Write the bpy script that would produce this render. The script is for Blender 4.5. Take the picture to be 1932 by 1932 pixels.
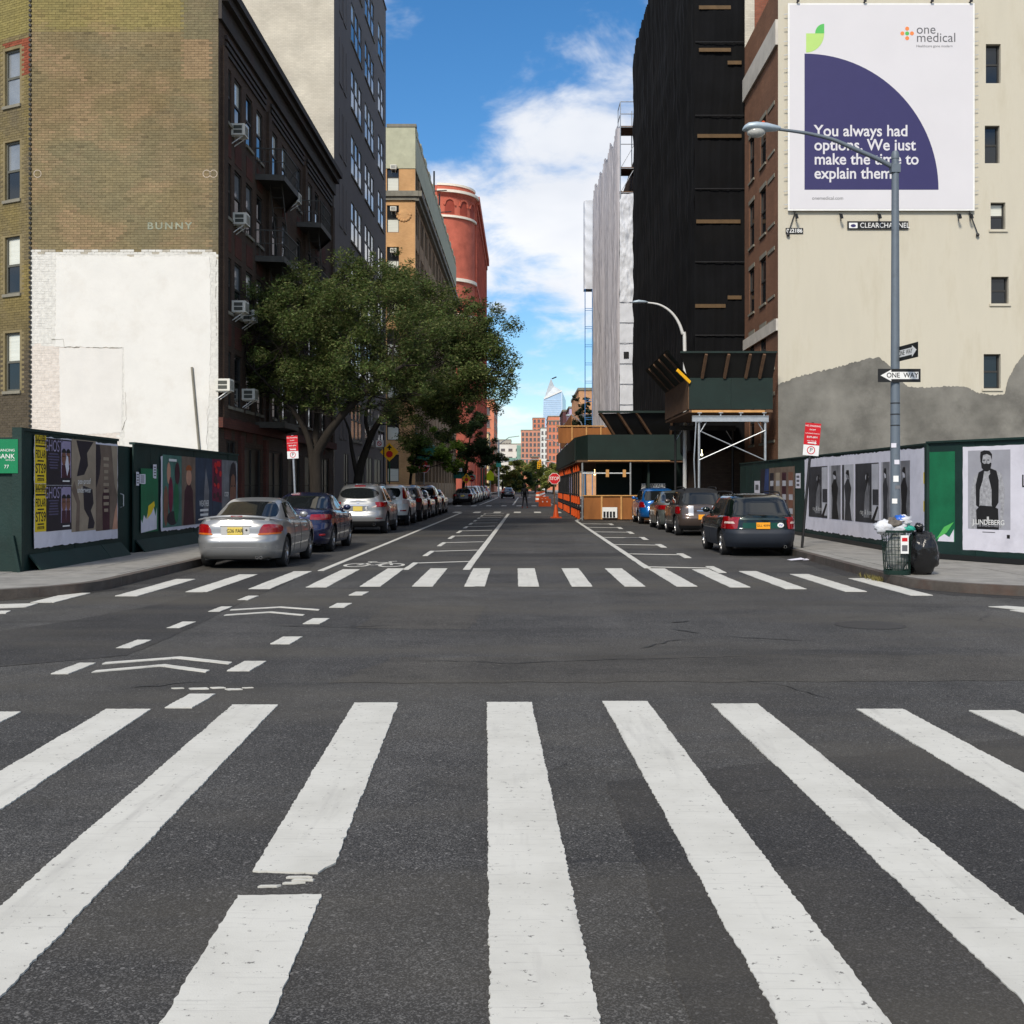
import bpy, bmesh, math, random
import numpy as np
from mathutils import Vector, Matrix, noise as mnoise

random.seed(7)
rng = np.random.default_rng(7)
scene = bpy.context.scene
COL = scene.collection
for o in list(bpy.data.objects):
    bpy.data.objects.remove(o)

# ------------------------------------------------------------------ camera
F = 2158.0            # focal length in units of a 1932 px wide frame
U0, V0 = 988.0, 918.0 # vanishing point of the street
CAMH = 1.6
cd = bpy.data.cameras.new('camera')
cam = bpy.data.objects.new('camera', cd)
COL.objects.link(cam)
cam.location = (0, 0, CAMH)
cam.rotation_euler = (math.radians(90), 0, 0)
cd.sensor_width = 36
cd.sensor_fit = 'HORIZONTAL'
cd.lens = 36 * F / 1932.0
cd.shift_x = -(U0 - 966.0) / 1932.0
cd.shift_y = -(966.0 - V0) / 1932.0
cd.clip_start = 0.1
cd.clip_end = 6000
scene.camera = cam
scene.render.resolution_x = 1024
scene.render.resolution_y = 1024

# ------------------------------------------------------------------ light
SUN_EL = math.radians(40)
SUN_AZ = math.radians(19)     # behind the camera, this far round to the left
sl = bpy.data.lights.new('sun', 'SUN')
sl.energy = 3.4
sl.angle = math.radians(11)
sl.color = (1.0, 0.92, 0.79)
sun = bpy.data.objects.new('sun', sl)
COL.objects.link(sun)
to_sun = Vector((-math.sin(SUN_AZ) * math.cos(SUN_EL), -math.cos(SUN_AZ) * math.cos(SUN_EL), math.sin(SUN_EL)))
sun.rotation_euler = (-to_sun).to_track_quat('-Z', 'Y').to_euler()
sun.location = (0, 0, 80)

world = bpy.data.worlds.new('World')
scene.world = world
world.use_nodes = True
wn, wl = world.node_tree.nodes, world.node_tree.links
wn.clear()
w_out = wn.new('ShaderNodeOutputWorld')
w_bg = wn.new('ShaderNodeBackground')
w_sky = wn.new('ShaderNodeTexSky')
w_sky.sky_type = 'NISHITA'
w_sky.sun_disc = False
w_sky.sun_elevation = SUN_EL
w_sky.sun_rotation = math.pi + SUN_AZ
w_sky.air_density = 1.0
w_sky.dust_density = 0.35
w_sky.ozone_density = 4.0
w_bg.inputs['Strength'].default_value = 0.11
# clouds: noise on a flat layer overhead, mixed over the clear sky
w_tc = wn.new('ShaderNodeTexCoord')
w_sep = wn.new('ShaderNodeSeparateXYZ')
wl.new(w_tc.outputs['Generated'], w_sep.inputs[0])
def wmath(op, a, b=None, clamp=False):
    n = wn.new('ShaderNodeMath'); n.operation = op; n.use_clamp = clamp
    for i, s in enumerate((a, b)):
        if s is None: continue
        if isinstance(s, (int, float)): n.inputs[i].default_value = s
        else: wl.new(s, n.inputs[i])
    return n.outputs[0]
zc = wmath('ADD', wmath('MAXIMUM', w_sep.outputs['Z'], 0.0), 0.34)
w_x = wmath('DIVIDE', w_sep.outputs['X'], zc)
w_y = wmath('DIVIDE', w_sep.outputs['Y'], zc)
w_comb = wn.new('ShaderNodeCombineXYZ')
wl.new(w_x, w_comb.inputs[0]); wl.new(w_y, w_comb.inputs[1])
def wnoise(scale, detail, rough, off, dist=0.0):
    mp = wn.new('ShaderNodeMapping'); mp.inputs['Location'].default_value = off
    wl.new(w_comb.outputs[0], mp.inputs['Vector'])
    n = wn.new('ShaderNodeTexNoise'); n.noise_dimensions = '3D'
    n.inputs['Scale'].default_value = scale; n.inputs['Detail'].default_value = detail
    n.inputs['Roughness'].default_value = rough; n.inputs['Distortion'].default_value = dist
    wl.new(mp.outputs[0], n.inputs['Vector'])
    return n.outputs['Fac']
CLOUD_OFF = (9.9, 1.5, 4.4)
CL0, CL1 = 0.41, 0.61
c_big = wnoise(2.3, 7.0, 0.52, CLOUD_OFF, 0.15)
c_fine = wnoise(9.0, 5.0, 0.6, (9.0, 2.0, 4.0), 0.3)
c_sum = wmath('ADD', c_big, wmath('MULTIPLY', wmath('SUBTRACT', c_fine, 0.5), 0.40))
w_ramp = wn.new('ShaderNodeValToRGB')
w_ramp.color_ramp.elements[0].position = CL0; w_ramp.color_ramp.elements[0].color = (0, 0, 0, 1)
w_ramp.color_ramp.elements[1].position = CL1; w_ramp.color_ramp.elements[1].color = (1, 1, 1, 1)
w_ramp.color_ramp.interpolation = 'EASE'
wl.new(c_sum, w_ramp.inputs[0])
# cloud colour: bright body with greyer thick parts
w_cr = wn.new('ShaderNodeValToRGB')
w_cr.color_ramp.elements[0].position = 0.35; w_cr.color_ramp.elements[0].color = (8.8, 8.9, 9.1, 1)
w_cr.color_ramp.elements[1].position = 0.65; w_cr.color_ramp.elements[1].color = (7.0, 7.3, 7.9, 1)
wl.new(wnoise(3.4, 4.0, 0.5, (1.3, 7.7, 2.0)), w_cr.inputs[0])
w_mix = wn.new('ShaderNodeMix'); w_mix.data_type = 'RGBA'
w_hsv = wn.new('ShaderNodeHueSaturation'); w_hsv.inputs['Saturation'].default_value = 1.26; w_hsv.inputs['Value'].default_value = 1.15
wl.new(w_sky.outputs[0], w_hsv.inputs['Color'])
wl.new(w_ramp.outputs[0], w_mix.inputs['Factor'])
wl.new(w_hsv.outputs[0], w_mix.inputs['A'])
wl.new(w_cr.outputs[0], w_mix.inputs['B'])
wl.new(w_mix.outputs['Result'], w_bg.inputs['Color'])
wl.new(w_bg.outputs[0], w_out.inputs['Surface'])

scene.cycles.max_bounces = 5
scene.cycles.diffuse_bounces = 3
scene.cycles.glossy_bounces = 3
scene.cycles.transmission_bounces = 2
scene.cycles.transparent_max_bounces = 4
scene.cycles.caustics_reflective = False
scene.cycles.caustics_refractive = False
scene.cycles.sample_clamp_indirect = 4.0
scene.view_settings.view_transform = 'Standard'
scene.view_settings.look = 'None'
scene.view_settings.exposure = 0.12
scene.view_settings.gamma = 1.0
scene.view_settings.use_curve_mapping = False

# ------------------------------------------------------------------ measuring
def PX(u, Y): return (u - U0) * Y / F
def PZ(v, Y): return CAMH + (V0 - v) * Y / F
def YX(u, X): return X * F / (u - U0)        # depth at which the plane x = X is seen in column u
def GY(v, z=0.0): return (CAMH - z) * F / (v - V0)
def s2l(c):
    c = c / 255.0
    return c / 12.92 if c <= 0.04045 else ((c + 0.055) / 1.055) ** 2.4
def C(r, g, b): return (s2l(r), s2l(g), s2l(b))

# ------------------------------------------------------------------ objects
WPOS = {}
def wp(o): return WPOS.get(o.name, Vector((0, 0, 0)))
def tag(o, label=None, cat=None, group=None, kind=None):
    if label: o['label'] = label
    if cat: o['category'] = cat
    if group: o['group'] = group
    if kind: o['kind'] = kind
    return o
def empty(name, loc, label=None, cat=None, group=None, rotz=0.0):
    o = bpy.data.objects.new(name, None)
    o.empty_display_size = 0.2
    COL.objects.link(o)
    o.location = loc
    o.rotation_euler = (0, 0, rotz)
    WPOS[o.name] = Vector(loc)
    return tag(o, label, cat, group)
def put(mesh, name, parent, loc=(0, 0, 0), rotz=0.0, rot=None, scale=None):
    o = bpy.data.objects.new(name, mesh)
    COL.objects.link(o)
    o.parent = parent
    o.location = loc
    o.rotation_euler = rot if rot else (0, 0, rotz)
    if scale: o.scale = scale
    return o
def copy_tree(o, parent=None):
    c = o.copy()
    COL.objects.link(c)
    c.parent = parent
    for ch in list(o.children):
        copy_tree(ch, c)
    return c

def spline(pts, k=5):
    P = [Vector(p) for p in pts]; n = len(P); out = []
    for i in range(n-1):
        p0, p1, p2, p3 = P[max(i-1,0)], P[i], P[i+1], P[min(i+2,n-1)]
        for j in range(k):
            t = j/k
            out.append(0.5*((2*p1)+(p2-p0)*t+(2*p0-5*p1+4*p2-p3)*t*t+(3*p1-p0-3*p2+p3)*t**3))
    return out + [P[-1]]
def ellipse_loft(stations, n=16):
    """stations (x, z, half width y, half height z) along x"""
    mb = MB(); vs = []; fs = []
    for (x, z, a, b) in stations:
        vs += [(x, a*math.cos(2*math.pi*k/n), z+b*math.sin(2*math.pi*k/n)) for k in range(n)]
    for i in range(len(stations)-1):
        fs += [(i*n+k, i*n+(k+1) % n, (i+1)*n+(k+1) % n, (i+1)*n+k) for k in range(n)]
    fs += [tuple(range(n)), tuple(range(len(vs)-n, len(vs)))]
    return mb.add(vs, fs)
class MB:
    def __init__(s):
        s.v = []; s.f = []; s.mi = []
    def add(s, vs, fs, m=0):
        b = len(s.v)
        s.v.extend([tuple(p) for p in vs])
        for f in fs:
            s.f.append(tuple(b + i for i in f)); s.mi.append(m)
        return s
    def box(s, x0, x1, y0, y1, z0, z1, m=0):
        return s.add([(x0,y0,z0),(x1,y0,z0),(x1,y1,z0),(x0,y1,z0),(x0,y0,z1),(x1,y0,z1),(x1,y1,z1),(x0,y1,z1)],
            [(0,3,2,1),(4,5,6,7),(0,1,5,4),(1,2,6,5),(2,3,7,6),(3,0,4,7)], m)
    def obox(s, c, size, mat, m=0):
        hx, hy, hz = size[0]/2, size[1]/2, size[2]/2
        b = MB().box(-hx,hx,-hy,hy,-hz,hz)
        return s.add([Vector(c) + mat @ Vector(p) for p in b.v], b.f, m)
    def bar(s, p0, p1, w, h, m=0):
        p0, p1 = Vector(p0), Vector(p1)
        d = p1 - p0; L = d.length; d.normalize()
        up = Vector((0,0,1)) if abs(d.z) < 0.95 else Vector((0,1,0))
        r = d.cross(up).normalized(); u = r.cross(d).normalized()
        M = Matrix((d, r, u)).transposed()
        return s.obox((p0+p1)/2, (L, w, h), M, m)
    def tube(s, pts, r, n=8, caps=True, m=0):
        pts = [Vector(p) for p in pts]
        rs = r if isinstance(r, (list, tuple)) else [r]*len(pts)
        vs = []; fs = []
        prev = None
        for i, p in enumerate(pts):
            d = (pts[min(i+1,len(pts)-1)] - pts[max(i-1,0)])
            if d.length < 1e-9: d = Vector((0,0,1))
            d.normalize()
            if prev is None:
                a = Vector((0,0,1)) if abs(d.z) < 0.9 else Vector((1,0,0))
                x = d.cross(a).normalized()
            else:
                x = (prev - d * prev.dot(d))
                x = x.normalized() if x.length > 1e-6 else d.cross(Vector((1,0,0))).normalized()
            prev = x
            y = d.cross(x)
            for k in range(n):
                t = 2*math.pi*k/n
                vs.append(p + (x*math.cos(t) + y*math.sin(t))*rs[i])
        for i in range(len(pts)-1):
            for k in range(n):
                a = i*n+k; b = i*n+(k+1)%n
                fs.append((a, b, b+n, a+n))
        if caps:
            fs.append(tuple(reversed(range(n))))
            fs.append(tuple(range((len(pts)-1)*n, len(pts)*n)))
        return s.add(vs, fs, m)
    def cyl(s, p0, p1, r, n=12, m=0, r1=None):
        return s.tube([p0, p1], [r, r if r1 is None else r1], n, True, m)
    def lathe(s, prof, n=24, c=(0,0,0), axis='Z', m=0, closed=False):
        vs = []; fs = []
        for (r, h) in prof:
            for k in range(n):
                t = 2*math.pi*k/n
                a, b = r*math.cos(t), r*math.sin(t)
                p = (a, b, h) if axis == 'Z' else ((h, a, b) if axis == 'X' else (a, h, b))
                vs.append((p[0]+c[0], p[1]+c[1], p[2]+c[2]))
        for i in range(len(prof)-1):
            for k in range(n):
                a = i*n+k; b = i*n+(k+1)%n
                fs.append((a, b, b+n, a+n))
        if closed:
            fs.append(tuple(reversed(range(n)))); fs.append(tuple(range((len(prof)-1)*n, len(prof)*n)))
        return s.add(vs, fs, m)
    def sphere(s, c, r, nu=16, nv=10, m=0, fn=None):
        if not isinstance(r, (tuple, list)): r = (r, r, r)
        vs = []; fs = []
        for j in range(nv+1):
            ph = math.pi*j/nv
            for i in range(nu):
                t = 2*math.pi*i/nu
                d = Vector((math.sin(ph)*math.cos(t), math.sin(ph)*math.sin(t), math.cos(ph)))
                k = fn(d) if fn else 1.0
                vs.append((c[0]+d.x*r[0]*k, c[1]+d.y*r[1]*k, c[2]+d.z*r[2]*k))
        for j in range(nv):
            for i in range(nu):
                a = j*nu+i; b = j*nu+(i+1)%nu
                fs.append((a, a+nu, b+nu, b))
        return s.add(vs, fs, m)
    def grid(s, fn, nu, nv, m=0):
        vs = [fn(i/nu, j/nv) for j in range(nv+1) for i in range(nu+1)]
        fs = []
        for j in range(nv):
            for i in range(nu):
                a = j*(nu+1)+i
                fs.append((a, a+1, a+nu+2, a+nu+1))
        return s.add(vs, fs, m)
    def prism(s, pts, y0, y1, m=0):
        """polygon in (x, z), solid between y0 (front) and y1"""
        n = len(pts)
        vs = [(x, y0, z) for x, z in pts] + [(x, y1, z) for x, z in pts]
        fs = [tuple(range(n)), tuple(reversed(range(n, 2*n)))]
        for i in range(n):
            j = (i+1) % n
            fs.append((i, i+n, j+n, j))
        return s.add(vs, fs, m)
    def slab(s, pts, z0, z1, m=0):
        """polygon in (x, y), solid between z0 and z1"""
        n = len(pts)
        vs = [(x, y, z0) for x, y in pts] + [(x, y, z1) for x, y in pts]
        fs = [tuple(reversed(range(n))), tuple(range(n, 2*n))]
        for i in range(n):
            j = (i+1) % n
            fs.append((i, j, j+n, i+n))
        return s.add(vs, fs, m)
    def mesh(s, name, mat=None, smooth=False, org=(0,0,0), recalc=True):
        me = bpy.data.meshes.new(name)
        ox, oy, oz = org
        me.from_pydata([(x-ox, y-oy, z-oz) for x, y, z in s.v], [], s.f)
        mats = mat if isinstance(mat, (list, tuple)) else [mat]
        for mm in mats:
            if mm is not None: me.materials.append(mm)
        if len(mats) > 1:
            me.polygons.foreach_set('material_index', s.mi)
        if recalc:
            bm = bmesh.new(); bm.from_mesh(me)
            bmesh.ops.recalc_face_normals(bm, faces=bm.faces)
            bm.to_mesh(me); bm.free()
        if smooth:
            me.polygons.foreach_set('use_smooth', [True]*len(me.polygons))
            if smooth != True:
                try: me.set_sharp_from_angle(angle=math.radians(smooth))
                except Exception: pass
        me.update()
        return me
    def build(s, name, mat, parent=None, smooth=False, loc=None, recalc=True):
        """world-space vertices; a top-level object gets its origin at its base"""
        if parent is None:
            if loc is None:
                xs = [p[0] for p in s.v]; ys = [p[1] for p in s.v]; zs = [p[2] for p in s.v]
                loc = ((min(xs)+max(xs))/2, (min(ys)+max(ys))/2, min(zs))
            o = put(s.mesh(name, mat, smooth, loc, recalc), name, None, loc)
            WPOS[o.name] = Vector(loc)
        else:
            w = wp(parent)
            o = put(s.mesh(name, mat, smooth, w, recalc), name, parent)
            WPOS[o.name] = w
        return o
    def part(s, name, mat, parent, smooth=False, loc=(0,0,0), rotz=0.0):
        """vertices already in the parent's own frame"""
        return put(s.mesh(name, mat, smooth), name, parent, loc, rotz)

# ------------------------------------------------------------------ materials
MATS = {}
def mat(name, col, rough=0.8, metal=0.0, var=0.12, vscale=1.5, bump=0.0, bscale=40.0, spec=0.35,
        dirt=None, dirt_amt=0.0, dirt_scale=0.7, coat=0.0, coords='Object', rnd=0.0, stretch=None, emit=None, trans=0.0):
    if name in MATS: return MATS[name]
    m = bpy.data.materials.new(name)
    m.use_nodes = True
    n, l = m.node_tree.nodes, m.node_tree.links
    b = n['Principled BSDF']
    b.inputs['Roughness'].default_value = rough
    b.inputs['Metallic'].default_value = metal
    b.inputs['Specular IOR Level'].default_value = spec
    if coat: b.inputs['Coat Weight'].default_value = coat; b.inputs['Coat Roughness'].default_value = 0.04
    tc = n.new('ShaderNodeTexCoord')
    vec = tc.outputs[coords]
    if rnd or stretch:
        mp = n.new('ShaderNodeMapping')
        l.new(vec, mp.inputs['Vector'])
        if stretch: mp.inputs['Scale'].default_value = stretch
        if rnd:
            oi = n.new('ShaderNodeObjectInfo')
            vm = n.new('ShaderNodeVectorMath'); vm.operation = 'SCALE'
            vm.inputs[0].default_value = (37.0, 53.0, 71.0)
            l.new(oi.outputs['Random'], vm.inputs['Scale'])
            l.new(vm.outputs[0], mp.inputs['Location'])
        vec = mp.outputs[0]
    col4 = (*col, 1)
    cur = None
    if var > 0:
        nz = n.new('ShaderNodeTexNoise')
        nz.inputs['Scale'].default_value = vscale; nz.inputs['Detail'].default_value = 5; nz.inputs['Roughness'].default_value = 0.62
        l.new(vec, nz.inputs['Vector'])
        rp = n.new('ShaderNodeValToRGB')
        rp.color_ramp.elements[0].position = 0.28; rp.color_ramp.elements[1].position = 0.72
        rp.color_ramp.elements[0].color = (*[c*(1-var) for c in col], 1)
        rp.color_ramp.elements[1].color = (*[min(c*(1+var), 0.95) for c in col], 1)
        l.new(nz.outputs['Fac'], rp.inputs[0])
        cur = rp.outputs[0]
    if dirt is not None and dirt_amt > 0:
        nz2 = n.new('ShaderNodeTexNoise')
        nz2.inputs['Scale'].default_value = dirt_scale; nz2.inputs['Detail'].default_value = 6; nz2.inputs['Roughness'].default_value = 0.7
        l.new(vec, nz2.inputs['Vector'])
        rp2 = n.new('ShaderNodeValToRGB')
        rp2.color_ramp.elements[0].position = 0.5; rp2.color_ramp.elements[0].color = (0,0,0,1)
        rp2.color_ramp.elements[1].position = 0.72; rp2.color_ramp.elements[1].color = (dirt_amt,)*3 + (1,)
        l.new(nz2.outputs['Fac'], rp2.inputs[0])
        mx = n.new('ShaderNodeMix'); mx.data_type = 'RGBA'
        l.new(rp2.outputs[0], mx.inputs['Factor'])
        if cur is None: mx.inputs['A'].default_value = col4
        else: l.new(cur, mx.inputs['A'])
        mx.inputs['B'].default_value = (*dirt, 1)
        cur = mx.outputs['Result']
    if cur is None: b.inputs['Base Color'].default_value = col4
    else: l.new(cur, b.inputs['Base Color'])
    if bump > 0:
        nb = n.new('ShaderNodeTexNoise')
        nb.inputs['Scale'].default_value = bscale; nb.inputs['Detail'].default_value = 5
        l.new(vec, nb.inputs['Vector'])
        bp = n.new('ShaderNodeBump'); bp.inputs['Strength'].default_value = bump; bp.inputs['Distance'].default_value = 0.02
        l.new(nb.outputs['Fac'], bp.inputs['Height'])
        l.new(bp.outputs[0], b.inputs['Normal'])
    if emit:
        b.inputs['Emission Color'].default_value = (*emit[0], 1)
        b.inputs['Emission Strength'].default_value = emit[1]
    if trans: b.inputs['Transmission Weight'].default_value = trans
    MATS[name] = m
    m['bsdf'] = b.name
    return m

def brick_mat(name, c1, c2, mortar, scale=1.0, bump=0.5, rough=0.9, dirt=None, dirt_amt=0.0, bw=0.21, bh=0.075):
    """brick courses drawn in the wall's own x (along) and z (up)"""
    if name in MATS: return MATS[name]
    m = bpy.data.materials.new(name); m.use_nodes = True
    n, l = m.node_tree.nodes, m.node_tree.links
    b = n['Principled BSDF']; b.inputs['Roughness'].default_value = rough; b.inputs['Specular IOR Level'].default_value = 0.25
    tc = n.new('ShaderNodeTexCoord')
    sp = n.new('ShaderNodeSeparateXYZ'); l.new(tc.outputs['Object'], sp.inputs[0])
    ad = n.new('ShaderNodeMath'); ad.operation = 'ADD'
    l.new(sp.outputs['X'], ad.inputs[0]); l.new(sp.outputs['Y'], ad.inputs[1])
    cb = n.new('ShaderNodeCombineXYZ'); l.new(ad.outputs[0], cb.inputs[0]); l.new(sp.outputs['Z'], cb.inputs[1])
    br = n.new('ShaderNodeTexBrick')
    br.inputs['Scale'].default_value = 1.0
    br.inputs['Brick Width'].default_value = bw; br.inputs['Row Height'].default_value = bh
    br.inputs['Mortar Size'].default_value = 0.006; br.inputs['Mortar Smooth'].default_value = 0.3
    br.inputs['Color1'].default_value = (*c1, 1); br.inputs['Color2'].default_value = (*c2, 1); br.inputs['Mortar'].default_value = (*mortar, 1)
    l.new(cb.outputs[0], br.inputs['Vector'])
    nz = n.new('ShaderNodeTexNoise'); nz.inputs['Scale'].default_value = 0.6; nz.inputs['Detail'].default_value = 8
    l.new(tc.outputs['Object'], nz.inputs['Vector'])
    rp = n.new('ShaderNodeValToRGB')
    rp.color_ramp.elements[0].position = 0.3; rp.color_ramp.elements[0].color = (0.78,0.78,0.78,1)
    rp.color_ramp.elements[1].position = 0.7; rp.color_ramp.elements[1].color = (1.12,1.12,1.12,1)
    l.new(nz.outputs['Fac'], rp.inputs[0])
    mx = n.new('ShaderNodeMix'); mx.data_type = 'RGBA'; mx.blend_type = 'MULTIPLY'; mx.inputs['Factor'].default_value = 1
    l.new(br.outputs['Color'], mx.inputs['A']); l.new(rp.outputs[0], mx.inputs['B'])
    cur = mx.outputs['Result']
    if dirt is not None:
        nz2 = n.new('ShaderNodeTexNoise'); nz2.inputs['Scale'].default_value = 0.35; nz2.inputs['Detail'].default_value = 9; nz2.inputs['Roughness'].default_value = 0.68
        l.new(tc.outputs['Object'], nz2.inputs['Vector'])
        rp2 = n.new('ShaderNodeValToRGB')
        rp2.color_ramp.elements[0].position = 0.48; rp2.color_ramp.elements[0].color = (0,0,0,1)
        rp2.color_ramp.elements[1].position = 0.7; rp2.color_ramp.elements[1].color = (dirt_amt,)*3 + (1,)
        l.new(nz2.outputs['Fac'], rp2.inputs[0])
        m2 = n.new('ShaderNodeMix'); m2.data_type = 'RGBA'
        l.new(rp2.outputs[0], m2.inputs['Factor']); l.new(cur, m2.inputs['A']); m2.inputs['B'].default_value = (*dirt, 1)
        cur = m2.outputs['Result']
    l.new(cur, b.inputs['Base Color'])
    bp = n.new('ShaderNodeBump'); bp.inputs['Strength'].default_value = bump; bp.inputs['Distance'].default_value = 0.012; bp.invert = True
    l.new(br.outputs['Fac'], bp.inputs['Height']); l.new(bp.outputs[0], b.inputs['Normal'])
    MATS[name] = m
    return m

def asphalt_mat(name, base, light, speck=1.0, crack=True):
    m = bpy.data.materials.new(name); m.use_nodes = True
    n, l = m.node_tree.nodes, m.node_tree.links
    b = n['Principled BSDF']; b.inputs['Roughness'].default_value = 0.82; b.inputs['Specular IOR Level'].default_value = 0.3
    tc = n.new('ShaderNodeTexCoord')
    def nz(scale, det=6, rough=0.6, src=None):
        t = n.new('ShaderNodeTexNoise'); t.inputs['Scale'].default_value = scale; t.inputs['Detail'].default_value = det; t.inputs['Roughness'].default_value = rough
        l.new(src or tc.outputs['Object'], t.inputs['Vector']); return t
    def ramp(src, p0, c0, p1, c1):
        r = n.new('ShaderNodeValToRGB'); r.color_ramp.elements[0].position = p0; r.color_ramp.elements[1].position = p1
        r.color_ramp.elements[0].color = (*c0, 1); r.color_ramp.elements[1].color = (*c1, 1)
        l.new(src, r.inputs[0]); return r.outputs[0]
    def mix(f, a, bb, mode='MIX'):
        x = n.new('ShaderNodeMix'); x.data_type = 'RGBA'; x.blend_type = mode
        for k, s in (('Factor', f), ('A', a), ('B', bb)):
            if isinstance(s, (int, float)): x.inputs[k].default_value = s
            elif isinstance(s, tuple): x.inputs[k].default_value = (*s, 1)
            else: l.new(s, x.inputs[k])
        return x.outputs['Result']
    big = ramp(nz(0.22, 5, 0.65).outputs['Fac'], 0.3, base, 0.7, light)
    mid = ramp(nz(1.9, 6, 0.7).outputs['Fac'], 0.3, (0.8,)*3, 0.72, (1.2,)*3)
    cur = mix(1.0, big, mid, 'MULTIPLY')
    mpt = n.new('ShaderNodeMapping'); mpt.inputs['Scale'].default_value = (1.1, 0.05, 1); l.new(tc.outputs['Object'], mpt.inputs['Vector'])
    cur = mix(1.0, cur, ramp(nz(1.0, 3, 0.5, mpt.outputs[0]).outputs['Fac'], 0.3, (0.82,)*3, 0.7, (1.18,)*3), 'MULTIPLY')
    # stone chips in the binder
    vo = n.new('ShaderNodeTexVoronoi'); vo.inputs['Scale'].default_value = 190
    l.new(tc.outputs['Object'], vo.inputs['Vector'])
    sp = n.new('ShaderNodeSeparateColor'); l.new(vo.outputs['Color'], sp.inputs[0])
    chips = ramp(sp.outputs['Red'], 0.5, (0.4,)*3, 1.0, (1.0 + 2.2*speck,)*3)
    cur = mix(0.75, cur, mix(1.0, cur, chips, 'MULTIPLY'))
    vo3 = n.new('ShaderNodeTexVoronoi'); vo3.inputs['Scale'].default_value = 100
    l.new(tc.outputs['Object'], vo3.inputs['Vector'])
    sp3 = n.new('ShaderNodeSeparateColor'); l.new(vo3.outputs['Color'], sp3.inputs[0])
    cur = mix(ramp(sp3.outputs['Green'], 0.965, (0,)*3, 0.985, (0.5*speck,)*3), cur, (0.27, 0.26, 0.25))
    # stains drawn out along the traffic
    mp = n.new('ShaderNodeMapping'); mp.inputs['Scale'].default_value = (0.28, 1.0, 1.0); l.new(tc.outputs['Object'], mp.inputs['Vector'])
    st = nz(0.75, 6, 0.62, mp.outputs[0]); st.inputs['Distortion'].default_value = 0.6
    cur = mix(ramp(st.outputs['Fac'], 0.54, (0,)*3, 0.74, (0.7,)*3), cur, tuple(c*0.42 for c in base))
    br = nz(0.42, 6, 0.6, mp.outputs[0])
    cur = mix(ramp(br.outputs['Fac'], 0.46, (0,)*3, 0.70, (0.75,)*3), cur, (0.080, 0.072, 0.058))
    if crack:
        wob = nz(1.3, 4, 0.5)
        vm = n.new('ShaderNodeVectorMath'); vm.operation = 'MULTIPLY_ADD'
        l.new(wob.outputs['Color'], vm.inputs[0]); vm.inputs[1].default_value = (0.9, 0.9, 0); l.new(tc.outputs['Object'], vm.inputs[2])
        v2 = n.new('ShaderNodeTexVoronoi'); v2.feature = 'DISTANCE_TO_EDGE'; v2.inputs['Scale'].default_value = 0.33
        l.new(vm.outputs[0], v2.inputs['Vector'])
        ln = ramp(v2.outputs['Distance'], 0.0, (1,)*3, 0.006, (0,)*3)
        msk = ramp(nz(0.3, 3, 0.5).outputs['Fac'], 0.5, (0,)*3, 0.6, (0.7,)*3)
        cur = mix(mix(1.0, ln, msk, 'MULTIPLY'), cur, (0.018, 0.018, 0.02))
    l.new(cur, b.inputs['Base Color'])
    nb = n.new('ShaderNodeTexNoise'); nb.inputs['Scale'].default_value = 95; nb.inputs['Detail'].default_value = 3
    l.new(tc.outputs['Object'], nb.inputs['Vector'])
    bp = n.new('ShaderNodeBump'); bp.inputs['Strength'].default_value = 0.55; bp.inputs['Distance'].default_value = 0.006
    l.new(nb.outputs['Fac'], bp.inputs['Height']); l.new(bp.outputs[0], b.inputs['Normal'])
    MATS[name] = m
    return m

def attr_mat(name, rough=0.9, attr='Col', bump=0.25, bscale=60, mult=1.0, obj=False, trans=False):
    m = bpy.data.materials.new(name); m.use_nodes = True
    n, l = m.node_tree.nodes, m.node_tree.links
    b = n['Principled BSDF']; b.inputs['Roughness'].default_value = rough; b.inputs['Specular IOR Level'].default_value = 0.25
    if obj:
        a = n.new('ShaderNodeObjectInfo'); src = a.outputs['Color']
    else:
        a = n.new('ShaderNodeAttribute'); a.attribute_name = attr; src = a.outputs['Color']
    tc = n.new('ShaderNodeTexCoord')
    nz = n.new('ShaderNodeTexNoise'); nz.inputs['Scale'].default_value = 9; nz.inputs['Detail'].default_value = 7
    l.new(tc.outputs['Object'], nz.inputs['Vector'])
    rp = n.new('ShaderNodeValToRGB'); rp.color_ramp.elements[0].position = 0.3; rp.color_ramp.elements[1].position = 0.7
    rp.color_ramp.elements[0].color = (0.85*mult,)*3+(1,); rp.color_ramp.elements[1].color = (1.12*mult,)*3+(1,)
    l.new(nz.outputs['Fac'], rp.inputs[0])
    mx = n.new('ShaderNodeMix'); mx.data_type = 'RGBA'; mx.blend_type = 'MULTIPLY'; mx.inputs['Factor'].default_value = 1
    l.new(src, mx.inputs['A']); l.new(rp.outputs[0], mx.inputs['B'])
    l.new(mx.outputs['Result'], b.inputs['Base Color'])
    if bump:
        nb = n.new('ShaderNodeTexNoise'); nb.inputs['Scale'].default_value = bscale; l.new(tc.outputs['Object'], nb.inputs['Vector'])
        bp = n.new('ShaderNodeBump'); bp.inputs['Strength'].default_value = bump; bp.inputs['Distance'].default_value = 0.01
        l.new(nb.outputs['Fac'], bp.inputs['Height']); l.new(bp.outputs[0], b.inputs['Normal'])
    if trans:
        t = n.new('ShaderNodeBsdfTranslucent'); l.new(mx.outputs['Result'], t.inputs['Color'])
        ms = n.new('ShaderNodeMixShader'); ms.inputs[0].default_value = 0.42
        l.new(b.outputs[0], ms.inputs[1]); l.new(t.outputs[0], ms.inputs[2])
        l.new(ms.outputs[0], n['Material Output'].inputs['Surface'])
    MATS[name] = m
    return m

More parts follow.
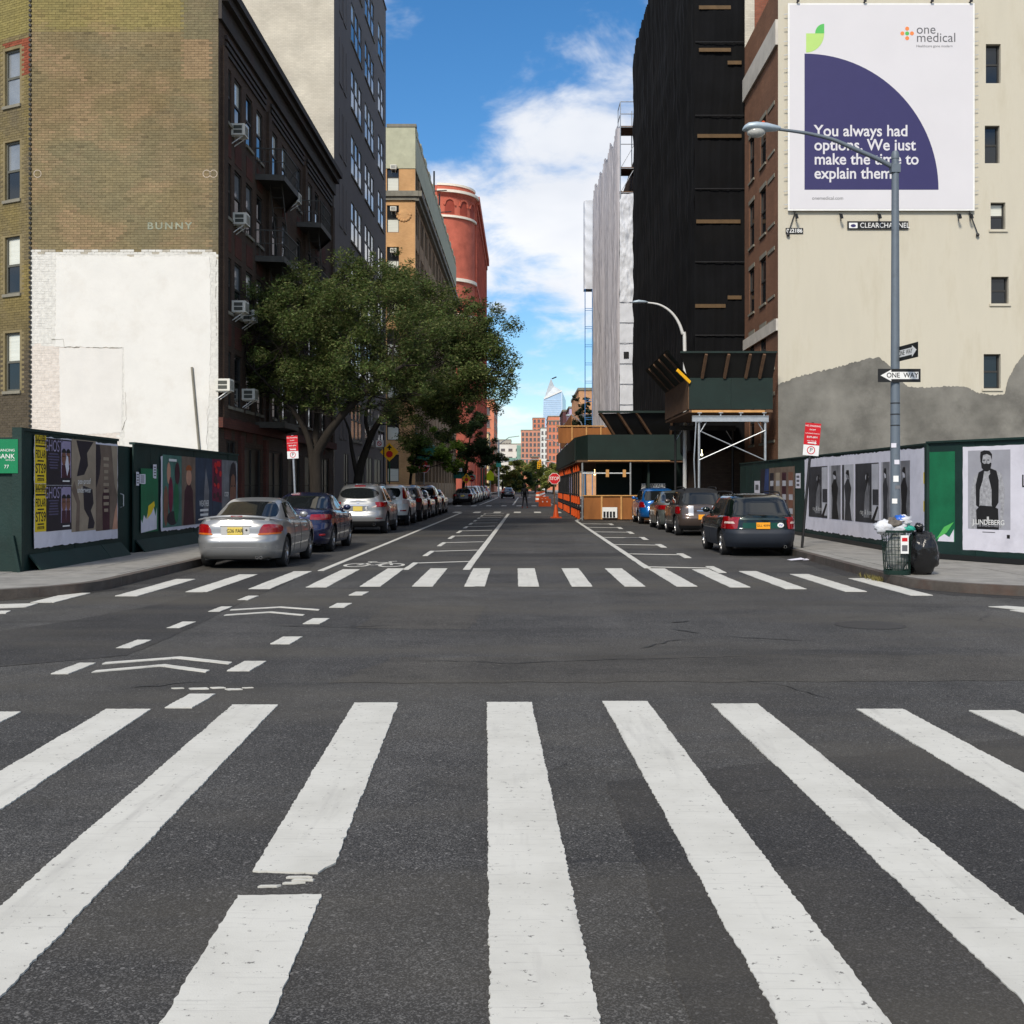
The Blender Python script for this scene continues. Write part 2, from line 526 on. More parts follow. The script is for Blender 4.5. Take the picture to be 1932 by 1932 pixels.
M_ASPHALT = asphalt_mat('asphalt', (0.032, 0.031, 0.031), (0.066, 0.064, 0.061))
M_PATCH = asphalt_mat('asphalt_patch', (0.031, 0.030, 0.030), (0.041, 0.039, 0.038), 0.6, False)
def paint_mat():
    m = bpy.data.materials.new('road_paint'); m.use_nodes = True
    n, l = m.node_tree.nodes, m.node_tree.links
    b = n['Principled BSDF']; b.inputs['Roughness'].default_value = 0.8; b.inputs['Specular IOR Level'].default_value = 0.25
    tc = n.new('ShaderNodeTexCoord')
    def nz(scale, det, rough, sc=(1,1,1)):
        mp = n.new('ShaderNodeMapping'); mp.inputs['Scale'].default_value = sc; l.new(tc.outputs['Object'], mp.inputs['Vector'])
        t = n.new('ShaderNodeTexNoise'); t.inputs['Scale'].default_value = scale; t.inputs['Detail'].default_value = det; t.inputs['Roughness'].default_value = rough
        l.new(mp.outputs[0], t.inputs['Vector']); return t.outputs['Fac']
    def layer(cur, fac, p0, p1, amt, col):
        r = n.new('ShaderNodeValToRGB'); r.color_ramp.elements[0].position = p0; r.color_ramp.elements[1].position = p1
        r.color_ramp.elements[0].color = (0,0,0,1); r.color_ramp.elements[1].color = (amt,amt,amt,1); l.new(fac, r.inputs[0])
        x = n.new('ShaderNodeMix'); x.data_type = 'RGBA'; l.new(r.outputs[0], x.inputs['Factor'])
        if isinstance(cur, tuple): x.inputs['A'].default_value = (*cur, 1)
        else: l.new(cur, x.inputs['A'])
        x.inputs['B'].default_value = (*col, 1)
        return x.outputs['Result']
    c = layer((0.565, 0.555, 0.51), nz(1.7, 5, .65), 0.40, 0.72, 0.6, (0.42, 0.41, 0.37))     # grime
    c = layer(c, nz(3.0, 4, .6, (2.2, 0.25, 1)), 0.56, 0.74, 0.5, (0.33, 0.32, 0.30))           # tyre rub along the traffic
    c = layer(c, nz(30, 4, .7, (0.12, 2.0, 1)), 0.56, 0.70, 0.5, (0.36, 0.35, 0.33))           # fine brush lines across
    c = layer(c, nz(26, 6, .75), 0.62, 0.645, 0.85, (0.10, 0.095, 0.09))                        # pits down to the asphalt
    l.new(c, b.inputs['Base Color'])
    bp = n.new('ShaderNodeBump'); bp.inputs['Strength'].default_value = 0.2; bp.inputs['Distance'].default_value = 0.004
    l.new(nz(130, 2, .5), bp.inputs['Height']); l.new(bp.outputs[0], b.inputs['Normal'])
    MATS['road_paint'] = m
    return m
M_PAINT = paint_mat()
M_CONC = mat('sidewalk_concrete', (0.26, 0.25, 0.23), 0.9, var=0.18, vscale=2.2, dirt=(0.10, 0.095, 0.09), dirt_amt=0.6, dirt_scale=1.3, bump=0.3, bscale=70, rnd=1)
M_CURB = mat('curb_steel_faced', (0.085, 0.072, 0.062), 0.75, var=0.3, vscale=4, dirt=(0.09, 0.045, 0.03), dirt_amt=0.7, dirt_scale=1.5, bump=0.3)
M_SOIL = mat('lot_ground', (0.14, 0.12, 0.10), 0.95, var=0.3, vscale=3, bump=0.4)
M_GREEN = mat('hoarding_green', (0.007, 0.026, 0.022), 0.62, var=0.3, vscale=1.2, dirt=(0.018, 0.038, 0.034), dirt_amt=0.5, dirt_scale=2.0, bump=0.2, bscale=25, rnd=1)
M_GREEN2 = mat('hoarding_bright_green', (0.008, 0.13, 0.055), 0.55, var=0.25, vscale=2, bump=0.15)
M_SHED = mat('shed_green', (0.005, 0.017, 0.014), 0.68, var=0.3, vscale=1.1, dirt=(0.012, 0.025, 0.022), dirt_amt=0.4, dirt_scale=1.5, rnd=1)
M_WOOD = mat('plywood', C(142, 90, 46), 0.75, var=0.25, vscale=2.5, dirt=C(120, 70, 30), dirt_amt=0.5, stretch=(1, 1, 0.25), rnd=1)
M_LUMBER = mat('raw_lumber', C(196, 148, 92), 0.8, var=0.2, vscale=4)
M_DKWOOD = mat('dark_lumber', C(98, 74, 56), 0.85, var=0.25, vscale=4, rnd=1)
M_GALV = mat('galvanised_steel', (0.42, 0.44, 0.46), 0.45, metal=0.75, var=0.15, vscale=9)
M_POLE = mat('grey_pole_paint', C(104, 114, 124), 0.55, metal=0.2, var=0.12, vscale=3, dirt=C(70, 74, 78), dirt_amt=0.5, dirt_scale=3)
M_DKMETAL = mat('dark_metal', (0.03, 0.03, 0.032), 0.5, metal=0.4, var=0.2, vscale=5)
M_BLACK = mat('black_rubber', (0.012, 0.012, 0.013), 0.7, var=0.2, vscale=6)
M_TYRE = mat('tyre_rubber', (0.018, 0.018, 0.019), 0.8, var=0.25, vscale=8)
M_WHITE = mat('white_enamel', (0.78, 0.78, 0.76), 0.45, var=0.06, vscale=3)
M_PAPER = mat('poster_paper', C(214, 212, 222), 0.7, var=0.07, vscale=2.5, bump=0.25, bscale=5, dirt=C(180, 178, 188), dirt_amt=0.5, dirt_scale=1.5)
M_GLASSD = mat('window_glass', (0.012, 0.015, 0.018), 0.05, var=0.2, vscale=1.0, spec=0.6, bump=0.03, bscale=1.5, rnd=1)
M_CARGLASS = mat('car_glass', (0.010, 0.012, 0.013), 0.02, var=0, spec=0.7)
M_BLIND = mat('window_blind', C(196, 200, 188), 0.8, var=0.08, vscale=2, stretch=(0.2, 1, 9), rnd=1)
M_FRAMED = mat('dark_window_frame', (0.035, 0.034, 0.032), 0.55, var=0.2, vscale=4)
M_FRAMEG = mat('grey_window_frame', C(92, 92, 84), 0.6, var=0.15, vscale=4)
M_STONE = mat('grey_stone_trim', C(128, 124, 112), 0.85, var=0.18, vscale=2.5, bump=0.25, dirt=C(80, 78, 70), dirt_amt=0.5)
M_RED = mat('sign_red', C(196, 22, 34), 0.45, var=0.06)
M_SIGNW = mat('sign_white', C(228, 228, 226), 0.45, var=0.04)
M_SIGNK = mat('sign_black', (0.012, 0.012, 0.012), 0.45, var=0.1)
M_YELLOW = mat('sign_yellow', C(252, 184, 28), 0.45, var=0.05)
M_ORANGE = mat('safety_orange', C(206, 82, 30), 0.5, var=0.1, vscale=4, rnd=1)
M_INK = mat('ink_black', (0.012, 0.011, 0.012), 0.6, var=0.2, vscale=8)
M_CHROME = mat('chrome', (0.6, 0.6, 0.62), 0.15, metal=1.0, var=0)
M_RIM = mat('alloy_rim', (0.42, 0.42, 0.43), 0.32, metal=0.9, var=0.1)
M_TAIL = mat('tail_lamp_red', C(138, 8, 14), 0.12, var=0.25, vscale=14, spec=0.6, coat=0.6)
M_TAILW = mat('tail_lamp_clear', C(210, 190, 180), 0.12, var=0.2, vscale=14, coat=0.6)
M_AMBER = mat('tail_lamp_amber', C(190, 96, 30), 0.15, var=0.2, vscale=14, coat=0.6)
M_PLATE_Y = mat('plate_yellow', C(216, 192, 96), 0.5, var=0.08, vscale=8)
M_PLATE_O = mat('plate_orange', C(238, 160, 36), 0.5, var=0.05)

# ------------------------------------------------------------------ lettering
TXT = {}
def text_mesh(s, size, material, align='CENTER', bold=0.0, sx=1.0, spacing=1.0, lead=1.0):
    key = (s, size, material.name, align, bold, sx, spacing)
    if key in TXT: return TXT[key]
    cu = bpy.data.curves.new('lettering', 'FONT')
    cu.body = s; cu.size = size; cu.align_x = align; cu.align_y = 'CENTER'
    cu.offset = bold * size; cu.space_character = spacing; cu.space_line = lead
    cu.resolution_u = 4
    ob = bpy.data.objects.new('lettering', cu)
    COL.objects.link(ob)
    dg = bpy.context.evaluated_depsgraph_get()
    me = bpy.data.meshes.new_from_object(ob.evaluated_get(dg))
    bpy.data.objects.remove(ob); bpy.data.curves.remove(cu)
    for v in me.vertices:
        v.co = Vector((v.co.x * sx, 0.0, v.co.y))
    me.materials.clear(); me.materials.append(material)
    me.name = 'lettering'
    TXT[key] = me
    return me
def text(parent, s, x, z, size, material, off=0.006, align='CENTER', bold=0.0, sx=1.0, spacing=1.0, name='lettering', lead=1.0):
    return put(text_mesh(s, size, material, align, bold, sx, spacing, lead), name, parent, (x, -off, z))

# flat board in its own frame: x to the right, z up, front at y = -t
def board(name, label, cat, loc, rotz, w, h, material, t=0.004, group=None, parent=None, tilt=0.0, jag=0.0):
    pts = [(0, 0), (w, 0), (w, h), (0, h)]
    if jag:
        pts = []
        for (a, b) in (((0,0),(w,0)), ((w,0),(w,h)), ((w,h),(0,h)), ((0,h),(0,0))):
            L = math.dist(a, b); k = max(2, int(L/0.12))
            for i in range(k):
                q = i/k
                pts.append((a[0]+(b[0]-a[0])*q + random.uniform(-jag, jag), a[1]+(b[1]-a[1])*q + random.uniform(-jag, jag)))
    me = MB().prism(pts, -t, 0).mesh(name, material)
    o = put(me, name, parent, loc, rotz)
    if tilt: o.rotation_euler = (0, tilt, rotz)
    WPOS[o.name] = Vector(loc)
    return tag(o, label, cat, group)
def print_lines(parent, x0, x1, z0, z1, n, material, off):
    """rows of print too small to read"""
    for i in range(n):
        z = z0 + (z1-z0)*(i+0.2)/n
        k = random.uniform(0.0, 0.18)*(x1-x0)
        rect(parent, x0+k, x1-k, z, z+(z1-z0)*0.5/n, material, off, 'print_line')
def flat(parent, pts, material, off, name='print', t=0.001):
    return MB().prism(pts, -off - t, -off).part(name, material, parent)
def rect(parent, x0, x1, z0, z1, material, off, name='print', t=0.001):
    return flat(parent, [(x0, z0), (x1, z0), (x1, z1), (x0, z1)], material, off, name, t)
def oval(cx, cz, rx, rz, n=18, a0=0, a1=360):
    return [(cx + rx*math.cos(math.radians(a0+(a1-a0)*i/n)), cz + rz*math.sin(math.radians(a0+(a1-a0)*i/n))) for i in range(n if a1-a0 == 360 else n+1)]
# ================================================================== GROUND
road = put(MB().add([(-3000,-60,0),(3000,-60,0),(3000,4000,0),(-3000,4000,0)], [(0,1,2,3)]).mesh('road', M_ASPHALT, recalc=False), 'road', None)
tag(road, 'dark grey asphalt road of the crossing and the street beyond', 'road', kind='structure')

def wobble_poly(pts, amp, step=0.05):
    out = []
    n = len(pts)
    for i in range(n):
        a, b = pts[i], pts[(i+1) % n]
        L = math.dist(a, b); k = max(1, int(L/step))
        for j in range(k):
            q = j/k
            x, y = a[0]+(b[0]-a[0])*q, a[1]+(b[1]-a[1])*q
            w = mnoise.noise(Vector((x*4, y*4, i*3.1)))*amp*0.8 + random.uniform(-amp, amp)*0.6
            nx, ny = (b[1]-a[1])/L, -(b[0]-a[0])/L
            out.append((x+nx*w, y+ny*w))
    return out
def sheet(name, pts, z, material, parent=road):
    n = len(pts)
    return MB().add([(x, y, z) for x, y in pts], [tuple(range(n))]).part(name, material, parent)
def mark(pts, amp=0.006, z=0.0075, name='painted_stripe', step=0.05):
    pts = wobble_poly(pts, amp, step) if amp else pts
    n = len(pts)
    vs = [(x, y, z) for x, y in pts] + [(x, y, 0.0) for x, y in pts]
    return MB().add(vs, [tuple(range(n))] + [(i, (i+1) % n, n+(i+1) % n, n+i) for i in range(n)]).part(name, M_PAINT, road)
M_CRACK = mat('crack_sealant', (0.026, 0.025, 0.024), 0.7, var=0.3, vscale=5)
def crack(pts, w):
    p = []
    for (a, b) in zip(pts[:-1], pts[1:]):
        k = max(2, int(math.dist(a, b)/0.07))
        p += [(a[0]+(b[0]-a[0])*i/k + 0.05*mnoise.noise(Vector((i*.4, a[0], a[1]))), a[1]+(b[1]-a[1])*i/k + 0.06*mnoise.noise(Vector((i*.35, a[1], 7)))) for i in range(k)]
    p.append(pts[-1])
    L = []; R = []
    for i, q in enumerate(p):
        a, b = p[max(i-1,0)], p[min(i+1,len(p)-1)]
        d = math.dist(a, b) or 1e-6
        nx, ny = (b[1]-a[1])/d, -(b[0]-a[0])/d
        t = 0.6*w*random.uniform(.25, 1.0)*min(1, 4*i/len(p)+.1, 4*(len(p)-1-i)/len(p)+.1)
        L.append((q[0]+nx*t, q[1]+ny*t, 0.0055)); R.append((q[0]-nx*t, q[1]-ny*t, 0.0055))
    n = len(p)
    MB().add(L+R, [(i, i+1, n+i+1, n+i) for i in range(n-1)]).part('crack', M_CRACK, road)

# trench repairs in the asphalt
def G(u, v): y = GY(v); return (PX(u, y), y)
sheet('asphalt_patch', wobble_poly([G(-60,1262), G(-60,1200), G(130,1172), G(300,1140), G(400,1113), G(497,1080), G(560,1062), G(600,1062), G(548,1098), G(470,1130), G(370,1180), G(240,1237), G(0,1258)], 0.03, 0.2), 0.003, M_PATCH)
sheet('asphalt_patch', wobble_poly([(0.45,6.2),(1.4,6.6),(3.4,7.35),(6.5,8.3),(6.5,2.0),(0.55,2.0)], 0.05, 0.2), 0.003, M_PATCH)
M_PATCH2 = asphalt_mat('asphalt_old_patch', (0.055, 0.051, 0.046), (0.072, 0.067, 0.059), 0.6, False)
sheet('asphalt_patch', wobble_poly([(-1.6,9.3),(7.5,9.5),(9,10.6),(3.0,10.9),(-1.2,10.7)], 0.08, 0.2), 0.0025, M_PATCH2)
sheet('asphalt_patch', wobble_poly([(-1.9,12.9),(-0.6,12.8),(-0.5,15.3),(-1.8,15.4)], 0.04, 0.15), 0.0025, M_PATCH2)
sheet('asphalt_patch', wobble_poly([(-0.8,26),(2.6,26.2),(2.6,27.6),(-0.8,27.2)], 0.04, 0.2), 0.003, M_PATCH)

for (pl_, w_) in (([(1028,1462),(1060,1448),(1110,1435),(1150,1418)], .005),
    ([(1210,1225),(1260,1210),(1310,1205)], .03), ([(1360,1201),(1450,1206),(1535,1209)], .03), ([(1270,1188),(1320,1196)], .06), ([(1265,1175),(1300,1172)], .07), ([(1340,1500),(1420,1496),(1470,1490)], .006), ([(500,1180),(640,1184),(760,1180)], .03),
    ([(790,1105),(980,1108),(1240,1112)], .03), ([(1360,1280),(1460,1290),(1610,1330)], .014), ([(230,1300),(330,1290),(420,1285)], .03), ([(700,1245),(960,1252),(1240,1243),(1500,1238)], .02)):
    crack([G(u, v) for u, v in pl_], w_)
# near crosswalk: bars about a third of a metre wide
near = [(-4.75,-4.42,8.1),(-3.9,-3.57,8.1),(-3.0,-2.68,8.2),(-2.13,-1.80,8.36),(-1.25,-0.925,8.44),(-0.27,0.06,8.46),(0.59,0.92,8.50),(1.38,1.715,8.40),(2.38,2.71,8.2),(3.16,3.49,8.15),(4.0,4.33,8.1)]
for i, (x0, x1, yf) in enumerate(near):
    s = 0.17/5.04
    def sx(x, y): return x + (8.44-y)*s
    if i == 4:
        mark([(sx(x0,4.74),4.74),(sx(x1,4.74)-0.05,4.72),(sx(x1,4.74),4.85),(sx(x1,yf),yf),(sx(x0,yf),yf)], 0.007, step=0.03)
        mark([(sx(x0,2.2),2.2),(sx(x1,2.2),2.2),(sx(x1,4.47),4.47),(sx(x0,4.47),4.46)], 0.007, step=0.03)
        for k in range(4):
            cx = x0 + 0.2 + random.uniform(-0.05, 0.12); cy = 4.56 + k*0.035
            mark([(cx,cy),(cx+random.uniform(.04,.12),cy+.004),(cx+.09,cy+.016),(cx+.01,cy+.014)], 0.003, step=0.02, name='paint_fleck')
    else:
        mark([(sx(x0,2.2),2.2),(sx(x1,2.2),2.2),(sx(x1,yf),yf),(sx(x0,yf),yf)], 0.0075, step=0.016)
# far crosswalk, bowed with the crown of the road
for i in range(-7, 9):
    x = -0.97 + 0.835*i if i < 0 else -0.97 + 0.87*i*(1 - 0.006*i)
    d = max(0, abs(x+0.1) - 2.2)
    yn, yf = 18.3 - 0.12*d*d, 22.3 - 0.19*d*d
    if x < -6.2: yn, yf = 15.75, 17.15
    mark([(x+0.02, yn), (x+0.35, yn), (x+0.32, yf), (x-0.01, yf)], 0.010, step=0.08)
mark([G(-60,1142), G(-60,1150), G(48,1146), G(72,1139)], 0.01, step=0.1)
mark([G(-60,1160), G(10,1158), G(20,1153), G(-60,1154)], 0.01, step=0.1)
mark([G(1866,1145), G(1990,1158), G(1990,1150), G(1900,1144)], 0.01, step=0.1)
mark([G(1905,1152), G(1990,1165), G(1990,1160), G(1925,1151)], 0.01, step=0.1)
# dashed cycle lane through the crossing
for y in (8.25, 9.9, 11.6, 13.3, 15.1, 16.8):
    x = -2.46 - (0.02 if y < 9 else 0)
    mark([(x-0.11,y),(x+0.09,y),(x+0.11,y+0.55),(x-0.09,y+0.55)], 0.008, step=.03)
for y in (9.75, 11.3, 12.9, 14.6, 16.1):
    x = -3.95
    mark([(x-0.08,y),(x+0.07,y),(x+0.08,y+0.6),(x-0.07,y+0.6)], 0.008, step=.03)
def chevron(cx, y, w, rise, t):
    h = w/2
    mark([(cx-h,y),(cx,y+rise),(cx+h,y),(cx+h,y+t),(cx,y+rise+t),(cx-h,y+t)], 0.008, name='painted_chevron')
for (y, w) in ((9.82, 0.98), (10.28, 1.14), (14.15, 0.98), (14.75, 1.14)):
    chevron(-3.22, y, w, 0.34, 0.11)
for (dx, dy, s) in ((0,0,1),(0.16,0.05,.7),(0.3,-0.02,.8),(-.14,.03,.5),(.42,.06,.4)):
    cx, cy = -2.62+dx, 9.0+dy
    mark([(cx,cy),(cx+.14*s,cy+.02),(cx+.1*s,cy+.07*s),(cx-.03,cy+.05*s)], 0.01, step=0.03, name='paint_fleck')
# street lane lines
mark([(-3.91,21.7),(-3.79,21.7),(-3.74,70),(-3.86,70)], 0.006, step=0.5)
mark([(-1.17,22.0),(-1.03,22.0),(-0.82,67),(-0.96,67)], 0.006, step=0.5)
for k in range(11):
    y = 22.6 + 4.45*k*0.98
    mark([(-2.33,y-0.6),(-2.21,y-0.6),(-2.20,y+1.4),(-2.32,y+1.4)], 0.008, step=0.2)
    mark([(-2.19,y+1.25),(-1.16,y+1.75),(-1.16,y+1.86),(-2.19,y+1.36)], 0.006, step=0.2)
mark([(2.36,22.4),(2.49,22.4),(2.51,53),(3.2,60),(3.2,61),(2.39,53.5)], 0.01, step=0.4)
for k in range(7):
    y = 21.6 + 4.4*k
    mark([(3.60,y-0.4),(3.76,y-0.4),(3.80,y+1.3),(3.64,y+1.3)], 0.008, step=0.2)
    mark([(2.50,y+1.1),(3.66,y+0.75),(3.66,y+0.86),(2.50,y+1.21)], 0.006, step=0.2)
# bicycle symbol in the lane
def ring(cx, cy, r0, r1, n=26, name='painted_bicycle'):
    vs = []; fs = []
    for i in range(n):
        t = 2*math.pi*i/n
        vs += [(cx+r0*math.cos(t), cy+2.0*r0*math.sin(t), 0.008), (cx+r1*math.cos(t), cy+2.0*r1*math.sin(t), 0.008)]
    for i in range(n):
        a = 2*i; b = 2*((i+1) % n)
        fs.append((a, a+1, b+1, b))
    return vs, fs
bk = MB()
for cx in (-3.38, -2.68):
    v_, f_ = ring(cx, 23.2, 0.20, 0.27); bk.add(v_, f_)
for (a, b) in (((-3.38,23.2),(-3.18,24.0)),((-3.18,24.0),(-2.82,24.0)),((-2.82,24.0),(-3.02,23.2)),((-3.38,23.2),(-3.02,23.2)),((-2.68,23.2),(-2.84,24.3)),((-2.84,24.3),(-2.7,24.4)),((-3.18,24.0),(-3.22,24.25)),((-3.3,24.25),(-3.1,24.25))):
    dx, dy = b[0]-a[0], b[1]-a[1]; L = math.hypot(dx, dy/2)
    nx, ny = (dy/2)/L*0.03, -dx/L*0.06
    bk.add([(a[0]-nx,a[1]-ny,0.008),(a[0]+nx,a[1]+ny,0.008),(b[0]+nx,b[1]+ny,0.008),(b[0]-nx,b[1]-ny,0.008)], [(0,1,2,3)])
bk.part('painted_bicycle', M_PAINT, road)
# crosswalks of the crossings farther on
for (y0, y1) in ((69.5, 72.5), (93.5, 96.5), (170, 173)):
    for k in range(9):
        x = -5.6 + 1.25*k
        mark([(x,y0),(x+0.42,y0),(x+0.42,y1),(x,y1)], 0.0)
mark([(-3.9,99),(-3.74,99),(-3.6,165),(-3.76,165)], 0)
mark([(-1.0,99),(-0.84,99),(-0.7,165),(-0.86,165)], 0)
mark([(2.4,99),(2.56,99),(2.7,165),(2.54,165)], 0)
for k in range(2):
    mh = MB().lathe([(0.0,0.007),(0.36,0.007),(0.40,0.003)], 28, ((4.0,13.2,0),(3.5,35.5,0))[k])
    mh.build('manhole_cover', M_DKMETAL)
    o = bpy.data.objects[-1] if False else None
for o in [x for x in bpy.data.objects if x.name.startswith('manhole_cover')]:
    first = o.location.y < 20
    tag(o, 'round iron manhole cover in the crossing' if first else 'round iron manhole cover in the street beside the right hatched buffer', 'manhole cover', 'manhole covers in the road')

# grime collected along the gutters
for pl_ in ([(-6.45,18.6),(-6.1,19.0),(-6.2,30),(-6.35,66),(-6.6,66),(-6.5,30)], [(6.0,19.2),(5.75,19.4),(5.85,28),(6.05,42),(6.4,42),(6.2,28)], [(6.1,18.2),(6.9,16.9),(8.3,16.2),(14,16.0),(14,15.6),(8.2,15.75),(6.3,16.8),(5.85,18.0)], [(-6.5,18.4),(-7.2,16.6),(-9,15.5),(-14,15.3),(-14,15.0),(-8.9,15.1),(-6.8,16.3),(-6.2,17.9)]):
    sheet('gutter_grime', wobble_poly(pl_, 0.06, 0.12), 0.0035, M_PATCH)
# ---- sidewalks
def arc(cx, cy, r, a0, a1, n=10):
    return [(cx+r*math.cos(math.radians(a0+(a1-a0)*i/n)), cy+r*math.sin(math.radians(a0+(a1-a0)*i/n))) for i in range(n+1)]
SW = 0.14
def sidewalk(name, label, curb, back):
    """curb: polyline along the kerb edge, back: the rest of the outline"""
    base = put(MB().slab(curb + back, -0.3, SW).mesh(name, M_CONC), name, None)
    tag(base, label, 'sidewalk', kind='structure')
    # kerb stones, one per ~2 m, a little proud of the slabs
    pts = [Vector((x, y, 0)) for x, y in curb]
    acc = 0; seg = []
    def stone(seg):
        L = []; R = []
        for i, p in enumerate(seg):
            d = (seg[min(i+1,len(seg)-1)] - seg[max(i-1,0)]).normalized()
            nrm = Vector((d.y, -d.x, 0)) * side
            L.append(p + nrm*0.012); R.append(p - nrm*0.15)
        mb = MB()
        n = len(seg)
        vs = [(p.x,p.y,-0.05) for p in L] + [(p.x,p.y,SW+0.006) for p in L] + [(p.x,p.y,SW+0.006) for p in R]
        fs = []
        for i in range(n-1):
            fs += [(i,i+1,n+i+1,n+i), (n+i,n+i+1,2*n+i+1,2*n+i)]
        mb.add(vs, fs).part('curb_stone', M_CURB, base)
    side = 1
    cx = sum(p.x for p in pts)/len(pts)
    bx = sum(x for x, y in back)/len(back)
    # the kerb's outer normal points away from the back outline
    d0 = (pts[-1]-pts[-2]).normalized()
    if (Vector((d0.y,-d0.x,0))).x * (bx - pts[-1].x) > 0: side = -1
    fine = []
    for a, b in zip(pts[:-1], pts[1:]):
        k = max(1, int((b-a).length/0.5))
        for i in range(k): fine.append(a.lerp(b, i/k))
    fine.append(pts[-1])
    seg = [fine[0]]; acc = 0
    for a, b in zip(fine[:-1], fine[1:]):
        acc += (b-a).length; seg.append(b)
        if acc > 2.2 and b.y < 60:
            stone([p for p in seg[:-1]] + [seg[-1] - (seg[-1]-seg[-2]).normalized()*0.008]); seg = [b]; acc = 0
    stone(seg)
    return base
sw_l = sidewalk('sidewalk', 'left sidewalk of pale concrete slabs in front of the green hoarding',
    [(-40,15.4),(-9.2,15.55)] + arc(-8.9,17.95,2.4,-90,0,12) + [(-6.55,30),(-6.7,76)], [(-9.2,76),(-40,76)])
sw_r = sidewalk('sidewalk', 'right sidewalk of pale concrete slabs beside the overflowing litter basket',
    [(40,16.2),(9.2,16.45)] + arc(8.2,18.65,2.15,-90,-180,12) + [(6.25,28),(6.45,40),(6.6,180)], [(40,180)])
sw_l2 = sidewalk('sidewalk', 'far left sidewalk beyond the second crossing', [(-40,97),(-9,97)] + arc(-8.4,98.8,1.8,-90,0,6) + [(-6.6,600)], [(-40,600)])
sw_r2 = sidewalk('sidewalk', 'far right sidewalk beyond the second crossing', [(40,190)] + [(9,190)] + arc(8.4,191.8,1.8,-90,-180,6) + [(6.6,600)], [(40,600)])
flag_cache = {}
def flags(base, x0, x1, y0, y1, nx, inside, tone):
    w = (x1-x0)/nx
    y = y0
    while y < y1:
        h = 1.5
        for i in range(nx):
            a = x0+i*w
            if inside(a, a+w, y, y+h):
                key = (round(w,3), h)
                if key not in flag_cache:
                    flag_cache[key] = MB().box(0.006, w-0.006, 0.006, h-0.006, 0, 0.006).mesh('paving_slab', M_CONC)
                o = put(flag_cache[key], 'paving_slab', base, (a, y, SW))
                o.rotation_euler = (random.uniform(-.0016,.0016), random.uniform(-.0016,.0016), 0)
        y += h
flags(sw_l, -8.55, -6.75, 16.0, 46, 2, lambda a,b,y0,y1: y0 > 18.3, 0)
flags(sw_l, -13.2, -7.2, 15.9, 19.6, 4, lambda a,b,y0,y1: b < -8.4 and y0 > 15.8, 0)
flags(sw_r, 6.62, 8.2, 18.9, 50, 1, lambda a,b,y0,y1: y0 > 19.0, 0)
flags(sw_r, 8.2, 16.0, 16.7, 19.9, 5, lambda a,b,y0,y1: a > 8.1, 0)

# ================================================================== FACADES
XL, XR = -9.2, 9.6
WCACHE = {}
def win_meshes(w, h, style, fm, gm):
    key = (round(w,3), round(h,3), style, fm.name, gm.name)
    if key in WCACHE: return WCACHE[key]
    t = 0.06 if style != 'plain' else 0.05
    fr = MB()
    fr.box(0, t, 0, 0.07, 0, h).box(w-t, w, 0, 0.07, 0, h).box(t, w-t, 0, 0.07, 0, t).box(t, w-t, 0, 0.07, h-t, h)
    panes = []
    if style == 'double':
        fr.box(t, w-t, -0.01, 0.05, h*0.5-0.035, h*0.5+0.035)
        panes = [(t, w-t, t, h*0.5-0.035, 0.02), (t, w-t, h*0.5+0.035, h-t, 0.045)]
    elif style == 'grid':
        fr.box(w/2-0.02, w/2+0.02, 0.0, 0.05, t, h-t).box(t, w/2-0.02, 0.0, 0.05, h*.5-.02, h*.5+.02).box(w/2+.02, w-t, 0.0, 0.05, h*.5-.02, h*.5+.02)
        panes = [(t, w/2-.02, t, h*.5-.02, 0.03), (w/2+.02, w-t, t, h*.5-.02, 0.03), (t, w/2-.02, h*.5+.02, h-t, 0.03), (w/2+.02, w-t, h*.5+.02, h-t, 0.03)]
    else:
        panes = [(t, w-t, t, h-t, 0.03)]
    r = (fr.mesh('window', fm), [MB().box(a, b, y, y+0.012, c, d).mesh('pane', gm) for (a, b, c, d, y) in panes])
    WCACHE[key] = r
    return r
M_BLINDSKYGL = mat('blind_behind_glass', C(210, 212, 202), 0.12, var=0.1, vscale=2, spec=0.6, stretch=(0.3,1,7), rnd=1)  # white blinds, and painted sky reflections on the charcoal block
M_SKYGL = mat('pale_window_glass', C(128, 133, 138), 0.06, var=0.25, vscale=1.2, spec=0.8, rnd=1)  # the sky's reflection is put into a pale base colour

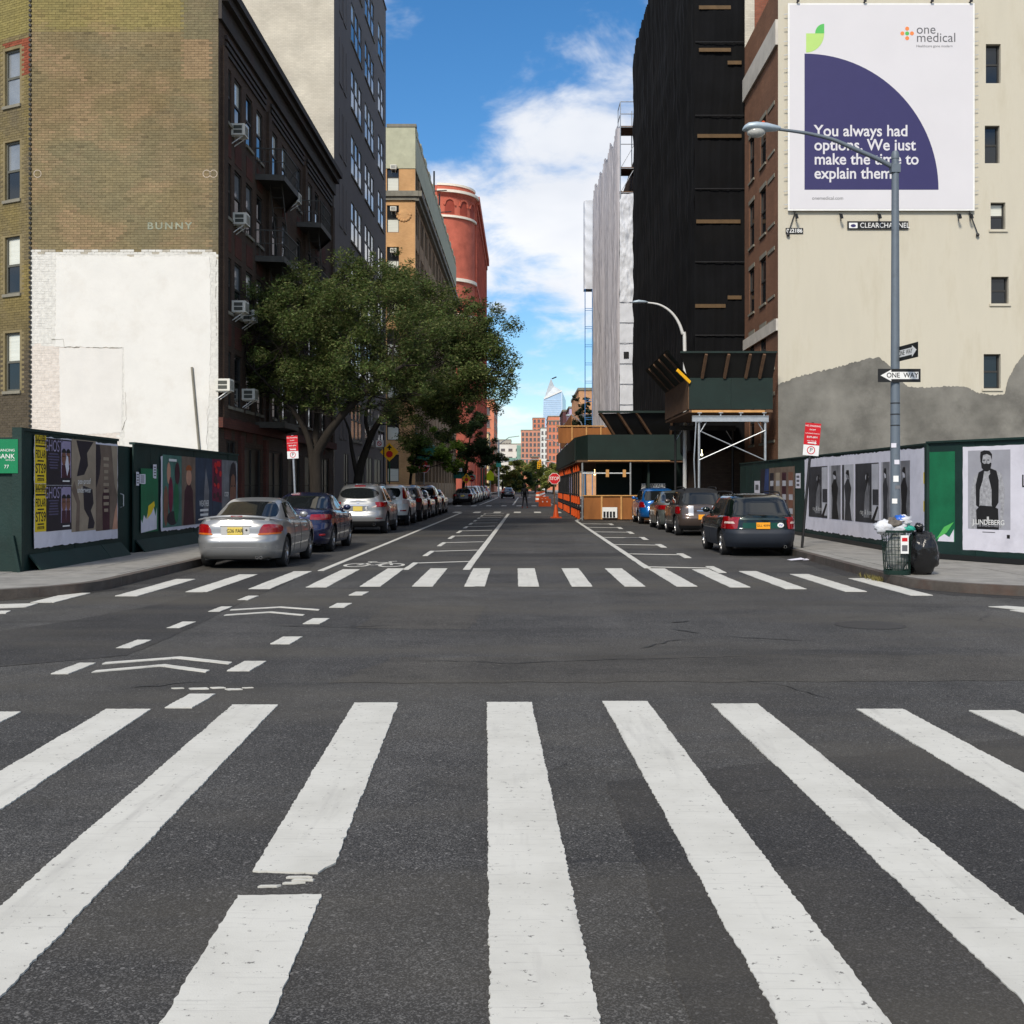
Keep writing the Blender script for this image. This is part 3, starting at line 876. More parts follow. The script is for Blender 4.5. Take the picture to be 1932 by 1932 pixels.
M_DIM = mat('dim_shop_glass', (0.008, 0.009, 0.010), 0.35, var=0.3, vscale=1.2, spec=0.25, rnd=1)
class Facade:
    def __init__(s, bld, loc, rotz, W, H, material, depth=0.16):
        s.b = bld; s.loc = Vector(loc) - wp(bld); s.rot = rotz; s.W = W; s.H = H; s.m = material; s.d = depth; s.holes = []
        s.R = Matrix.Rotation(rotz, 3, 'Z')
    def at(s, x, y, z): return s.loc + s.R @ Vector((x, y, z))
    def hole(s, x, z, w, h): s.holes.append((x, x+w, z, z+h))
    def window(s, x, z, w, h, style='double', fm=None, glass=None, up=None, sill=None, lintel=None, depth=None, sill_t=0.09):
        fm = fm or M_FRAMED; glass = glass or M_GLASSD
        s.hole(x, z, w, h)
        f, panes = win_meshes(w, h, style, fm, glass)
        o = put(f, 'window', s.b, s.at(x, s.d-0.07 if depth is None else depth, z), s.rot)
        for i, p in enumerate(panes):
            q = p
            if up is not None and i == len(panes)-1 and style == 'double':
                q = win_meshes(w, h, style, fm, up)[1][i]
            put(q, 'pane', o)
        if sill is not None:
            key = ('sill', round(w,3), sill.name, sill_t)
            if key not in WCACHE: WCACHE[key] = MB().box(-0.07, w+0.07, -0.06, 0.05, -sill_t, 0.0).mesh('sill', sill)
            put(WCACHE[key], 'sill', o, (0, -(s.d-0.07 if depth is None else depth), -0.002))
        if lintel is not None:
            key = ('lintel', round(w,3), lintel.name)
            if key not in WCACHE: WCACHE[key] = MB().box(-0.1, w+0.1, -0.025, 0.05, 0.0, 0.17).mesh('lintel', lintel)
            put(WCACHE[key], 'lintel', o, (0, -(s.d-0.07 if depth is None else depth), h+0.002))
        return o
    def piece(s, name, mb, material, smooth=False, parent=None):
        return put(mb.mesh(name, material, smooth), name, parent or s.b, s.loc, s.rot)
    def finish(s, name='wall', thick=0.3):
        mb = MB()
        xs = sorted(set([0, s.W] + [round(max(0,min(s.W,a)),4) for h in s.holes for a in h[:2]]))
        zs = sorted(set([0, s.H] + [round(max(0,min(s.H,a)),4) for h in s.holes for a in h[2:]]))
        H = np.array(s.holes) if s.holes else np.zeros((0,4))
        for j in range(len(zs)-1):
            run = None
            zc = (zs[j]+zs[j+1])/2
            for i in range(len(xs)-1):
                xc = (xs[i]+xs[i+1])/2
                solid = not (len(H) and np.any((H[:,0] < xc) & (H[:,1] > xc) & (H[:,2] < zc) & (H[:,3] > zc)))
                if solid and run is None: run = xs[i]
                if (not solid or i == len(xs)-2) and run is not None:
                    e = xs[i] if not solid else xs[i+1]
                    mb.add([(run,0,zs[j]),(e,0,zs[j]),(e,0,zs[j+1]),(run,0,zs[j+1])], [(0,1,2,3)])
                    run = None
        d = s.d
        for (a, b, c, e) in s.holes:
            mb.add([(a,0,c),(b,0,c),(b,0,e),(a,0,e),(a,d,c),(b,d,c),(b,d,e),(a,d,e)], [(0,4,5,1),(1,5,6,2),(2,6,7,3),(3,7,4,0),(4,7,6,5)])
        W, Hh = s.W, s.H
        t = thick
        mb.add([(0,0,0),(W,0,0),(W,0,Hh),(0,0,Hh),(0,t,0),(W,t,0),(W,t,Hh),(0,t,Hh)], [(3,2,6,7)])
        return put(mb.mesh(name, s.m, recalc=False), name, s.b, s.loc, s.rot)

def brick_field(parent, loc, rotz, W, z0, z1, colfn, material, single_mat=None, n_single=0, choose=None, name='brick_courses'):
    """real bricks standing 9 mm proud of the mortar, running bond"""
    bw, bh, g = 0.215, 0.0745, 0.009
    V = []; Fc = []; Cc = []
    singles = []
    row = 0
    z = z0
    while z + bh <= z1:
        x = -bw*0.5 if row % 2 else 0.0
        while x < W - 0.02:
            a, b = max(0.0, x), min(W, x+bw)
            if b - a > 0.04:
                c = colfn((a+b)/2, z)
                if c is not None:
                    p = 0.006 + random.random()*0.006
                    if single_mat and len(singles) < n_single and b-a > 0.2 and choose((a+b)/2, z):
                        singles.append((a, z, c, p))
                    else:
                        q = len(V)
                        x0, x1, y0, zz0, zz1 = a+g/2, b-g/2, -p, z+g/2, z+bh-g/2
                        V += [(x0,y0,zz0),(x1,y0,zz0),(x1,y0,zz1),(x0,y0,zz1),(x0,0.01,zz0),(x1,0.01,zz0),(x1,0.01,zz1),(x0,0.01,zz1)]
                        Fc += [(q,q+1,q+2,q+3),(q+3,q+2,q+6,q+7),(q,q+4,q+5,q+1),(q,q+3,q+7,q+4),(q+1,q+5,q+6,q+2)]
                        Cc += [c]*8
            x += bw
        z += bh; row += 1
    me = bpy.data.meshes.new(name)
    me.from_pydata(V, [], Fc)
    at = me.attributes.new('Col', 'FLOAT_COLOR', 'POINT')
    arr = np.ones((len(V), 4), dtype=np.float32); arr[:, :3] = np.array(Cc)
    at.data.foreach_set('color', arr.ravel())
    me.materials.append(material)
    base = Vector(loc) - wp(parent)
    o = put(me, name, parent, base, rotz); tag(o, kind='stuff')
    if singles:
        sm = MB().box(g/2, bw-g/2, -0.009, 0.01, g/2, bh-g/2).mesh('brick', single_mat)
        R = Matrix.Rotation(rotz, 3, 'Z')
        for (a, z, c, p) in singles:
            b = put(sm, 'brick', parent, base + R @ Vector((a, random.uniform(-.003,.003), z)), rotz)
            b.color = (*c, 1)
    return o

M_BRICKA = attr_mat('painted_brick')
M_BRICKO = attr_mat('painted_brick_single', obj=True)
M_MORTAR = mat('old_mortar', C(126, 114, 84), 0.95, var=0.25, vscale=2)
M_DKBRICK = brick_mat('sooty_brown_brick', C(84, 69, 58), C(74, 59, 50), C(62, 53, 47), dirt=C(52, 46, 42), dirt_amt=0.6)
M_RIBRICK = brick_mat('red_panel_brick', C(94, 56, 48), C(84, 50, 43), C(70, 54, 48))
M_CHAR = mat('charcoal_paint', C(110, 104, 102), 0.8, var=0.08, vscale=0.8, bump=0.12, bscale=30)
M_CREAMBR = brick_mat('cream_painted_brick', C(206, 199, 184), C(196, 189, 174), C(178, 171, 158), bump=0.35, dirt=C(172, 164, 150), dirt_amt=0.4)
M_CORNICE = mat('painted_cornice', C(58, 53, 49), 0.75, var=0.2, vscale=1.5, dirt=C(80, 44, 42), dirt_amt=0.5)
M_ROOF = mat('tar_roof', (0.04, 0.04, 0.04), 0.9, var=0.2)

# ---------------- old brick tenement on the left, white paint on its blank wall
YO = YX(412, XL)           # its blank wall faces us here
YO2 = YX(630, XL)
ZO = PZ(330, YO2)
bx0 = PX(58, YO)
olive = empty('brick_tenement', (XL-3, YO+10, SW), 'old brick tenement with flaking olive paint, white lower wall and fire escapes', 'building')
fw = Facade(olive, (bx0, YO, SW), 0, XL-bx0, ZO-SW, M_MORTAR)
fw.finish()
zw = PZ(474, YO)
def olive_col(x, z):
    W = XL-bx0
    zz = z + SW
    u, v = x/W, (zz)/ZO
    edge = zw + 0.10*mnoise.noise(Vector((x*1.7, 3.0, 0))) - (0.16 if u > 0.97 else 0)
    if zz < edge:
        k = 0.98 + 0.02*random.random()
        c = Vector(C(214, 212, 206))*k
        if u < 0.46 and zz < PZ(655, YO) + 0.1*mnoise.noise(Vector((x*3,1,0))) : c = Vector(C(214, 205, 196))*k
        if zz > edge-0.16 and random.random() < 0.35: c = c.lerp(Vector(C(160,150,130)), 0.7)
        return tuple(c)
    n1 = mnoise.fractal(Vector((x*0.9+4, zz*1.3, 1.7)), 0.8, 2.1, 4)
    n2 = mnoise.fractal(Vector((x*0.55+9, zz*0.9, 7.7)), 0.9, 2.0, 4)
    n3 = mnoise.noise(Vector((x*0.4, zz*0.5, 3.3)))
    ol = Vector(C(134, 122, 92)); pk = Vector(C(160, 132, 104)); gr = Vector(C(116, 110, 86)); ye = Vector(C(146, 136, 76)); br = Vector(C(126, 110, 80))
    c = ol.lerp(br, max(0, min(1, n3*1.4+0.3)))
    t = max(0, min(1, (n1+0.12)*2.4)); t *= 0.3 + 0.7*random.random()
    c = c.lerp(pk, t*0.55)
    c = c.lerp(gr, max(0, min(1, n2*2.0))*0.5)
    if v > 0.915 and u < 0.80 + 0.03*random.random(): c = c.lerp(ye, 0.5 if zz > PZ(52, YO) + 0.2*n1 else 0.3)
    if u > 0.955: c = c.lerp(Vector(C(104,98,80)), 0.7)
    elif v > 0.9 and u >= 0.8: c = c.lerp(gr, 0.7)
    elif 0.8 < u < 0.955 and PZ(150, YO) < zz < PZ(60, YO): c = c.lerp(pk, 0.5)
    c = c*(0.9 + 0.18*random.random())
    if random.random() < 0.025: c = c*0.75
    return tuple(c)
brick_field(olive, (bx0, YO, SW), 0, XL-bx0, 1.6, ZO-SW, olive_col, M_BRICKA, M_BRICKO, 300,
    lambda x, z: 9.0 < z < 13.2 and mnoise.noise(Vector((x*0.9+4, z*1.3, 1.7))) > 0.12)
M_WPAINT = mat('white_wall_paint', C(220,218,213), .85, var=.04, vscale=1.3, bump=.25, bscale=7, dirt=C(205,200,192), dirt_amt=.5, dirt_scale=1.2)
MB().box(bx0+0.01, XL-0.01, YO-0.004, YO+0.01, 1.7, zw-0.06).build('white_paint_coat', M_WPAINT, olive)
def ragged(pts, amp, st=4):
    out = []
    for a, b in zip(pts, pts[1:]+pts[:1]):
        k = max(2, int(math.dist(a, b)/st))
        out += [(PX(a[0]+(b[0]-a[0])*i/k+random.uniform(-amp,amp), YO), PZ(a[1]+(b[1]-a[1])*i/k+random.uniform(-amp,amp), YO)) for i in range(k)]
    return out
MB().prism(ragged([(106,484),(396,484),(398,640),(394,770),(390,880),(236,880),(236,822),(234,656),(104,654),(106,570)], 1.2), YO-0.017, YO).build('plaster_coat', M_WPAINT, olive)
MB().prism(ragged([(112,656),(232,658),(230,816),(150,820),(114,818)], 1.0), YO-0.014, YO).build('plaster_coat', mat('grey_white_plaster', C(216,213,208), .85, var=.05, vscale=1.5, bump=.2, bscale=8), olive)
# stains and scrawls on the wall
M_TURQ = mat('turquoise_spray', C(142, 146, 128), 0.8, var=0.3, vscale=7)
M_CHALK = mat('chalk_mark', C(190, 176, 160), 0.9, var=0.2)
g = text(olive, 'BUNNY', 0, 0, 0.29, M_TURQ, bold=0.025, sx=1.15, spacing=1.3, name='graffiti')
g.location = Vector((PX(320, YO), YO-0.014, PZ(427, YO))) - wp(olive)
for (u, v) in ((71, 328), (390, 328), (403, 328)):
    m_ = MB(); r0, r1 = 0.12, 0.10
    for i in range(18):
        t0, t1 = 2*math.pi*i/18, 2*math.pi*(i+1)/18
        cx, cz = PX(u, YO), PZ(v, YO)
        m_.add([(cx+r0*math.cos(t0),YO-0.0135,cz+r0*math.sin(t0)),(cx+r0*math.cos(t1),YO-0.0135,cz+r0*math.sin(t1)),(cx+r1*math.cos(t1),YO-0.0135,cz+r1*math.sin(t1)),(cx+r1*math.cos(t0),YO-0.0135,cz+r1*math.sin(t0))],[(0,1,2,3)])
    m_.build('chalk_circle', M_CHALK, olive)
# leaning conduit pipe on the white wall
MB().tube([(PX(363,YO), YO-0.06, PZ(693,YO)), (PX(379,YO), YO-0.06, PZ(870,YO))], 0.035, 8).build('conduit_pipe', M_STONE, olive)
# jagged seams on the white wall
seam = MB()
for pts in ([(97,640),(120,640),(121,655),(236,656)], [(237,740),(238,790),(228,818)], [(408,490),(407,560),(409,640)], [(392,770),(390,845)]):
    p3 = []
    for (a, b) in zip(pts[:-1], pts[1:]):
        k = max(2, int(math.dist(a, b)/6))
        for i in range(k):
            q = i/k
            p3.append((PX(a[0]+(b[0]-a[0])*q + random.uniform(-1,1), YO), YO-0.018, PZ(a[1]+(b[1]-a[1])*q + random.uniform(-1,1), YO)))
    for i in range(len(p3)-1):
        if random.random() < 0.75: seam.bar(p3[i], p3[i+1], 0.004, 0.008+0.012*random.random())
seam.build('mortar_seam', M_STONE, olive)

# street front
WO = YO2 - YO
fs_ = Facade(olive, (XL, YO, SW), math.pi/2, WO, ZO-SW, M_DKBRICK, depth=0.11)
def oy(Y): return Y - YO
cols = [35.55, 36.85, 38.35, 39.85, 42.3, 44.0, 46.8, 49.3, 50.9, 52.6]
heads = [PZ(128,35.6), PZ(128,35.6)-2.94, PZ(128,35.6)-5.88, PZ(128,35.6)-8.82]
random.seed(11)
for r, hd in enumerate(heads):
    for k, Yc in enumerate(cols):
        gl = random.random()
        fs_.window(oy(Yc)-0.45, hd-1.7-SW, 0.9, 1.7, 'double', M_FRAMED, M_GLASSD, up=(M_SKYGL if gl < 0.45 else (M_BLINDSKYGL if gl < 0.6 else None)), sill=M_STONE)
        if k not in (4, 7) :
            fs_.piece('spandrel_panel', MB().box(oy(Yc)-0.42, oy(Yc)+0.42, -0.012, 0.01, hd-2.75-SW, hd-2.05-SW), M_RIBRICK)
# ground floor openings with brick piers between
for (a, b, h) in ((0.9, 2.1, 2.9), (3.0, 5.6, 2.75), (6.6, 9.2, 2.75), (10.2, 12.6, 2.75), (13.6, 16.4, 2.75), (17.4, 19.6, 2.75)):
    fs_.window(a, 0.25, b-a, h-0.25, 'grid', M_FRAMED, M_DIM)
for (a, b) in ((2.35, 2.75), (5.9, 6.3)):
    fs_.piece('brick_pier', MB().box(a, b, -0.12, 0.0, 0, 3.1), M_RIBRICK)
# pilasters, belt, cornice
for Yc in (35.0, 41.15, 48.0, 54.9):
    fs_.piece('pilaster', MB().box(oy(Yc)-0.25, oy(Yc)+0.25, -0.1, 0, 3.4, ZO-SW-1.7), M_DKBRICK)
fs_.piece('belt_course', MB().box(0, WO, -0.14, 0, 3.25, 3.55), M_RIBRICK)
zt = ZO - SW
cor = MB().box(0.002, WO, -0.10, 0, zt-1.0, zt-0.45).box(0.002, WO, -0.28, 0, zt-0.45, zt-0.2).box(0.002, WO, -0.42, 0, zt-0.2, zt+0.05)
fs_.piece('cornice', cor, M_CORNICE)
for (a, b) in ((0.7, 6.2), (7.0, 13.2), (13.9, 20.2)):
    pn = MB()
    for i in range(3): pn.box(a, b, -0.05-0.02*i, 0, zt-1.75+0.2*i, zt-1.63+0.2*i)
    fs_.piece('frieze_moulding', pn, M_CORNICE)
fs_.finish()
MB().box(bx0, XL, YO+0.002, YO2-0.01, ZO-0.4, ZO-0.25).build('roof', M_ROOF, olive)
MB().box(bx0-0.02, XL+0.02, YO-0.03, YO+0.28, ZO-0.02, ZO+0.05).build('coping', M_STONE, olive)

# fire escapes
M_IRON = mat('fire_escape_iron', C(70, 68, 64), 0.6, metal=0.2, var=0.25, vscale=4)
for (Yb, tiers) in ((39.2, (12.25, 9.45, 6.6, 3.75)), (46.3, (12.25, 9.45, 6.6))):
    for zb in tiers:
        pl = MB()
        out = [(XL, Yb), (XL+0.95, Yb+0.15), (XL+0.95, Yb+2.6), (XL, Yb+4.9)]
        pl.slab(out, zb-0.05, zb+0.03)
        for (p, q) in zip(out[:-1], out[1:]): pl.bar((*p, zb-0.03), (*q, zb-0.03), 0.05, 0.2)
        b_ = pl.build('fire_escape_balcony', M_IRON, olive)
        rl = MB()
        for (p, q) in zip(out[:-1], out[1:]):
            rl.bar((*p, zb+0.95), (*q, zb+0.95), 0.04, 0.04); rl.bar((*p, zb+0.5), (*q, zb+0.5), 0.025, 0.025)
            L = math.dist(p, q); k = max(2, int(L/0.16))
            for i in range(k+1):
                t = i/k
                x, y = p[0]+(q[0]-p[0])*t, p[1]+(q[1]-p[1])*t
                rl.box(x-.009, x+.009, y-.009, y+.009, zb, zb+0.95)
        rl.build('railing', M_IRON, b_)
    ld = MB()
    for (za, zb2) in zip(tiers[:-1], tiers[1:]):
        for dx in (0.3, 0.72):
            ld.bar((XL+dx, Yb+0.9, za), (XL+dx, Yb+2.4, zb2), 0.03, 0.06)
        for i in range(9):
            t = (i+0.5)/9
            ld.bar((XL+0.3, Yb+0.9+1.5*t, za+(zb2-za)*t), (XL+0.72, Yb+0.9+1.5*t, za+(zb2-za)*t), 0.02, 0.02)
    ld.build('fire_escape_ladder', M_IRON, olive)

# window air conditioners
M_ACB = mat('air_conditioner_case', C(214, 212, 202), 0.5, var=0.06, vscale=6, dirt=C(170,166,150), dirt_amt=0.4, dirt_scale=6)
M_ACG = mat('air_conditioner_grille', C(74, 76, 70), 0.6, var=0.2, vscale=20)
ac_meshes = {}
def make_ac():
    w, d, h = 0.52, 0.44, 0.36
    r = {}
    c = MB().box(0,d,-w/2,w/2,0,h)
    r['case'] = c.mesh('case', M_ACB)
    gmb = MB()
    for s_ in (-1, 1):      # side louvres
        for (z0_, z1_) in ((0.05, 0.16), (0.19, 0.30)):
            gmb.box(0.09, 0.36, s_*w/2-0.004, s_*w/2+0.004, z0_, z1_)
    for i in range(7): gmb.box(d-0.002, d+0.006, -w/2+.06, w/2-.06, 0.05+i*0.038, 0.066+i*0.038)
    r['grille'] = gmb.mesh('grille', M_ACG)
    bmb = MB()
    for s_ in (0.0,):
        bmb.bar((0.0, s_, -0.26), (0.34, s_, -0.02), 0.025, 0.025); bmb.bar((0.0, s_, -0.015), (0.38, s_, -0.015), 0.025, 0.025)
    r['bracket'] = bmb.mesh('bracket', M_WHITE)
    return r
ACM = make_ac()
def ac(loc, label, rotz=0.0):
    o = empty('air_conditioner', loc, label, 'air conditioner', 'window air conditioners', rotz)
    put(ACM['case'], 'case', o); put(ACM['grille'], 'grille', o)
    for s_ in (-0.16, 0.16): put(ACM['bracket'], 'bracket', o, (0, s_, 0))
    return o
def yz(u, v, X=XL+0.3):
    Y = YX(u, X); return (XL-0.02, Y, PZ(v, Y)-0.18)
ac(yz(458,248), 'white air conditioner under the cornice, highest one near the painted corner of the brick tenement')
ac(yz(561,375), 'white air conditioner catching light between the two upper fire escape balconies')
ac(yz(461,415), 'white air conditioner one floor below the highest one on the brick tenement')
ac(yz(558,515), 'grey shaded air conditioner just above the tree crown beside the fire escape')
ac(yz(459,580), 'white air conditioner at the left edge of the tree crown, upper of the two there')
ac(yz(476,597), 'white air conditioner half hidden by leaves, lower of the two at the crown edge')
ac(yz(430,727), 'small white air conditioner low on the tenement close to the white painted wall')
ac(yz(477,745), 'cream air conditioner low on the tenement beside the lowest balcony')

# ---------------- splayed brick wall at the left edge
ang = math.radians(-28)
YS = YO + 0.02
splay = empty('brick_apartment_house', (bx0-3, YS+3, SW), 'yellowish brick apartment house with stacked windows at the left edge of the picture', 'building')
Ls = 6.0
R_ = Matrix.Rotation(ang, 3, 'Z')
org = Vector((bx0, YS, SW)) + R_ @ Vector((-Ls, 0, 0))
fsp = Facade(splay, org, ang, Ls, ZO+1.5, M_MORTAR, depth=0.14)
wrects = []
for (v0_, v1_) in ((95, 200), (268, 378), (447, 555), (628, 738)):
    Yw = YS + 0.45
    z1_, z0_ = PZ(v0_, Yw), PZ(v1_, Yw)
    for xo in (Ls-1.18, Ls-3.4, Ls-5.4):
        fsp.window(xo, z0_-SW, 0.68, z1_-z0_, 'double', M_FRAMEG, M_SKYGL if v0_ < 100 else M_GLASSD, up=M_SKYGL if v0_ < 300 else M_BLINDSKYGL, sill=M_STONE)
        wrects.append((xo-0.02, xo+0.70, z0_-SW-0.1, z1_-SW+0.02))
fsp.finish()
def splay_col(x, z):
    for (a, b, c, d) in wrects:
        if a-0.1 < x < b+0.1 and c-0.03 < z < d: return None
    v = z + SW
    if PZ(140, YS) < v < PZ(72, YS) and Ls-1.25 < x < Ls-0.02 + 0.0:
        return tuple(Vector(C(134, 74, 54))*(0.8+0.35*random.random()))
    n1 = mnoise.fractal(Vector((x*0.9+1, v*0.7, 9.7)), 0.8, 2.1, 4)
    c = Vector(C(128, 114, 72)).lerp(Vector(C(110, 100, 78)), max(0, min(1, 0.5+n1)))
    if v > PZ(60, YS): c = c.lerp(Vector(C(142,132,80)), 0.7)
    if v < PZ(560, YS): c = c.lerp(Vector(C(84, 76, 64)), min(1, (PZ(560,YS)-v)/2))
    return tuple(c*(0.85+0.25*random.random()))
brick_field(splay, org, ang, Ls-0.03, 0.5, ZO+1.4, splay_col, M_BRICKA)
# toothed joint between the two walls
tj = MB()
for i in range(int((ZO-1.6)/0.149)):
    z = 1.6 + i*0.149
    tj.box(bx0-0.045, bx0+0.03, YO-0.05, YO+0.02, z, z+0.075)
tj.build('toothed_brick_joint', M_SIGNK, olive)

# ---------------- charcoal apartment block with cream side wall
YC0 = YO2 + 0.02; YC1 = YX(728, XL); ZC = PZ(20, YC1)
char = empty('apartment_block', (XL-8, (YC0+YC1)/2, SW), 'tall charcoal painted apartment block with a blank cream side wall', 'building')
fc = Facade(char, (XL-22, YC0, SW), 0, 22, ZC-SW, M_CREAMBR); fc.finish('side_wall')
fcs = Facade(char, (XL, YC0, SW), math.pi/2, YC1-YC0, ZC-SW, M_CHAR, depth=0.075)
M_CFR = mat('pale_window_frame', C(96, 92, 86), 0.55, var=0.1)
random.seed(5)
hd0 = PZ(249, YX(662, XL)) - 14.2
gcols = []
for (ua, ub, k) in ((662, 683, 3), (688, 706, 3), (713, 724, 2)):
    ya, yb = YX(ua, XL), YX(ub, XL)
    wd = (yb-ya)/k
    for i in range(k): gcols.append((ya+i*wd+0.08, wd-0.16))
for r in range(8):
    hd = hd0 + 3.55*r
    if hd > ZC-0.8 or hd < 4.5: continue
    for (ya, wd) in gcols:
        t = random.random()
        fcs.window(ya-YC0, hd-2.2-SW, wd, 2.2, 'double', M_CFR, M_GLASSD if t < .6 else M_SKYGL, up=(M_BLINDSKYGL if t < 0.3 else (M_SKYGL if t < 0.85 else None)), sill=M_STONE)  # pale panes paint in the bright sky reflected by the glass
    for (ub_, wd) in ((640, 1.0), (648, 0.9)):   # bricked-up windows, only the sills and frames remain
        ya = YX(ub_, XL)
        fcs.piece('blind_window', MB().box(ya-YC0, ya-YC0+wd, -0.04, 0, hd-2.3-SW, hd-2.2-SW).box(ya-YC0, ya-YC0+0.04, -0.02, 0, hd-2.2-SW, hd-SW).box(ya-YC0+wd-.04, ya-YC0+wd, -0.02, 0, hd-2.2-SW, hd-SW), M_CHAR)
for (a, b) in ((3.0, 4.6), (8.0, 10.6), (11.4, 14.0), (15.0, 18.2)):
    fcs.window(a, 0.2, b-a, 3.0, 'grid', M_FRAMED, M_DIM)
fcs.piece('parapet_coping', MB().box(0, YC1-YC0, -0.06, 0.3, ZC-SW, ZC-SW+0.12), M_CHAR)
fcs.finish()
MB().box(XL-22, XL-0.3, YC0+0.3, YC1, ZC-0.6, ZC-0.4).build('roof', M_ROOF, char)
ff = Facade(char, (XL, YC1, SW), math.pi, 22, ZC-SW, M_CREAMBR); ff.finish('rear_wall')

# ---------------- tan brick office building
YT0 = YX(783, XL); YT1 = YX(860, XL); ZT = PZ(240, YT0)
M_TAN = brick_mat('tan_brick', C(204, 160, 112), C(196, 151, 104), C(180, 144, 108), bump=0.2)
M_TANS = brick_mat('tan_street_brick', C(172, 146, 116), C(162, 136, 108), C(142, 122, 100), bump=0.2)
M_TERRA = mat('pale_terracotta', C(176, 176, 152), 0.85, var=0.12, vscale=1.2, dirt=C(140,140,122), dirt_amt=0.5)
tan = empty('office_building', (XL-7, (YT0+YT1)/2, SW), 'tan brick office building with pale terracotta parapet beyond the charcoal block', 'building')
ft = Facade(tan, (XL-14, YT0, SW), 0, 14, ZT-SW, M_TAN, depth=0.2)
zr = [PZ(360, YT0) - 3.52*k for k in range(8)]
for k, zb in enumerate(zr):
    if zb < 1.0: continue
    for xo in (PX(730, YT0), PX(730,YT0)-3.2, PX(730,YT0)-6.4):
        ft.window(xo-(XL-14), zb-SW, 1.02, 2.3, 'double', M_FRAMED, M_BLINDSKYGL, up=M_GLASSD)
for k, zb in enumerate(zr[:4]):
    ac((PX(743, YT0), YT0+0.02, zb+1.75), ['grey window air conditioner in the top window of the tan office building', 'grey window air conditioner in the second window from the top of the tan office building', 'grey window air conditioner in the tan office building window just above the tree crown', 'grey window air conditioner in a tan office building window behind the leaves'][k], -math.pi/2)
z1 = PZ(366, YT0)
ft.piece('belt_course', MB().box(0, 14.3, -0.35, 0, z1-SW-0.25, z1-SW+0.2).box(0, 14.15, -0.18, 0, z1-SW-0.55, z1-SW-0.25), M_STONE)
zp = PZ(318, YT0)
ft.piece('parapet', MB().box(0, 14.03, -0.06, 0, zp-SW, ZT-SW-0.02), M_TERRA)
ft.piece('roof_coping', MB().box(11.6, 14.12, -0.12, 0.5, ZT-SW, ZT-SW+0.25), M_STONE)
# swag ornament on the corner pier
sw_ = MB()
for i in range(9):
    t = math.pi*(i/8); sw_.sphere((14-0.95+0.55*math.cos(t), -0.05, PZ(405,YT0)-SW-0.5*math.sin(t)), (0.12,0.06,0.12), 8, 6)
sw_.box(12.45, 13.65, -0.07, 0, PZ(405,YT0)-SW, PZ(401,YT0)-SW); sw_.sphere((13.05, 0, PZ(406,YT0)-SW), (.5, .07, .5), 16, 8)
ft.piece('carved_swag', sw_, M_TAN)
ft.finish()
LT = YT1-YT0
fts = Facade(tan, (XL, YT0, SW), math.pi/2, LT, ZT-SW, M_TANS, depth=0.15)
nb = 13; bwid = LT/nb
for k, zb in enumerate(zr):
    if zb < 1.0: continue
    for i in range(nb):
        for j in range(2):
            t = (i*7+j*3+k*5) % 10
            fts.window(i*bwid+0.75+j*1.6, zb-SW, 1.35, 2.3, 'plain', M_FRAMED, M_GLASSD if t < 6 else (M_SKYGL if t < 8 else M_BLINDSKYGL))
for i in range(nb+1):
    fts.piece('pier', MB().box(max(0,i*bwid-0.3), min(LT, i*bwid+0.35), -0.03, 0, 0.5, zp-SW), M_TANS)
fts.piece('belt_course', MB().box(-0.3, LT, -0.6, 0, z1-SW-0.25, z1-SW+0.2).box(-0.15, LT, -0.35, 0, z1-SW-0.6, z1-SW-0.25), M_STONE)
fts.piece('belt_course', MB().box(0, LT, -0.4, 0, 4.2, 4.7), M_STONE)
pz = MB().box(0, LT, -0.06, 0.02, zp-SW, ZT-SW-0.7)
for i in range(nb): pz.box(i*bwid+0.2, i*bwid+2.0, -0.1, 0.3, ZT-SW-0.7, ZT-SW)
fts.piece('parapet', pz, M_TERRA)
fts.finish()
MB().box(XL-14, XL-0.3, YT0+0.3, YT1, ZT-1.4, ZT-1.2).build('roof', M_ROOF, tan)
ant = MB()
for (y, zt_) in ((143, 9.0), (152, 8.5)):
    ant.cyl((XL-2.0, y, ZT-1.2), (XL-2.0, y, ZT+zt_), 0.12, 6)
    ant.cyl((XL-4.2, y, ZT+zt_-2.6), (XL-0.4, y, ZT+zt_-2.4), 0.07, 6)
ant.build('roof_mast', M_DKMETAL, tan)
MB().box(XL-4.5, XL-0.6, 136, 150, ZT-1.2, ZT+1.4).build('stair_bulkhead', M_CHAR, tan)

# ---------------- red building with a rounded corner
M_REDB = brick_mat('red_painted_brick', C(198, 108, 88), C(190, 101, 82), C(182, 98, 80), bump=0.15)
M_REDT = mat('white_band', C(236, 226, 210), 0.8, var=0.08)
YP = YX(893, XL); RP = 6.6; ZP = PZ(349, YP)
YP2 = YX(916, XL)
puck = empty('red_brick_building', (XL-9, YP+30, SW), 'large red brick building with rounded corner and white bands', 'building')
cxp, cyp = XL-RP, YP+RP
def arcwall(mb, r, z0, z1, a0=-90, a1=0, n=24, r0=None, cap=True):
    r0 = r0 or r
    vs = []; fs = []
    for i in range(n+1):
        t = math.radians(a0+(a1-a0)*i/n)
        vs += [(cxp+r0*math.cos(t), cyp+r0*math.sin(t), z0), (cxp+r*math.cos(t), cyp+r*math.sin(t), z1)]
        if cap: vs += [(cxp+(r-1.2)*math.cos(t), cyp+(r-1.2)*math.sin(t), z1), (cxp+(r0-1.2)*math.cos(t), cyp+(r0-1.2)*math.sin(t), z0)]
    k = 4 if cap else 2
    for i in range(n):
        a, b = i*k, (i+1)*k
        fs.append((a, b, b+1, a+1))
        if cap: fs += [(a+1, b+1, b+2, a+2), (a+3, a, b, b+3)][:1] + [(a, a+3, b+3, b)]
    return mb.add(vs, fs)
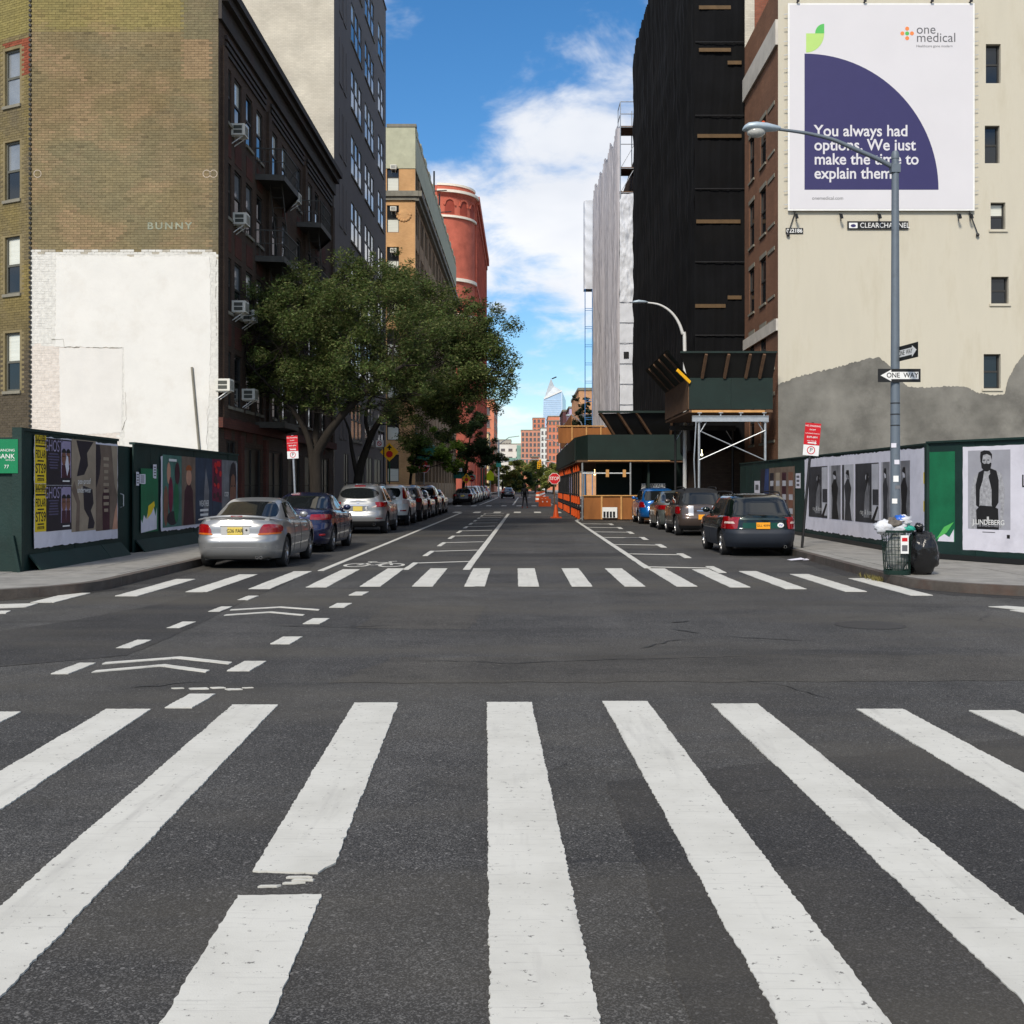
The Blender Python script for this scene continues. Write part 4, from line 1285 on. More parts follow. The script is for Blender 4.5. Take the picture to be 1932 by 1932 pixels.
arcwall(MB(), RP, SW, ZP).build('rounded_wall', M_REDB, puck, smooth=30)
for (va, vb, rr) in ((345, 349, 0.15), (358, 363, 0.8), (405, 409, 0.35), (523, 529, 0.4), (590, 594, 0.3)):
    arcwall(MB(), RP+rr, PZ(vb, YP), PZ(va, YP)).build('white_band', M_REDT, puck, smooth=30)
arcwall(MB(), RP+0.5, PZ(370, YP), PZ(363, YP), r0=RP).build('corbel_course', M_REDB, puck, smooth=30)
for (a0, a1) in ((-78, -62), (-52, -36), (-28, -12)):      # blind arches
    zb, zt2 = PZ(402, YP), PZ(386, YP)
    vs = []; fs = []
    nseg = 8
    for i in range(nseg+1):
        q = i/nseg; t = math.radians(a0+(a1-a0)*q)
        top = zt2 + 1.0*math.sqrt(max(0, 1-(2*q-1)**2))
        vs += [(cxp+(RP+0.02)*math.cos(t), cyp+(RP+0.02)*math.sin(t), zb), (cxp+(RP+0.02)*math.cos(t), cyp+(RP+0.02)*math.sin(t), top)]
    for i in range(nseg): fs.append((2*i, 2*i+2, 2*i+3, 2*i+1))
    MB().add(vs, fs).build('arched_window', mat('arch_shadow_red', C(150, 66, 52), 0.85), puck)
    arcp = MB()
    for i in range(nseg):
        q0, q1 = i/nseg, (i+1)/nseg
        pts = []
        for q in (q0, q1):
            t = math.radians(a0-1+(a1-a0+2)*q)
            pts.append((cxp+(RP+0.1)*math.cos(t), cyp+(RP+0.1)*math.sin(t), zt2+1.2*math.sqrt(max(0,1-(2*q-1)**2))))
        arcp.bar(pts[0], pts[1], 0.25, 0.3)
    arcp.build('arch_moulding', M_REDB, puck)
fp0 = Facade(puck, (cxp-14, YP, SW), 0, 14, ZP-SW, M_REDB); fp0.finish()
LP = YP2-cyp
fp = Facade(puck, (XL, cyp, SW), math.pi/2, LP, ZP-SW, M_REDB, depth=0.4)
for i in range(11):
    for k in range(11):
        zz = 5 + k*4.6
        if zz+3.2 < ZP-4: fp.window(1.2+i*(LP-1)/11, zz, 2.6, 3.2, 'plain', M_FRAMED, M_GLASSD)
for i in range(12):
    fp.piece('pilaster', MB().box(max(0,i*(LP-1)/11-0.2), i*(LP-1)/11+0.7, -0.35, 0, 0, ZP-SW-3), M_REDB)
fp.piece('cornice', MB().box(0, LP, -0.5, 0, ZP-SW-3, ZP-SW-2).box(0, LP, -0.9, 0, ZP-SW-2, ZP-SW-0.5).box(0, LP, -0.4, 0, PZ(525,YP)-SW-0.5, PZ(525,YP)-SW+0.3), M_REDB)
fp.finish()
# ================================================================== RIGHT SIDE
YR = YX(1468, XR)
YB1 = YX(1405, XR)
ZR = PZ(-60, YR)
M_STUCCO = mat('cream_stucco', C(194, 188, 172), 0.9, var=0.05, vscale=0.9, bump=0.2, bscale=16, dirt=C(172, 164, 144), dirt_amt=0.6, dirt_scale=0.9, stretch=(1, 1, .22))
M_CEMENT = mat('grey_cement_render', C(116, 114, 108), 0.92, var=0.36, vscale=0.7, bump=0.25, bscale=14, dirt=C(84, 82, 78), dirt_amt=0.8, dirt_scale=0.5)
M_BROWN = brick_mat('brown_brick', C(136, 98, 76), C(124, 88, 68), C(104, 82, 68), dirt=C(92, 72, 60), dirt_amt=0.5)
cream = empty('corner_building', (XR+6, YR+4, SW), 'cream stuccoed building with brown brick street front and a big advertising banner', 'building')
WR = 14.5
fr_ = Facade(cream, (XR, YR, SW), 0, WR, ZR-SW, M_STUCCO, depth=0.24)
for (u0_, u1_, v0_, v1_, sl_) in ((1860,1888,83,157,0), (1858,1886,237,308,0), (1869,1897,382,433,1), (1870,1903,522,573,1), (1856,1888,668,733,1)):
    x0_, x1_, z0_, z1_ = PX(u0_,YR), PX(u1_,YR), PZ(v1_,YR), PZ(v0_,YR)
    fr_.window(x0_-XR, z0_-SW, x1_-x0_, z1_-z0_, 'double', M_FRAMED, M_GLASSD, up=M_BLINDSKYGL if v0_ in (382,) else None, sill=M_STUCCO if sl_ else None)
fr_.finish()
# cement coat below, with a ragged top edge
edge = [(1468,726),(1500,712),(1540,702),(1580,693),(1612,683),(1640,676),(1657,674),(1672,684),(1686,699),(1696,714),(1712,729),(1745,731),(1790,729),(1826,731),(1842,741),(1880,746),(1896,742),(1901,718),(1915,690),(1935,665),(1965,648),(2010,640)]
pts = []
for (a, b) in zip(edge[:-1], edge[1:]):
    k = max(2, int(math.dist(a, b)/2.5))
    for i in range(k):
        q = i/k
        pts.append((PX(a[0]+(b[0]-a[0])*q, YR), PZ(a[1]+(b[1]-a[1])*q + random.uniform(-1.6,1.6), YR)))
pts.append((PX(2010,YR), PZ(640,YR)))
poly = pts + [(PX(2010,YR), SW+0.02), (XR+0.003, SW+0.02)]
MB().prism(poly, YR-0.022, YR+0.01).build('cement_coat', M_CEMENT, cream)
# brown brick street front
LB = YB1 - YR
fb = Facade(cream, (XR, YB1, SW), -math.pi/2, LB, ZR-SW-0.5, M_BROWN, depth=0.1)
def by(Y): return YB1 - Y
hr = PZ(136, 40.6)
for r in range(5):
    hd = hr - 2.78*r
    for (Ya, w) in ((YX(1423,XR), 1.0), (YX(1445,XR), 1.05)):
        fb.window(by(Ya)-w, hd-1.85-SW, w, 1.85, 'double', M_FRAMED, M_GLASSD, sill=M_STONE, lintel=M_STONE)
    ya = YX(1463, XR)
    fb.piece('blind_panel', MB().box(by(ya)-1.3, by(ya)-0.1, -0.03, 0, hd-1.9-SW, hd-1.8-SW).box(by(ya)-1.3, by(ya)-0.1, -0.03, 0, hd-0.1-SW, hd+0.05-SW), M_STONE)
M_BAND = mat('pale_stone_band', C(196, 190, 180), 0.85, var=0.12, vscale=1.5, dirt=C(150,144,134), dirt_amt=0.5)
zb1 = PZ(30, 42.0)
fb.piece('stone_band', MB().box(0, LB-0.002, -0.1, 0, zb1-SW-0.6, zb1-SW+0.35), M_BAND)
fb.piece('stone_band', MB().box(0, LB-0.002, -0.08, 0, PZ(662,YB1)-SW, PZ(662,YB1)-SW+0.45), M_BAND)
fb.finish('street_wall')
MB().box(XR+0.3, XR+WR, YR+0.3, YB1, ZR-0.9, ZR-0.7).build('roof', M_ROOF, cream)
fbk = Facade(cream, (XR+WR, YB1, SW), math.pi, WR, ZR-SW-0.5, M_BROWN); fbk.finish('rear_wall')
# taller brick house seen just above its parapet
tall = empty('rear_brick_house', (XR+4, YB1+0.3, SW), 'cream and red brick house rising behind the brown brick street front', 'building')
ftl = Facade(tall, (XR+0.02, YB1+0.1, SW), 0, 9, ZR+8, brick_mat('red_old_brick', C(150,92,72), C(134,80,62), C(120,100,88)), depth=.1); ftl.finish()
ftl.piece('white_brick_quoin', MB().box(0, 0.42, -0.03, 0, ZR-3, ZR+8), M_CREAMBR)
MB().box(XR+0.02, XR+9, YB1+0.45, YB1+6, ZR+7.5, ZR+8).build('roof', M_ROOF, tall)

# banner
bw_, bh_ = PX(1833,YR)-PX(1488,YR), PZ(12,YR)-PZ(396,YR)
M_BANNER = mat('banner_vinyl', C(208, 206, 210), 0.55, var=0.025, vscale=0.5, bump=0.06, bscale=1.2)
M_BLUE = mat('print_indigo', C(50, 47, 94), 0.55, var=0.04, vscale=2)
M_LIME = mat('print_lime', C(176, 210, 118), 0.55, var=0.03)
M_LEAF = mat('print_green', C(86, 180, 90), 0.55, var=0.03)
M_PORANGE = mat('print_orange', C(230, 132, 72), 0.55, var=0.03)
M_PGREY = mat('print_grey', C(96, 96, 100), 0.55, var=0.03)
ban = board('advertising_banner', 'large white medical advertising banner with indigo quarter circle on the cream wall', 'banner',
    (PX(1488,YR), YR-0.12, PZ(396,YR)), 0, bw_, bh_, M_BANNER, t=0.03)
def bx(u): return (u-1488)*YR/F
def bz(v): return (396-v)*YR/F
r_ = bx(1768)-bx(1516)
cxq, czq = bx(1516), bz(360)
rz_ = bz(104)-bz(360)
flat(ban, [(cxq, czq)] + [(cxq+r_*math.cos(math.radians(a*3)), czq+rz_*math.sin(math.radians(a*3))) for a in range(31)], M_BLUE, 0.032, 'quarter_circle')
lw = bx(1553)-bx(1519)
flat(ban, [(bx(1519), bz(66)), (bx(1519), bz(102))] + [(bx(1519)+lw*math.sin(math.radians(a*10)), bz(66)-(bz(66)-bz(102))*math.cos(math.radians(a*10))) for a in range(0, 10)], M_LIME, 0.034, 'leaf_print')
flat(ban, [(bx(1553), bz(66)), (bx(1553), bz(48))] + [(bx(1553)-bx(1488+17)*math.sin(math.radians(a*10)), bz(66)+(bz(48)-bz(66))*math.cos(math.radians(a*10))) for a in range(1, 10)], M_LEAF, 0.036, 'leaf_print')
for (du, dv, mm) in ((0,0,M_LEAF),(0,-9,M_PORANGE),(0,9,M_PORANGE),(-9,0,M_PORANGE),(9,0,M_PORANGE)):
    flat(ban, oval(bx(1709+du), bz(66+dv), 0.075, 0.075), mm, 0.034, 'logo_dot')
tw = 0.0
text(ban, 'one', bx(1726), bz(59), 0.50, M_PGREY, 0.034, 'LEFT', sx=0.97)
text(ban, 'medical', bx(1726), bz(74.5), 0.50, M_PGREY, 0.034, 'LEFT', sx=0.98)
text(ban, 'Healthcare gone modern', bx(1726), bz(90), 0.135, M_PGREY, 0.034, 'LEFT')
for i, s in enumerate(('You always had', 'options. We just', 'make the time to', 'explain them.')):
    text(ban, s, bx(1534), bz(250+26.6*i), 0.60, M_BANNER, 0.035, 'LEFT', bold=0.016, sx=0.94, name='slogan')
text(ban, 'onemedical.com', bx(1530), bz(376), 0.18, M_PGREY, 0.034, 'LEFT')
fm_ = MB()
for (x0_, x1_, z0_, z1_) in ((-0.06, 0, -0.06, bh_+0.06), (bw_, bw_+0.06, -0.06, bh_+0.06), (0, bw_, -0.06, 0), (0, bw_, bh_, bh_+0.06)): fm_.box(x0_, x1_, -0.025, 0.02, z0_, z1_)
fm_.part('banner_frame', M_WHITE, ban)
lc = MB()
for i in range(15):
    for x in (-0.12, bw_+0.12):
        z = bh_*(i+0.3)/15
        lc.bar((x-0.09, 0.0, z), (x+0.09, -0.01, z+0.03), 0.02, 0.02)
lc.part('lacing', M_GALV, ban)
for i, u in enumerate((1500, 1584, 1656, 1806, 1828)):
    m_ = MB()
    x, z = PX(u, YR), PZ(404, YR)
    m_.bar((x, YR-0.02, z), (x-0.03, YR-0.32, z-0.08), 0.04, 0.04).bar((x-0.03, YR-0.32, z-0.08), (x+0.02, YR-0.30, z-0.24), 0.06, 0.08).cyl((x+0.05, YR-0.03, z-0.05), (x+0.02, YR-0.06, z-0.28), 0.018, 6)
    if i in (0, 4): m_.bar((x, YR-0.05, z+0.1), (x+(-0.28 if i == 0 else 0.3), YR-0.08, z-0.75), 0.025, 0.03).sphere((x+(-0.28 if i == 0 else 0.3), YR-0.08, z-0.8), 0.07, 8, 6)
    tag(m_.build('rope_cleat', M_DKMETAL), ['dark metal rope cleat with hanging line below the left corner of the banner', 'dark metal rope cleat below the banner, second from the left', 'dark metal rope cleat below the middle of the banner', 'dark metal rope cleat below the right part of the banner', 'dark metal rope cleat with slanting line below the right corner of the banner'][i], 'cleat', 'cleats under the banner')
for i, u in enumerate((1503, 1629, 1755, 1893)):
    u = (1503, 1629, 1755, 1828)[i]
    x, z = PX(u, YR), PZ(8, YR)
    tag(MB().bar((x, YR, z), (x, YR-0.2, z+0.05), 0.05, 0.05).box(x-0.05, x+0.05, YR-0.26, YR-0.2, z, z+0.13).build('banner_hook', M_DKMETAL),
        ['small dark hook above the left corner of the banner', 'small dark hook above the banner, second from the left', 'small dark hook above the banner, third from the left', 'small dark hook above the right corner of the banner'][i], 'hook', 'hooks above the banner')
cc = board('company_sign', 'long black sign with white lettering under the banner', 'sign', (PX(1598,YR), YR-0.03, PZ(433,YR)), 0, bx(1713)-bx(1598), bz(418)-bz(433), M_SIGNK, t=0.03)
text(cc, 'CLEARCHANNEL', 0.47, 0.135, 0.27, M_SIGNW, 0.034, 'LEFT', sx=0.91)
rect(cc, 0.06, 0.38, 0.04, 0.24, M_SIGNW, 0.032); flat(cc, oval(0.22, 0.13, 0.10, 0.06), M_BLUE, 0.035)
nn = board('number_plate', 'small dark number plate reading 022186 below the banner', 'sign', (PX(1482,YR), YR-0.02, PZ(441,YR)), 0, bx(1515)-bx(1482), 0.21, M_SIGNK, t=0.015)
text(nn, '022186', 0.33, 0.10, 0.20, M_SIGNW, 0.018, bold=0.02)

# ---------------- building wrapped in black netting
M_NET = mat('black_debris_net', (0.0036, 0.0038, 0.0048), 0.9, spec=0.18, var=0.4, vscale=0.8, bump=0.3, bscale=6, dirt=(0.006, 0.0056, 0.0052), dirt_amt=0.6, dirt_scale=0.6)
YN = YB1 + 0.35; XN = PX(1310, YN); YN2 = YX(1195, XN); ZN = PZ(118, YN2)
net = empty('netted_building', (XN+6, (YN+YN2)/2, SW), 'tall building shrouded in black debris netting on scaffolding', 'building')
def fold(u, a=1.0):
    return a*(0.05*math.sin(u*5.2+1.3*math.sin(u*0.9)) + 0.035*math.sin(u*11.7+0.8) + 0.02*math.sin(u*23))
Ln = YN2-YN
def netside(a, b):
    Y = YN + a*Ln
    top = ZN + 0.35*math.floor(6*math.sin(a*9)) * 0.25 + 0.6*(1-a)
    z = 3.2 + b*(top-3.2)
    return (XN - 0.03 + fold(Y, 1+0.3*math.sin(z*0.7)) + 0.10*mnoise.noise(Vector((Y*1.3, z*0.6, 1))) + 0.05*math.sin((z % 2.0)/2.0*math.pi), Y, z)
MB().grid(netside, 240, 64).build('netting', M_NET, net, smooth=True)
def netfront(a, b):
    x = XN + a*(XR+0.6-XN)
    z = 3.2 + b*(ZN+0.6-3.2)
    return (x, YN + 0.25*fold(x*2.2+0.3*math.sin(z*.5)) - 0.04 + 0.06*math.sin(z*1.9)*math.sin(a*3), z)
MB().grid(netfront, 40, 60).build('netting', M_NET, net, smooth=True)
MB().box(XN+0.5, XN+14, YN+0.5, YN2, 0.2, ZN-0.3).build('wall', M_DKBRICK, net)
M_STRAP = mat('scaffold_plank', C(94, 74, 50), 0.8, var=0.2, vscale=3)
for (u0_, u1_, v) in ((1318,1378,16),(1318,1378,96),(1315,1398,258),(1313,1396,419),(1311,1368,578),(1372,1398,562),(1372,1398,120)):
    MB().box(PX(u0_,YN), PX(u1_,YN), YN-0.13, YN-0.08, PZ(v+3.5,YN), PZ(v-3.5,YN)).build('scaffold_plank', M_STRAP, net)
for i in range(9):
    z = 5 + i*3.2
    MB().cyl((XN+0.02, YN-0.10, z), (XR+0.2, YN-0.10, z), 0.024, 6).build('scaffold_tube', M_DKMETAL, net)

# ---------------- building wrapped in white sheeting
M_SHEET = mat('white_debris_sheet', C(190, 186, 190), 0.85, var=0.14, vscale=1.1, bump=0.3, bscale=3, dirt=C(150,142,142), dirt_amt=0.45, dirt_scale=0.8, stretch=(1,1,0.15))
M_GREYS = mat('seam_grey', C(120,122,128), .6)
M_TARP = mat('white_tarpaulin', C(208, 211, 218), 0.7, var=0.06, vscale=0.9, bump=0.35, bscale=1.6)
YW = YX(1168, XN); YW2 = YX(1120, XN); ZW = PZ(212, YW)
shw = empty('sheeted_building', (XN+6, (YW+YW2)/2, SW), 'building wrapped in wrinkled whitish scaffold sheeting', 'building')
Lw = YW2-YW
def whiteside(a, b):
    Y = YW + a*Lw
    top = ZW - 1.2 + 0.5*math.floor(2.5*math.sin(a*31)) * 0.4 + 3.0*a
    z = 5.2 + b*(top-5.2)
    return (XN - 0.05 + 1.3*fold(Y*1.5, 1+0.3*math.sin(z*0.45+Y)) + 0.05*mnoise.noise(Vector((Y*3.1, z*0.5, 2))) + 0.05*mnoise.noise(Vector((Y*2, z*2.5, 5))), Y, z)
MB().grid(whiteside, 260, 60).build('sheeting', M_SHEET, shw, smooth=True)
def tarpfront(a, b):
    x = XN + 0.05 + a*(XR-0.6-XN)
    z = 5.2 + b*(PZ(366,YW)-5.2)
    return (x, YW - 0.05 + (0.09 if z > 16 else 0.02)*mnoise.fractal(Vector((x*1.6, z*0.9, 3)), .8, 2.0, 4)*1.6 + (0.05 if z > 16 else 0)*math.sin(x*9+z*2.2), z)
MB().grid(tarpfront, 40, 160).build('tarpaulin', M_TARP, shw, smooth=True)
MB().box(XN+1.4, XN+14, YW+0.4, YW2, 0.2, ZW-3).build('wall', M_DKBRICK, shw)
for z in (6.5, 8.0, 9.6, 11.2, 12.8, 14.4, 16.0): MB().box(XN+0.02, XR-0.62, YW-0.12, YW-0.1, z, z+0.04).build('tarpaulin_seam', M_GREYS, shw)
MB().box(XN+0.35, XN+0.75, YW-0.14, YW-0.1, PZ(676,YW), PZ(664,YW)).build('vent_opening', M_SIGNK, shw)
sc = MB()
zt0, zt1 = PZ(366,YW), PZ(192,YW)
for x in (XN+0.1, XN+1.2):
    for y in (YW+0.0, YW+2.2): sc.cyl((x,y,zt0-1),(x,y,zt1),0.045,6)
for z in (zt0+0.1, zt0+2.0, zt0+3.9, PZ(240,YW), PZ(215,YW), zt1):
    sc.cyl((XN+0.1,YW,z),(XN+1.2,YW,z),0.035,6); sc.cyl((XN+0.1,YW,z),(XN+0.1,YW+2.2,z),0.035,6)
for (a, b) in ((zt0+0.1, zt0+2.0), (zt0+2.0, zt0+3.9)): sc.cyl((XN+0.1,YW+.1,a),(XN+1.2,YW+.1,b),0.03,6)
sc.build('scaffold_frame', M_GALV, shw)
for z in (zt0+0.15, zt0+2.05, PZ(240,YW)+0.05):
    MB().box(XN+0.05, XN+2.0, YW+0.06, YW+2.4, z, z+0.08).build('scaffold_deck', M_DKWOOD, shw)
# sheeted hoist bay and its mast, farther along
XH = XN - 0.75; YH = YX(1103, XH)
def hoist(a, b):
    t = a*2*math.pi
    return (XH + 0.5 + 0.55*math.copysign(abs(math.cos(t))**0.4, math.cos(t)), YH + 1.0 + 1.0*math.copysign(abs(math.sin(t))**0.4, math.sin(t)) + 0.06*math.sin(b*40+t*3), PZ(545,YH) + b*(PZ(378,YH)-PZ(545,YH)))
MB().grid(hoist, 40, 30).build('hoist_tarpaulin', M_TARP, shw, smooth=True)
M_HOIST = mat('hoist_blue', C(70, 130, 190), 0.5, metal=0.2, var=0.15)
hm = MB()
for (x, y) in ((XH+0.05, YH), (XH+0.85, YH)):
    hm.cyl((x, y, 0.1), (x, y, PZ(545,YH)), 0.05, 6)
zz = 5.0
while zz < PZ(545, YH)-1.0:
    for dz in (0, 0.22): hm.bar((XH+0.05, YH, zz+dz), (XH+0.85, YH, zz+dz), 0.05, 0.05)
    zz += 2.0
hm.build('hoist_mast', M_HOIST, shw)

# ---------------- near sidewalk shed
def shed_near():
    Y0, Y1 = YR - 0.45, YN - 0.3
    x0, x1 = PX(1300, Y0), PX(1458, Y0)
    s = empty('sidewalk_shed', ((x0+x1)/2, (Y0+Y1)/2, SW), 'near sidewalk shed with high green parapet on steel legs and cross brace', 'shed')
    zp0, zp1 = PZ(772, Y0), PZ(713, Y0)
    for i in range(2):       # parapet boards facing us
        a, b = x0 + (x1-x0)*i/2, x0 + (x1-x0)*(i+1)/2
        MB().box(a+0.004, b-0.004, Y0-0.03, Y0, zp0, zp1).build('parapet_panel', M_SHED, s)
    n = 3
    for i in range(n):
        a, b = Y0 + (Y1-Y0)*i/n, Y0 + (Y1-Y0)*(i+1)/n
        MB().box(x0-0.03, x0, a+0.004, b-0.004, zp0, zp1).build('parapet_panel', M_DKWOOD, s)
    # catch boards leaning outward above the parapet
    zf = PZ(667, Y0-0.5)
    MB().add([(x0-0.05,Y0,zp1),(x1,Y0,zp1),(x1,Y0-0.62,zf),(x0-0.4,Y0-0.62,zf),(x0-0.05,Y0+0.03,zp1),(x1,Y0+0.03,zp1),(x1,Y0-0.58,zf+0.02),(x0-0.4,Y0-0.58,zf+0.02)],
        [(0,1,2,3),(4,7,6,5),(3,2,6,7),(0,3,7,4),(1,5,6,2)]).build('catch_board', M_SIGNK, s)
    for u in (1330, 1372, 1412, 1438):
        x = PX(u-6, Y0)
        MB().bar((x, Y0-0.02, zp1+0.02), (x+0.06, Y0-0.64, zf-0.02), 0.09, 0.2).build('catch_board_rib', M_DKWOOD, s)
    MB().box(x0-0.42, x1+0.02, Y0-0.68, Y0-0.6, zf, zf+0.07).build('catch_board_rail', M_SHED, s)
    MB().add([(x0,Y0-0.05,zp1),(x0,Y1,zp1),(x0-0.85,Y1,zf+.1),(x0-0.85,Y0-0.6,zf+.1),(x0-0.04,Y0-0.05,zp1+.04),(x0-.04,Y1,zp1+.04),(x0-.89,Y1,zf+.14),(x0-.89,Y0-.6,zf+.14)],
        [(0,3,2,1),(4,5,6,7),(0,4,7,3),(3,7,6,2),(1,2,6,5)]).build('catch_board', M_SHED, s)
    for i in range(4):
        y = Y0 + (Y1-Y0)*(i+0.2)/4
        MB().bar((x0-0.01, y, zp1), (x0-0.88, y, zf+.08), 0.08, 0.1).build('catch_board_rib', M_DKWOOD, s)
    MB().bar((x0-0.5, Y0-0.4, PZ(700,Y0)), (x0+0.02, Y0-0.1, PZ(722,Y0)), 0.05, 0.12).build('orange_edge_board', M_YELLOW, s)
    MB().box(x0, x1, Y0, Y1, zp0-0.12, zp0-0.02).build('deck', M_DKWOOD, s)
    MB().box(x0+0.1, x1-0.3, Y0-0.02, Y0+0.12, zp0-0.12, zp0-0.04).build('edge_board', M_LUMBER, s)
    zb = PZ(790, Y0)
    bmm = MB(); xb0, xb1 = PX(1306,Y0), PX(1450,Y0)
    bmm.box(xb0, xb1, Y0-0.02, Y0+0.10, zb-0.10, zb+0.10).box(xb0, xb1, Y0-0.06, Y0+0.14, zb+0.085, zb+0.11).box(xb0, xb1, Y0-0.06, Y0+0.14, zb-0.11, zb-0.085)
    bmm.build('steel_beam', M_GALV, s)
    MB().box(xb0, xb1, Y1-0.4, Y1-0.28, zb-0.10, zb+0.10).build('steel_beam', M_DKMETAL, s)  # dark colour carries the shade under the deck
    for u in (1320, 1360, 1398, 1442):
        x = PX(u, Y0); MB().cyl((x, Y0+0.04, zb+0.1), (x, Y0+0.04, zp0-0.1), 0.03, 8).box(x-0.08, x+0.08, Y0-0.03, Y0+0.11, zp0-0.15, zp0-0.12).build('jack_post', M_GALV, s)
    xa, xb = PX(1319, Y0), PX(1444, Y0)
    for (x, y) in ((xa, Y0+0.04), (xb, Y0+0.04), (xa, Y1-0.34), (xb, Y1-0.34)):
        MB().cyl((x, y, SW), (x, y, zb-0.1), 0.05, 10).box(x-0.1, x+0.1, y-0.1, y+0.1, SW, SW+0.02).box(x-0.1,x+0.1,y-.1,y+.1,zb-.13,zb-.1).build('leg', M_GALV if y < Y0+1 else M_DKMETAL, s)  # rear legs coloured dark to stand for the shade under the deck
        MB().cyl((x+(0.05 if x < 7.5 else -.05), y, zb-0.5), (x+(0.28 if x < 7.5 else -.28), y, zb-0.12), 0.02, 6).build('knee_brace', M_GALV, s)
    z0, z1 = PZ(868, Y0), PZ(812, Y0)
    MB().cyl((xa, Y0-0.02, z0), (xb, Y0-0.02, z1), 0.022, 8).build('cross_brace', M_GALV, s)
    MB().cyl((xa, Y0+0.10, z1), (xb, Y0+0.10, z0), 0.022, 8).build('cross_brace', M_GALV, s)
    MB().tube([(xa-0.12, Y0-0.05, zb-0.1), (xa-0.2, Y0-0.06, 2.6), (xa-0.14, Y0-.05, 1.2)], 0.025, 6).build('hanging_pipe', M_GALV, s)
    # bulb lamp under the deck
    lmp = MB().sphere((PX(1382,Y0)+0.0, Y0+1.2, 2.65), 0.07, 10, 8)
    return s
shed_near()
# door and posters wall under the shed, brick base of the street front in deep shade
# ---------------- far sidewalk shed over the right lane
def shed_far():
    Y0, Y1 = 54.2, 88.0
    x0, x1 = PX(1089, Y0), PX(1288, Y0)
    s = empty('sidewalk_shed', ((x0+x1)/2, (Y0+Y1)/2, 0), 'long far sidewalk shed reaching over the right lane with orange padded legs', 'shed')
    zp0, zp1 = PZ(868, Y0), PZ(820, Y0)
    MB().box(x0+0.5, x1, Y0-0.03, Y0, zp0, zp1).build('parapet_panel', M_SHED, s)
    xa = x0+0.5
    MB().add([(xa,Y0-0.03,zp0),(x0,Y0+2.0,zp0),(x0,Y0+2.0,zp1-.05),(xa,Y0-0.03,zp1),(xa,Y0,zp0),(x0+.03,Y0+2.0,zp0),(x0+.03,Y0+2.0,zp1-.05),(xa,Y0,zp1)], [(0,1,2,3),(4,7,6,5),(3,2,6,7),(0,4,5,1)]).build('parapet_panel', M_SHED, s)
    n = 13
    for i in range(n):
        a, b = Y0+2.0+(Y1-Y0-2.0)*i/n, Y0+2.0+(Y1-Y0-2.0)*(i+1)/n
        MB().box(x0-0.03, x0, a+0.01, b-0.01, zp0, zp1-0.05).build('parapet_panel', M_SHED, s)
    MB().box(x0, x1, Y0+0.02, Y1, zp0-0.1, zp0).build('deck', M_DKWOOD, s)
    MB().box(xa, x1-0.6, Y0-0.02, Y0+0.1, zp0-0.06, zp0-0.005).build('edge_board', M_LUMBER, s)
    zf = PZ(777, Y0)
    xs0, xs1 = PX(1158,Y0), x1
    MB().add([(xs0,Y0+0.6,zp1),(xs1,Y0+0.6,zp1),(xs1,Y0-0.1,zf),(PX(1128,Y0),Y0-0.1,zf-.1),(xs0,Y0+0.64,zp1),(xs1,Y0+0.64,zp1),(xs1,Y0-0.06,zf),(PX(1128,Y0),Y0-0.06,zf-.1)], [(0,1,2,3),(4,7,6,5),(3,2,6,7)]).build('catch_board', M_SIGNK, s)
    for (ua, ub) in ((1132,1160),(1165,1195),(1200,1230),(1268,1268)):
        MB().bar((PX(ua,Y0), Y0-0.14, zf-.05), (PX(ub,Y0), Y0+0.55, zp1), 0.1, 0.12).build('catch_board_rib', M_DKWOOD, s)
    MB().box(PX(1128,Y0), xs1, Y0-0.2, Y0-0.11, zf-0.06, zf+0.04).build('catch_board_rail', M_SHED, s)
    # raw plywood upper box farther along
    for i in range(5):
        Ya = 66 + i*4.0
        MB().box(x0+0.2, x0+0.24, Ya, Ya+3.96, zp1+0.3, zp1+1.7).build('plywood_panel', M_WOOD, s)
    Yq = 66.0
    for i in range(4):
        a, b = PX(1053,Yq)+i*0.83, PX(1053,Yq)+(i+1)*0.83
        MB().box(a, b-0.02, Yq-0.04, Yq, PZ(836,Yq), PZ(806,Yq)).build('plywood_panel', M_WOOD, s)
        MB().box(b-0.07, b+0.01, Yq-0.09, Yq-0.04, PZ(836,Yq), PZ(806,Yq)).build('stud', M_LUMBER, s)
    MB().box(PX(1050,Yq), PX(1140,Yq), Yq-0.12, Yq+0.3, PZ(805,Yq), PZ(803,Yq)).build('rail', M_LUMBER, s)
    # front legs, rail, plywood base
    for u in (1099, 1190):
        x = PX(u, Y0); MB().cyl((x, Y0+0.1, 0.0), (x, Y0+0.1, zp0-0.1), 0.05, 10).build('leg', M_GALV, s)
    MB().cyl((PX(1099,Y0), Y0+0.08, PZ(893,Y0)), (PX(1190,Y0), Y0+0.08, PZ(893,Y0)), 0.035, 8).build('rail_tube', M_GALV, s)
    for u in (1146, 1178): MB().box(PX(u-3,Y0), PX(u+3,Y0), Y0+0.0, Y0+0.04, PZ(900,Y0), PZ(886,Y0)).build('wood_block', M_LUMBER, s)
    for (ua, ub) in ((1101,1135),(1135,1172),(1172,1196),(1196,1224)):
        MB().box(PX(ua,Y0)+0.01, PX(ub,Y0)-0.01, Y0-0.02, Y0+0.0, 0.05, PZ(936,Y0)).build('plywood_panel', M_WOOD, s)
        MB().box(PX(ub,Y0)-0.04, PX(ub,Y0)+0.04, Y0-0.08, Y0-0.02, 0.05, PZ(936,Y0)+0.02).build('stud', M_LUMBER, s)
    MB().box(PX(1099,Y0), PX(1224,Y0), Y0-0.1, Y0+0.02, PZ(936,Y0), PZ(934.5,Y0)+0.01).build('rail', M_LUMBER, s)
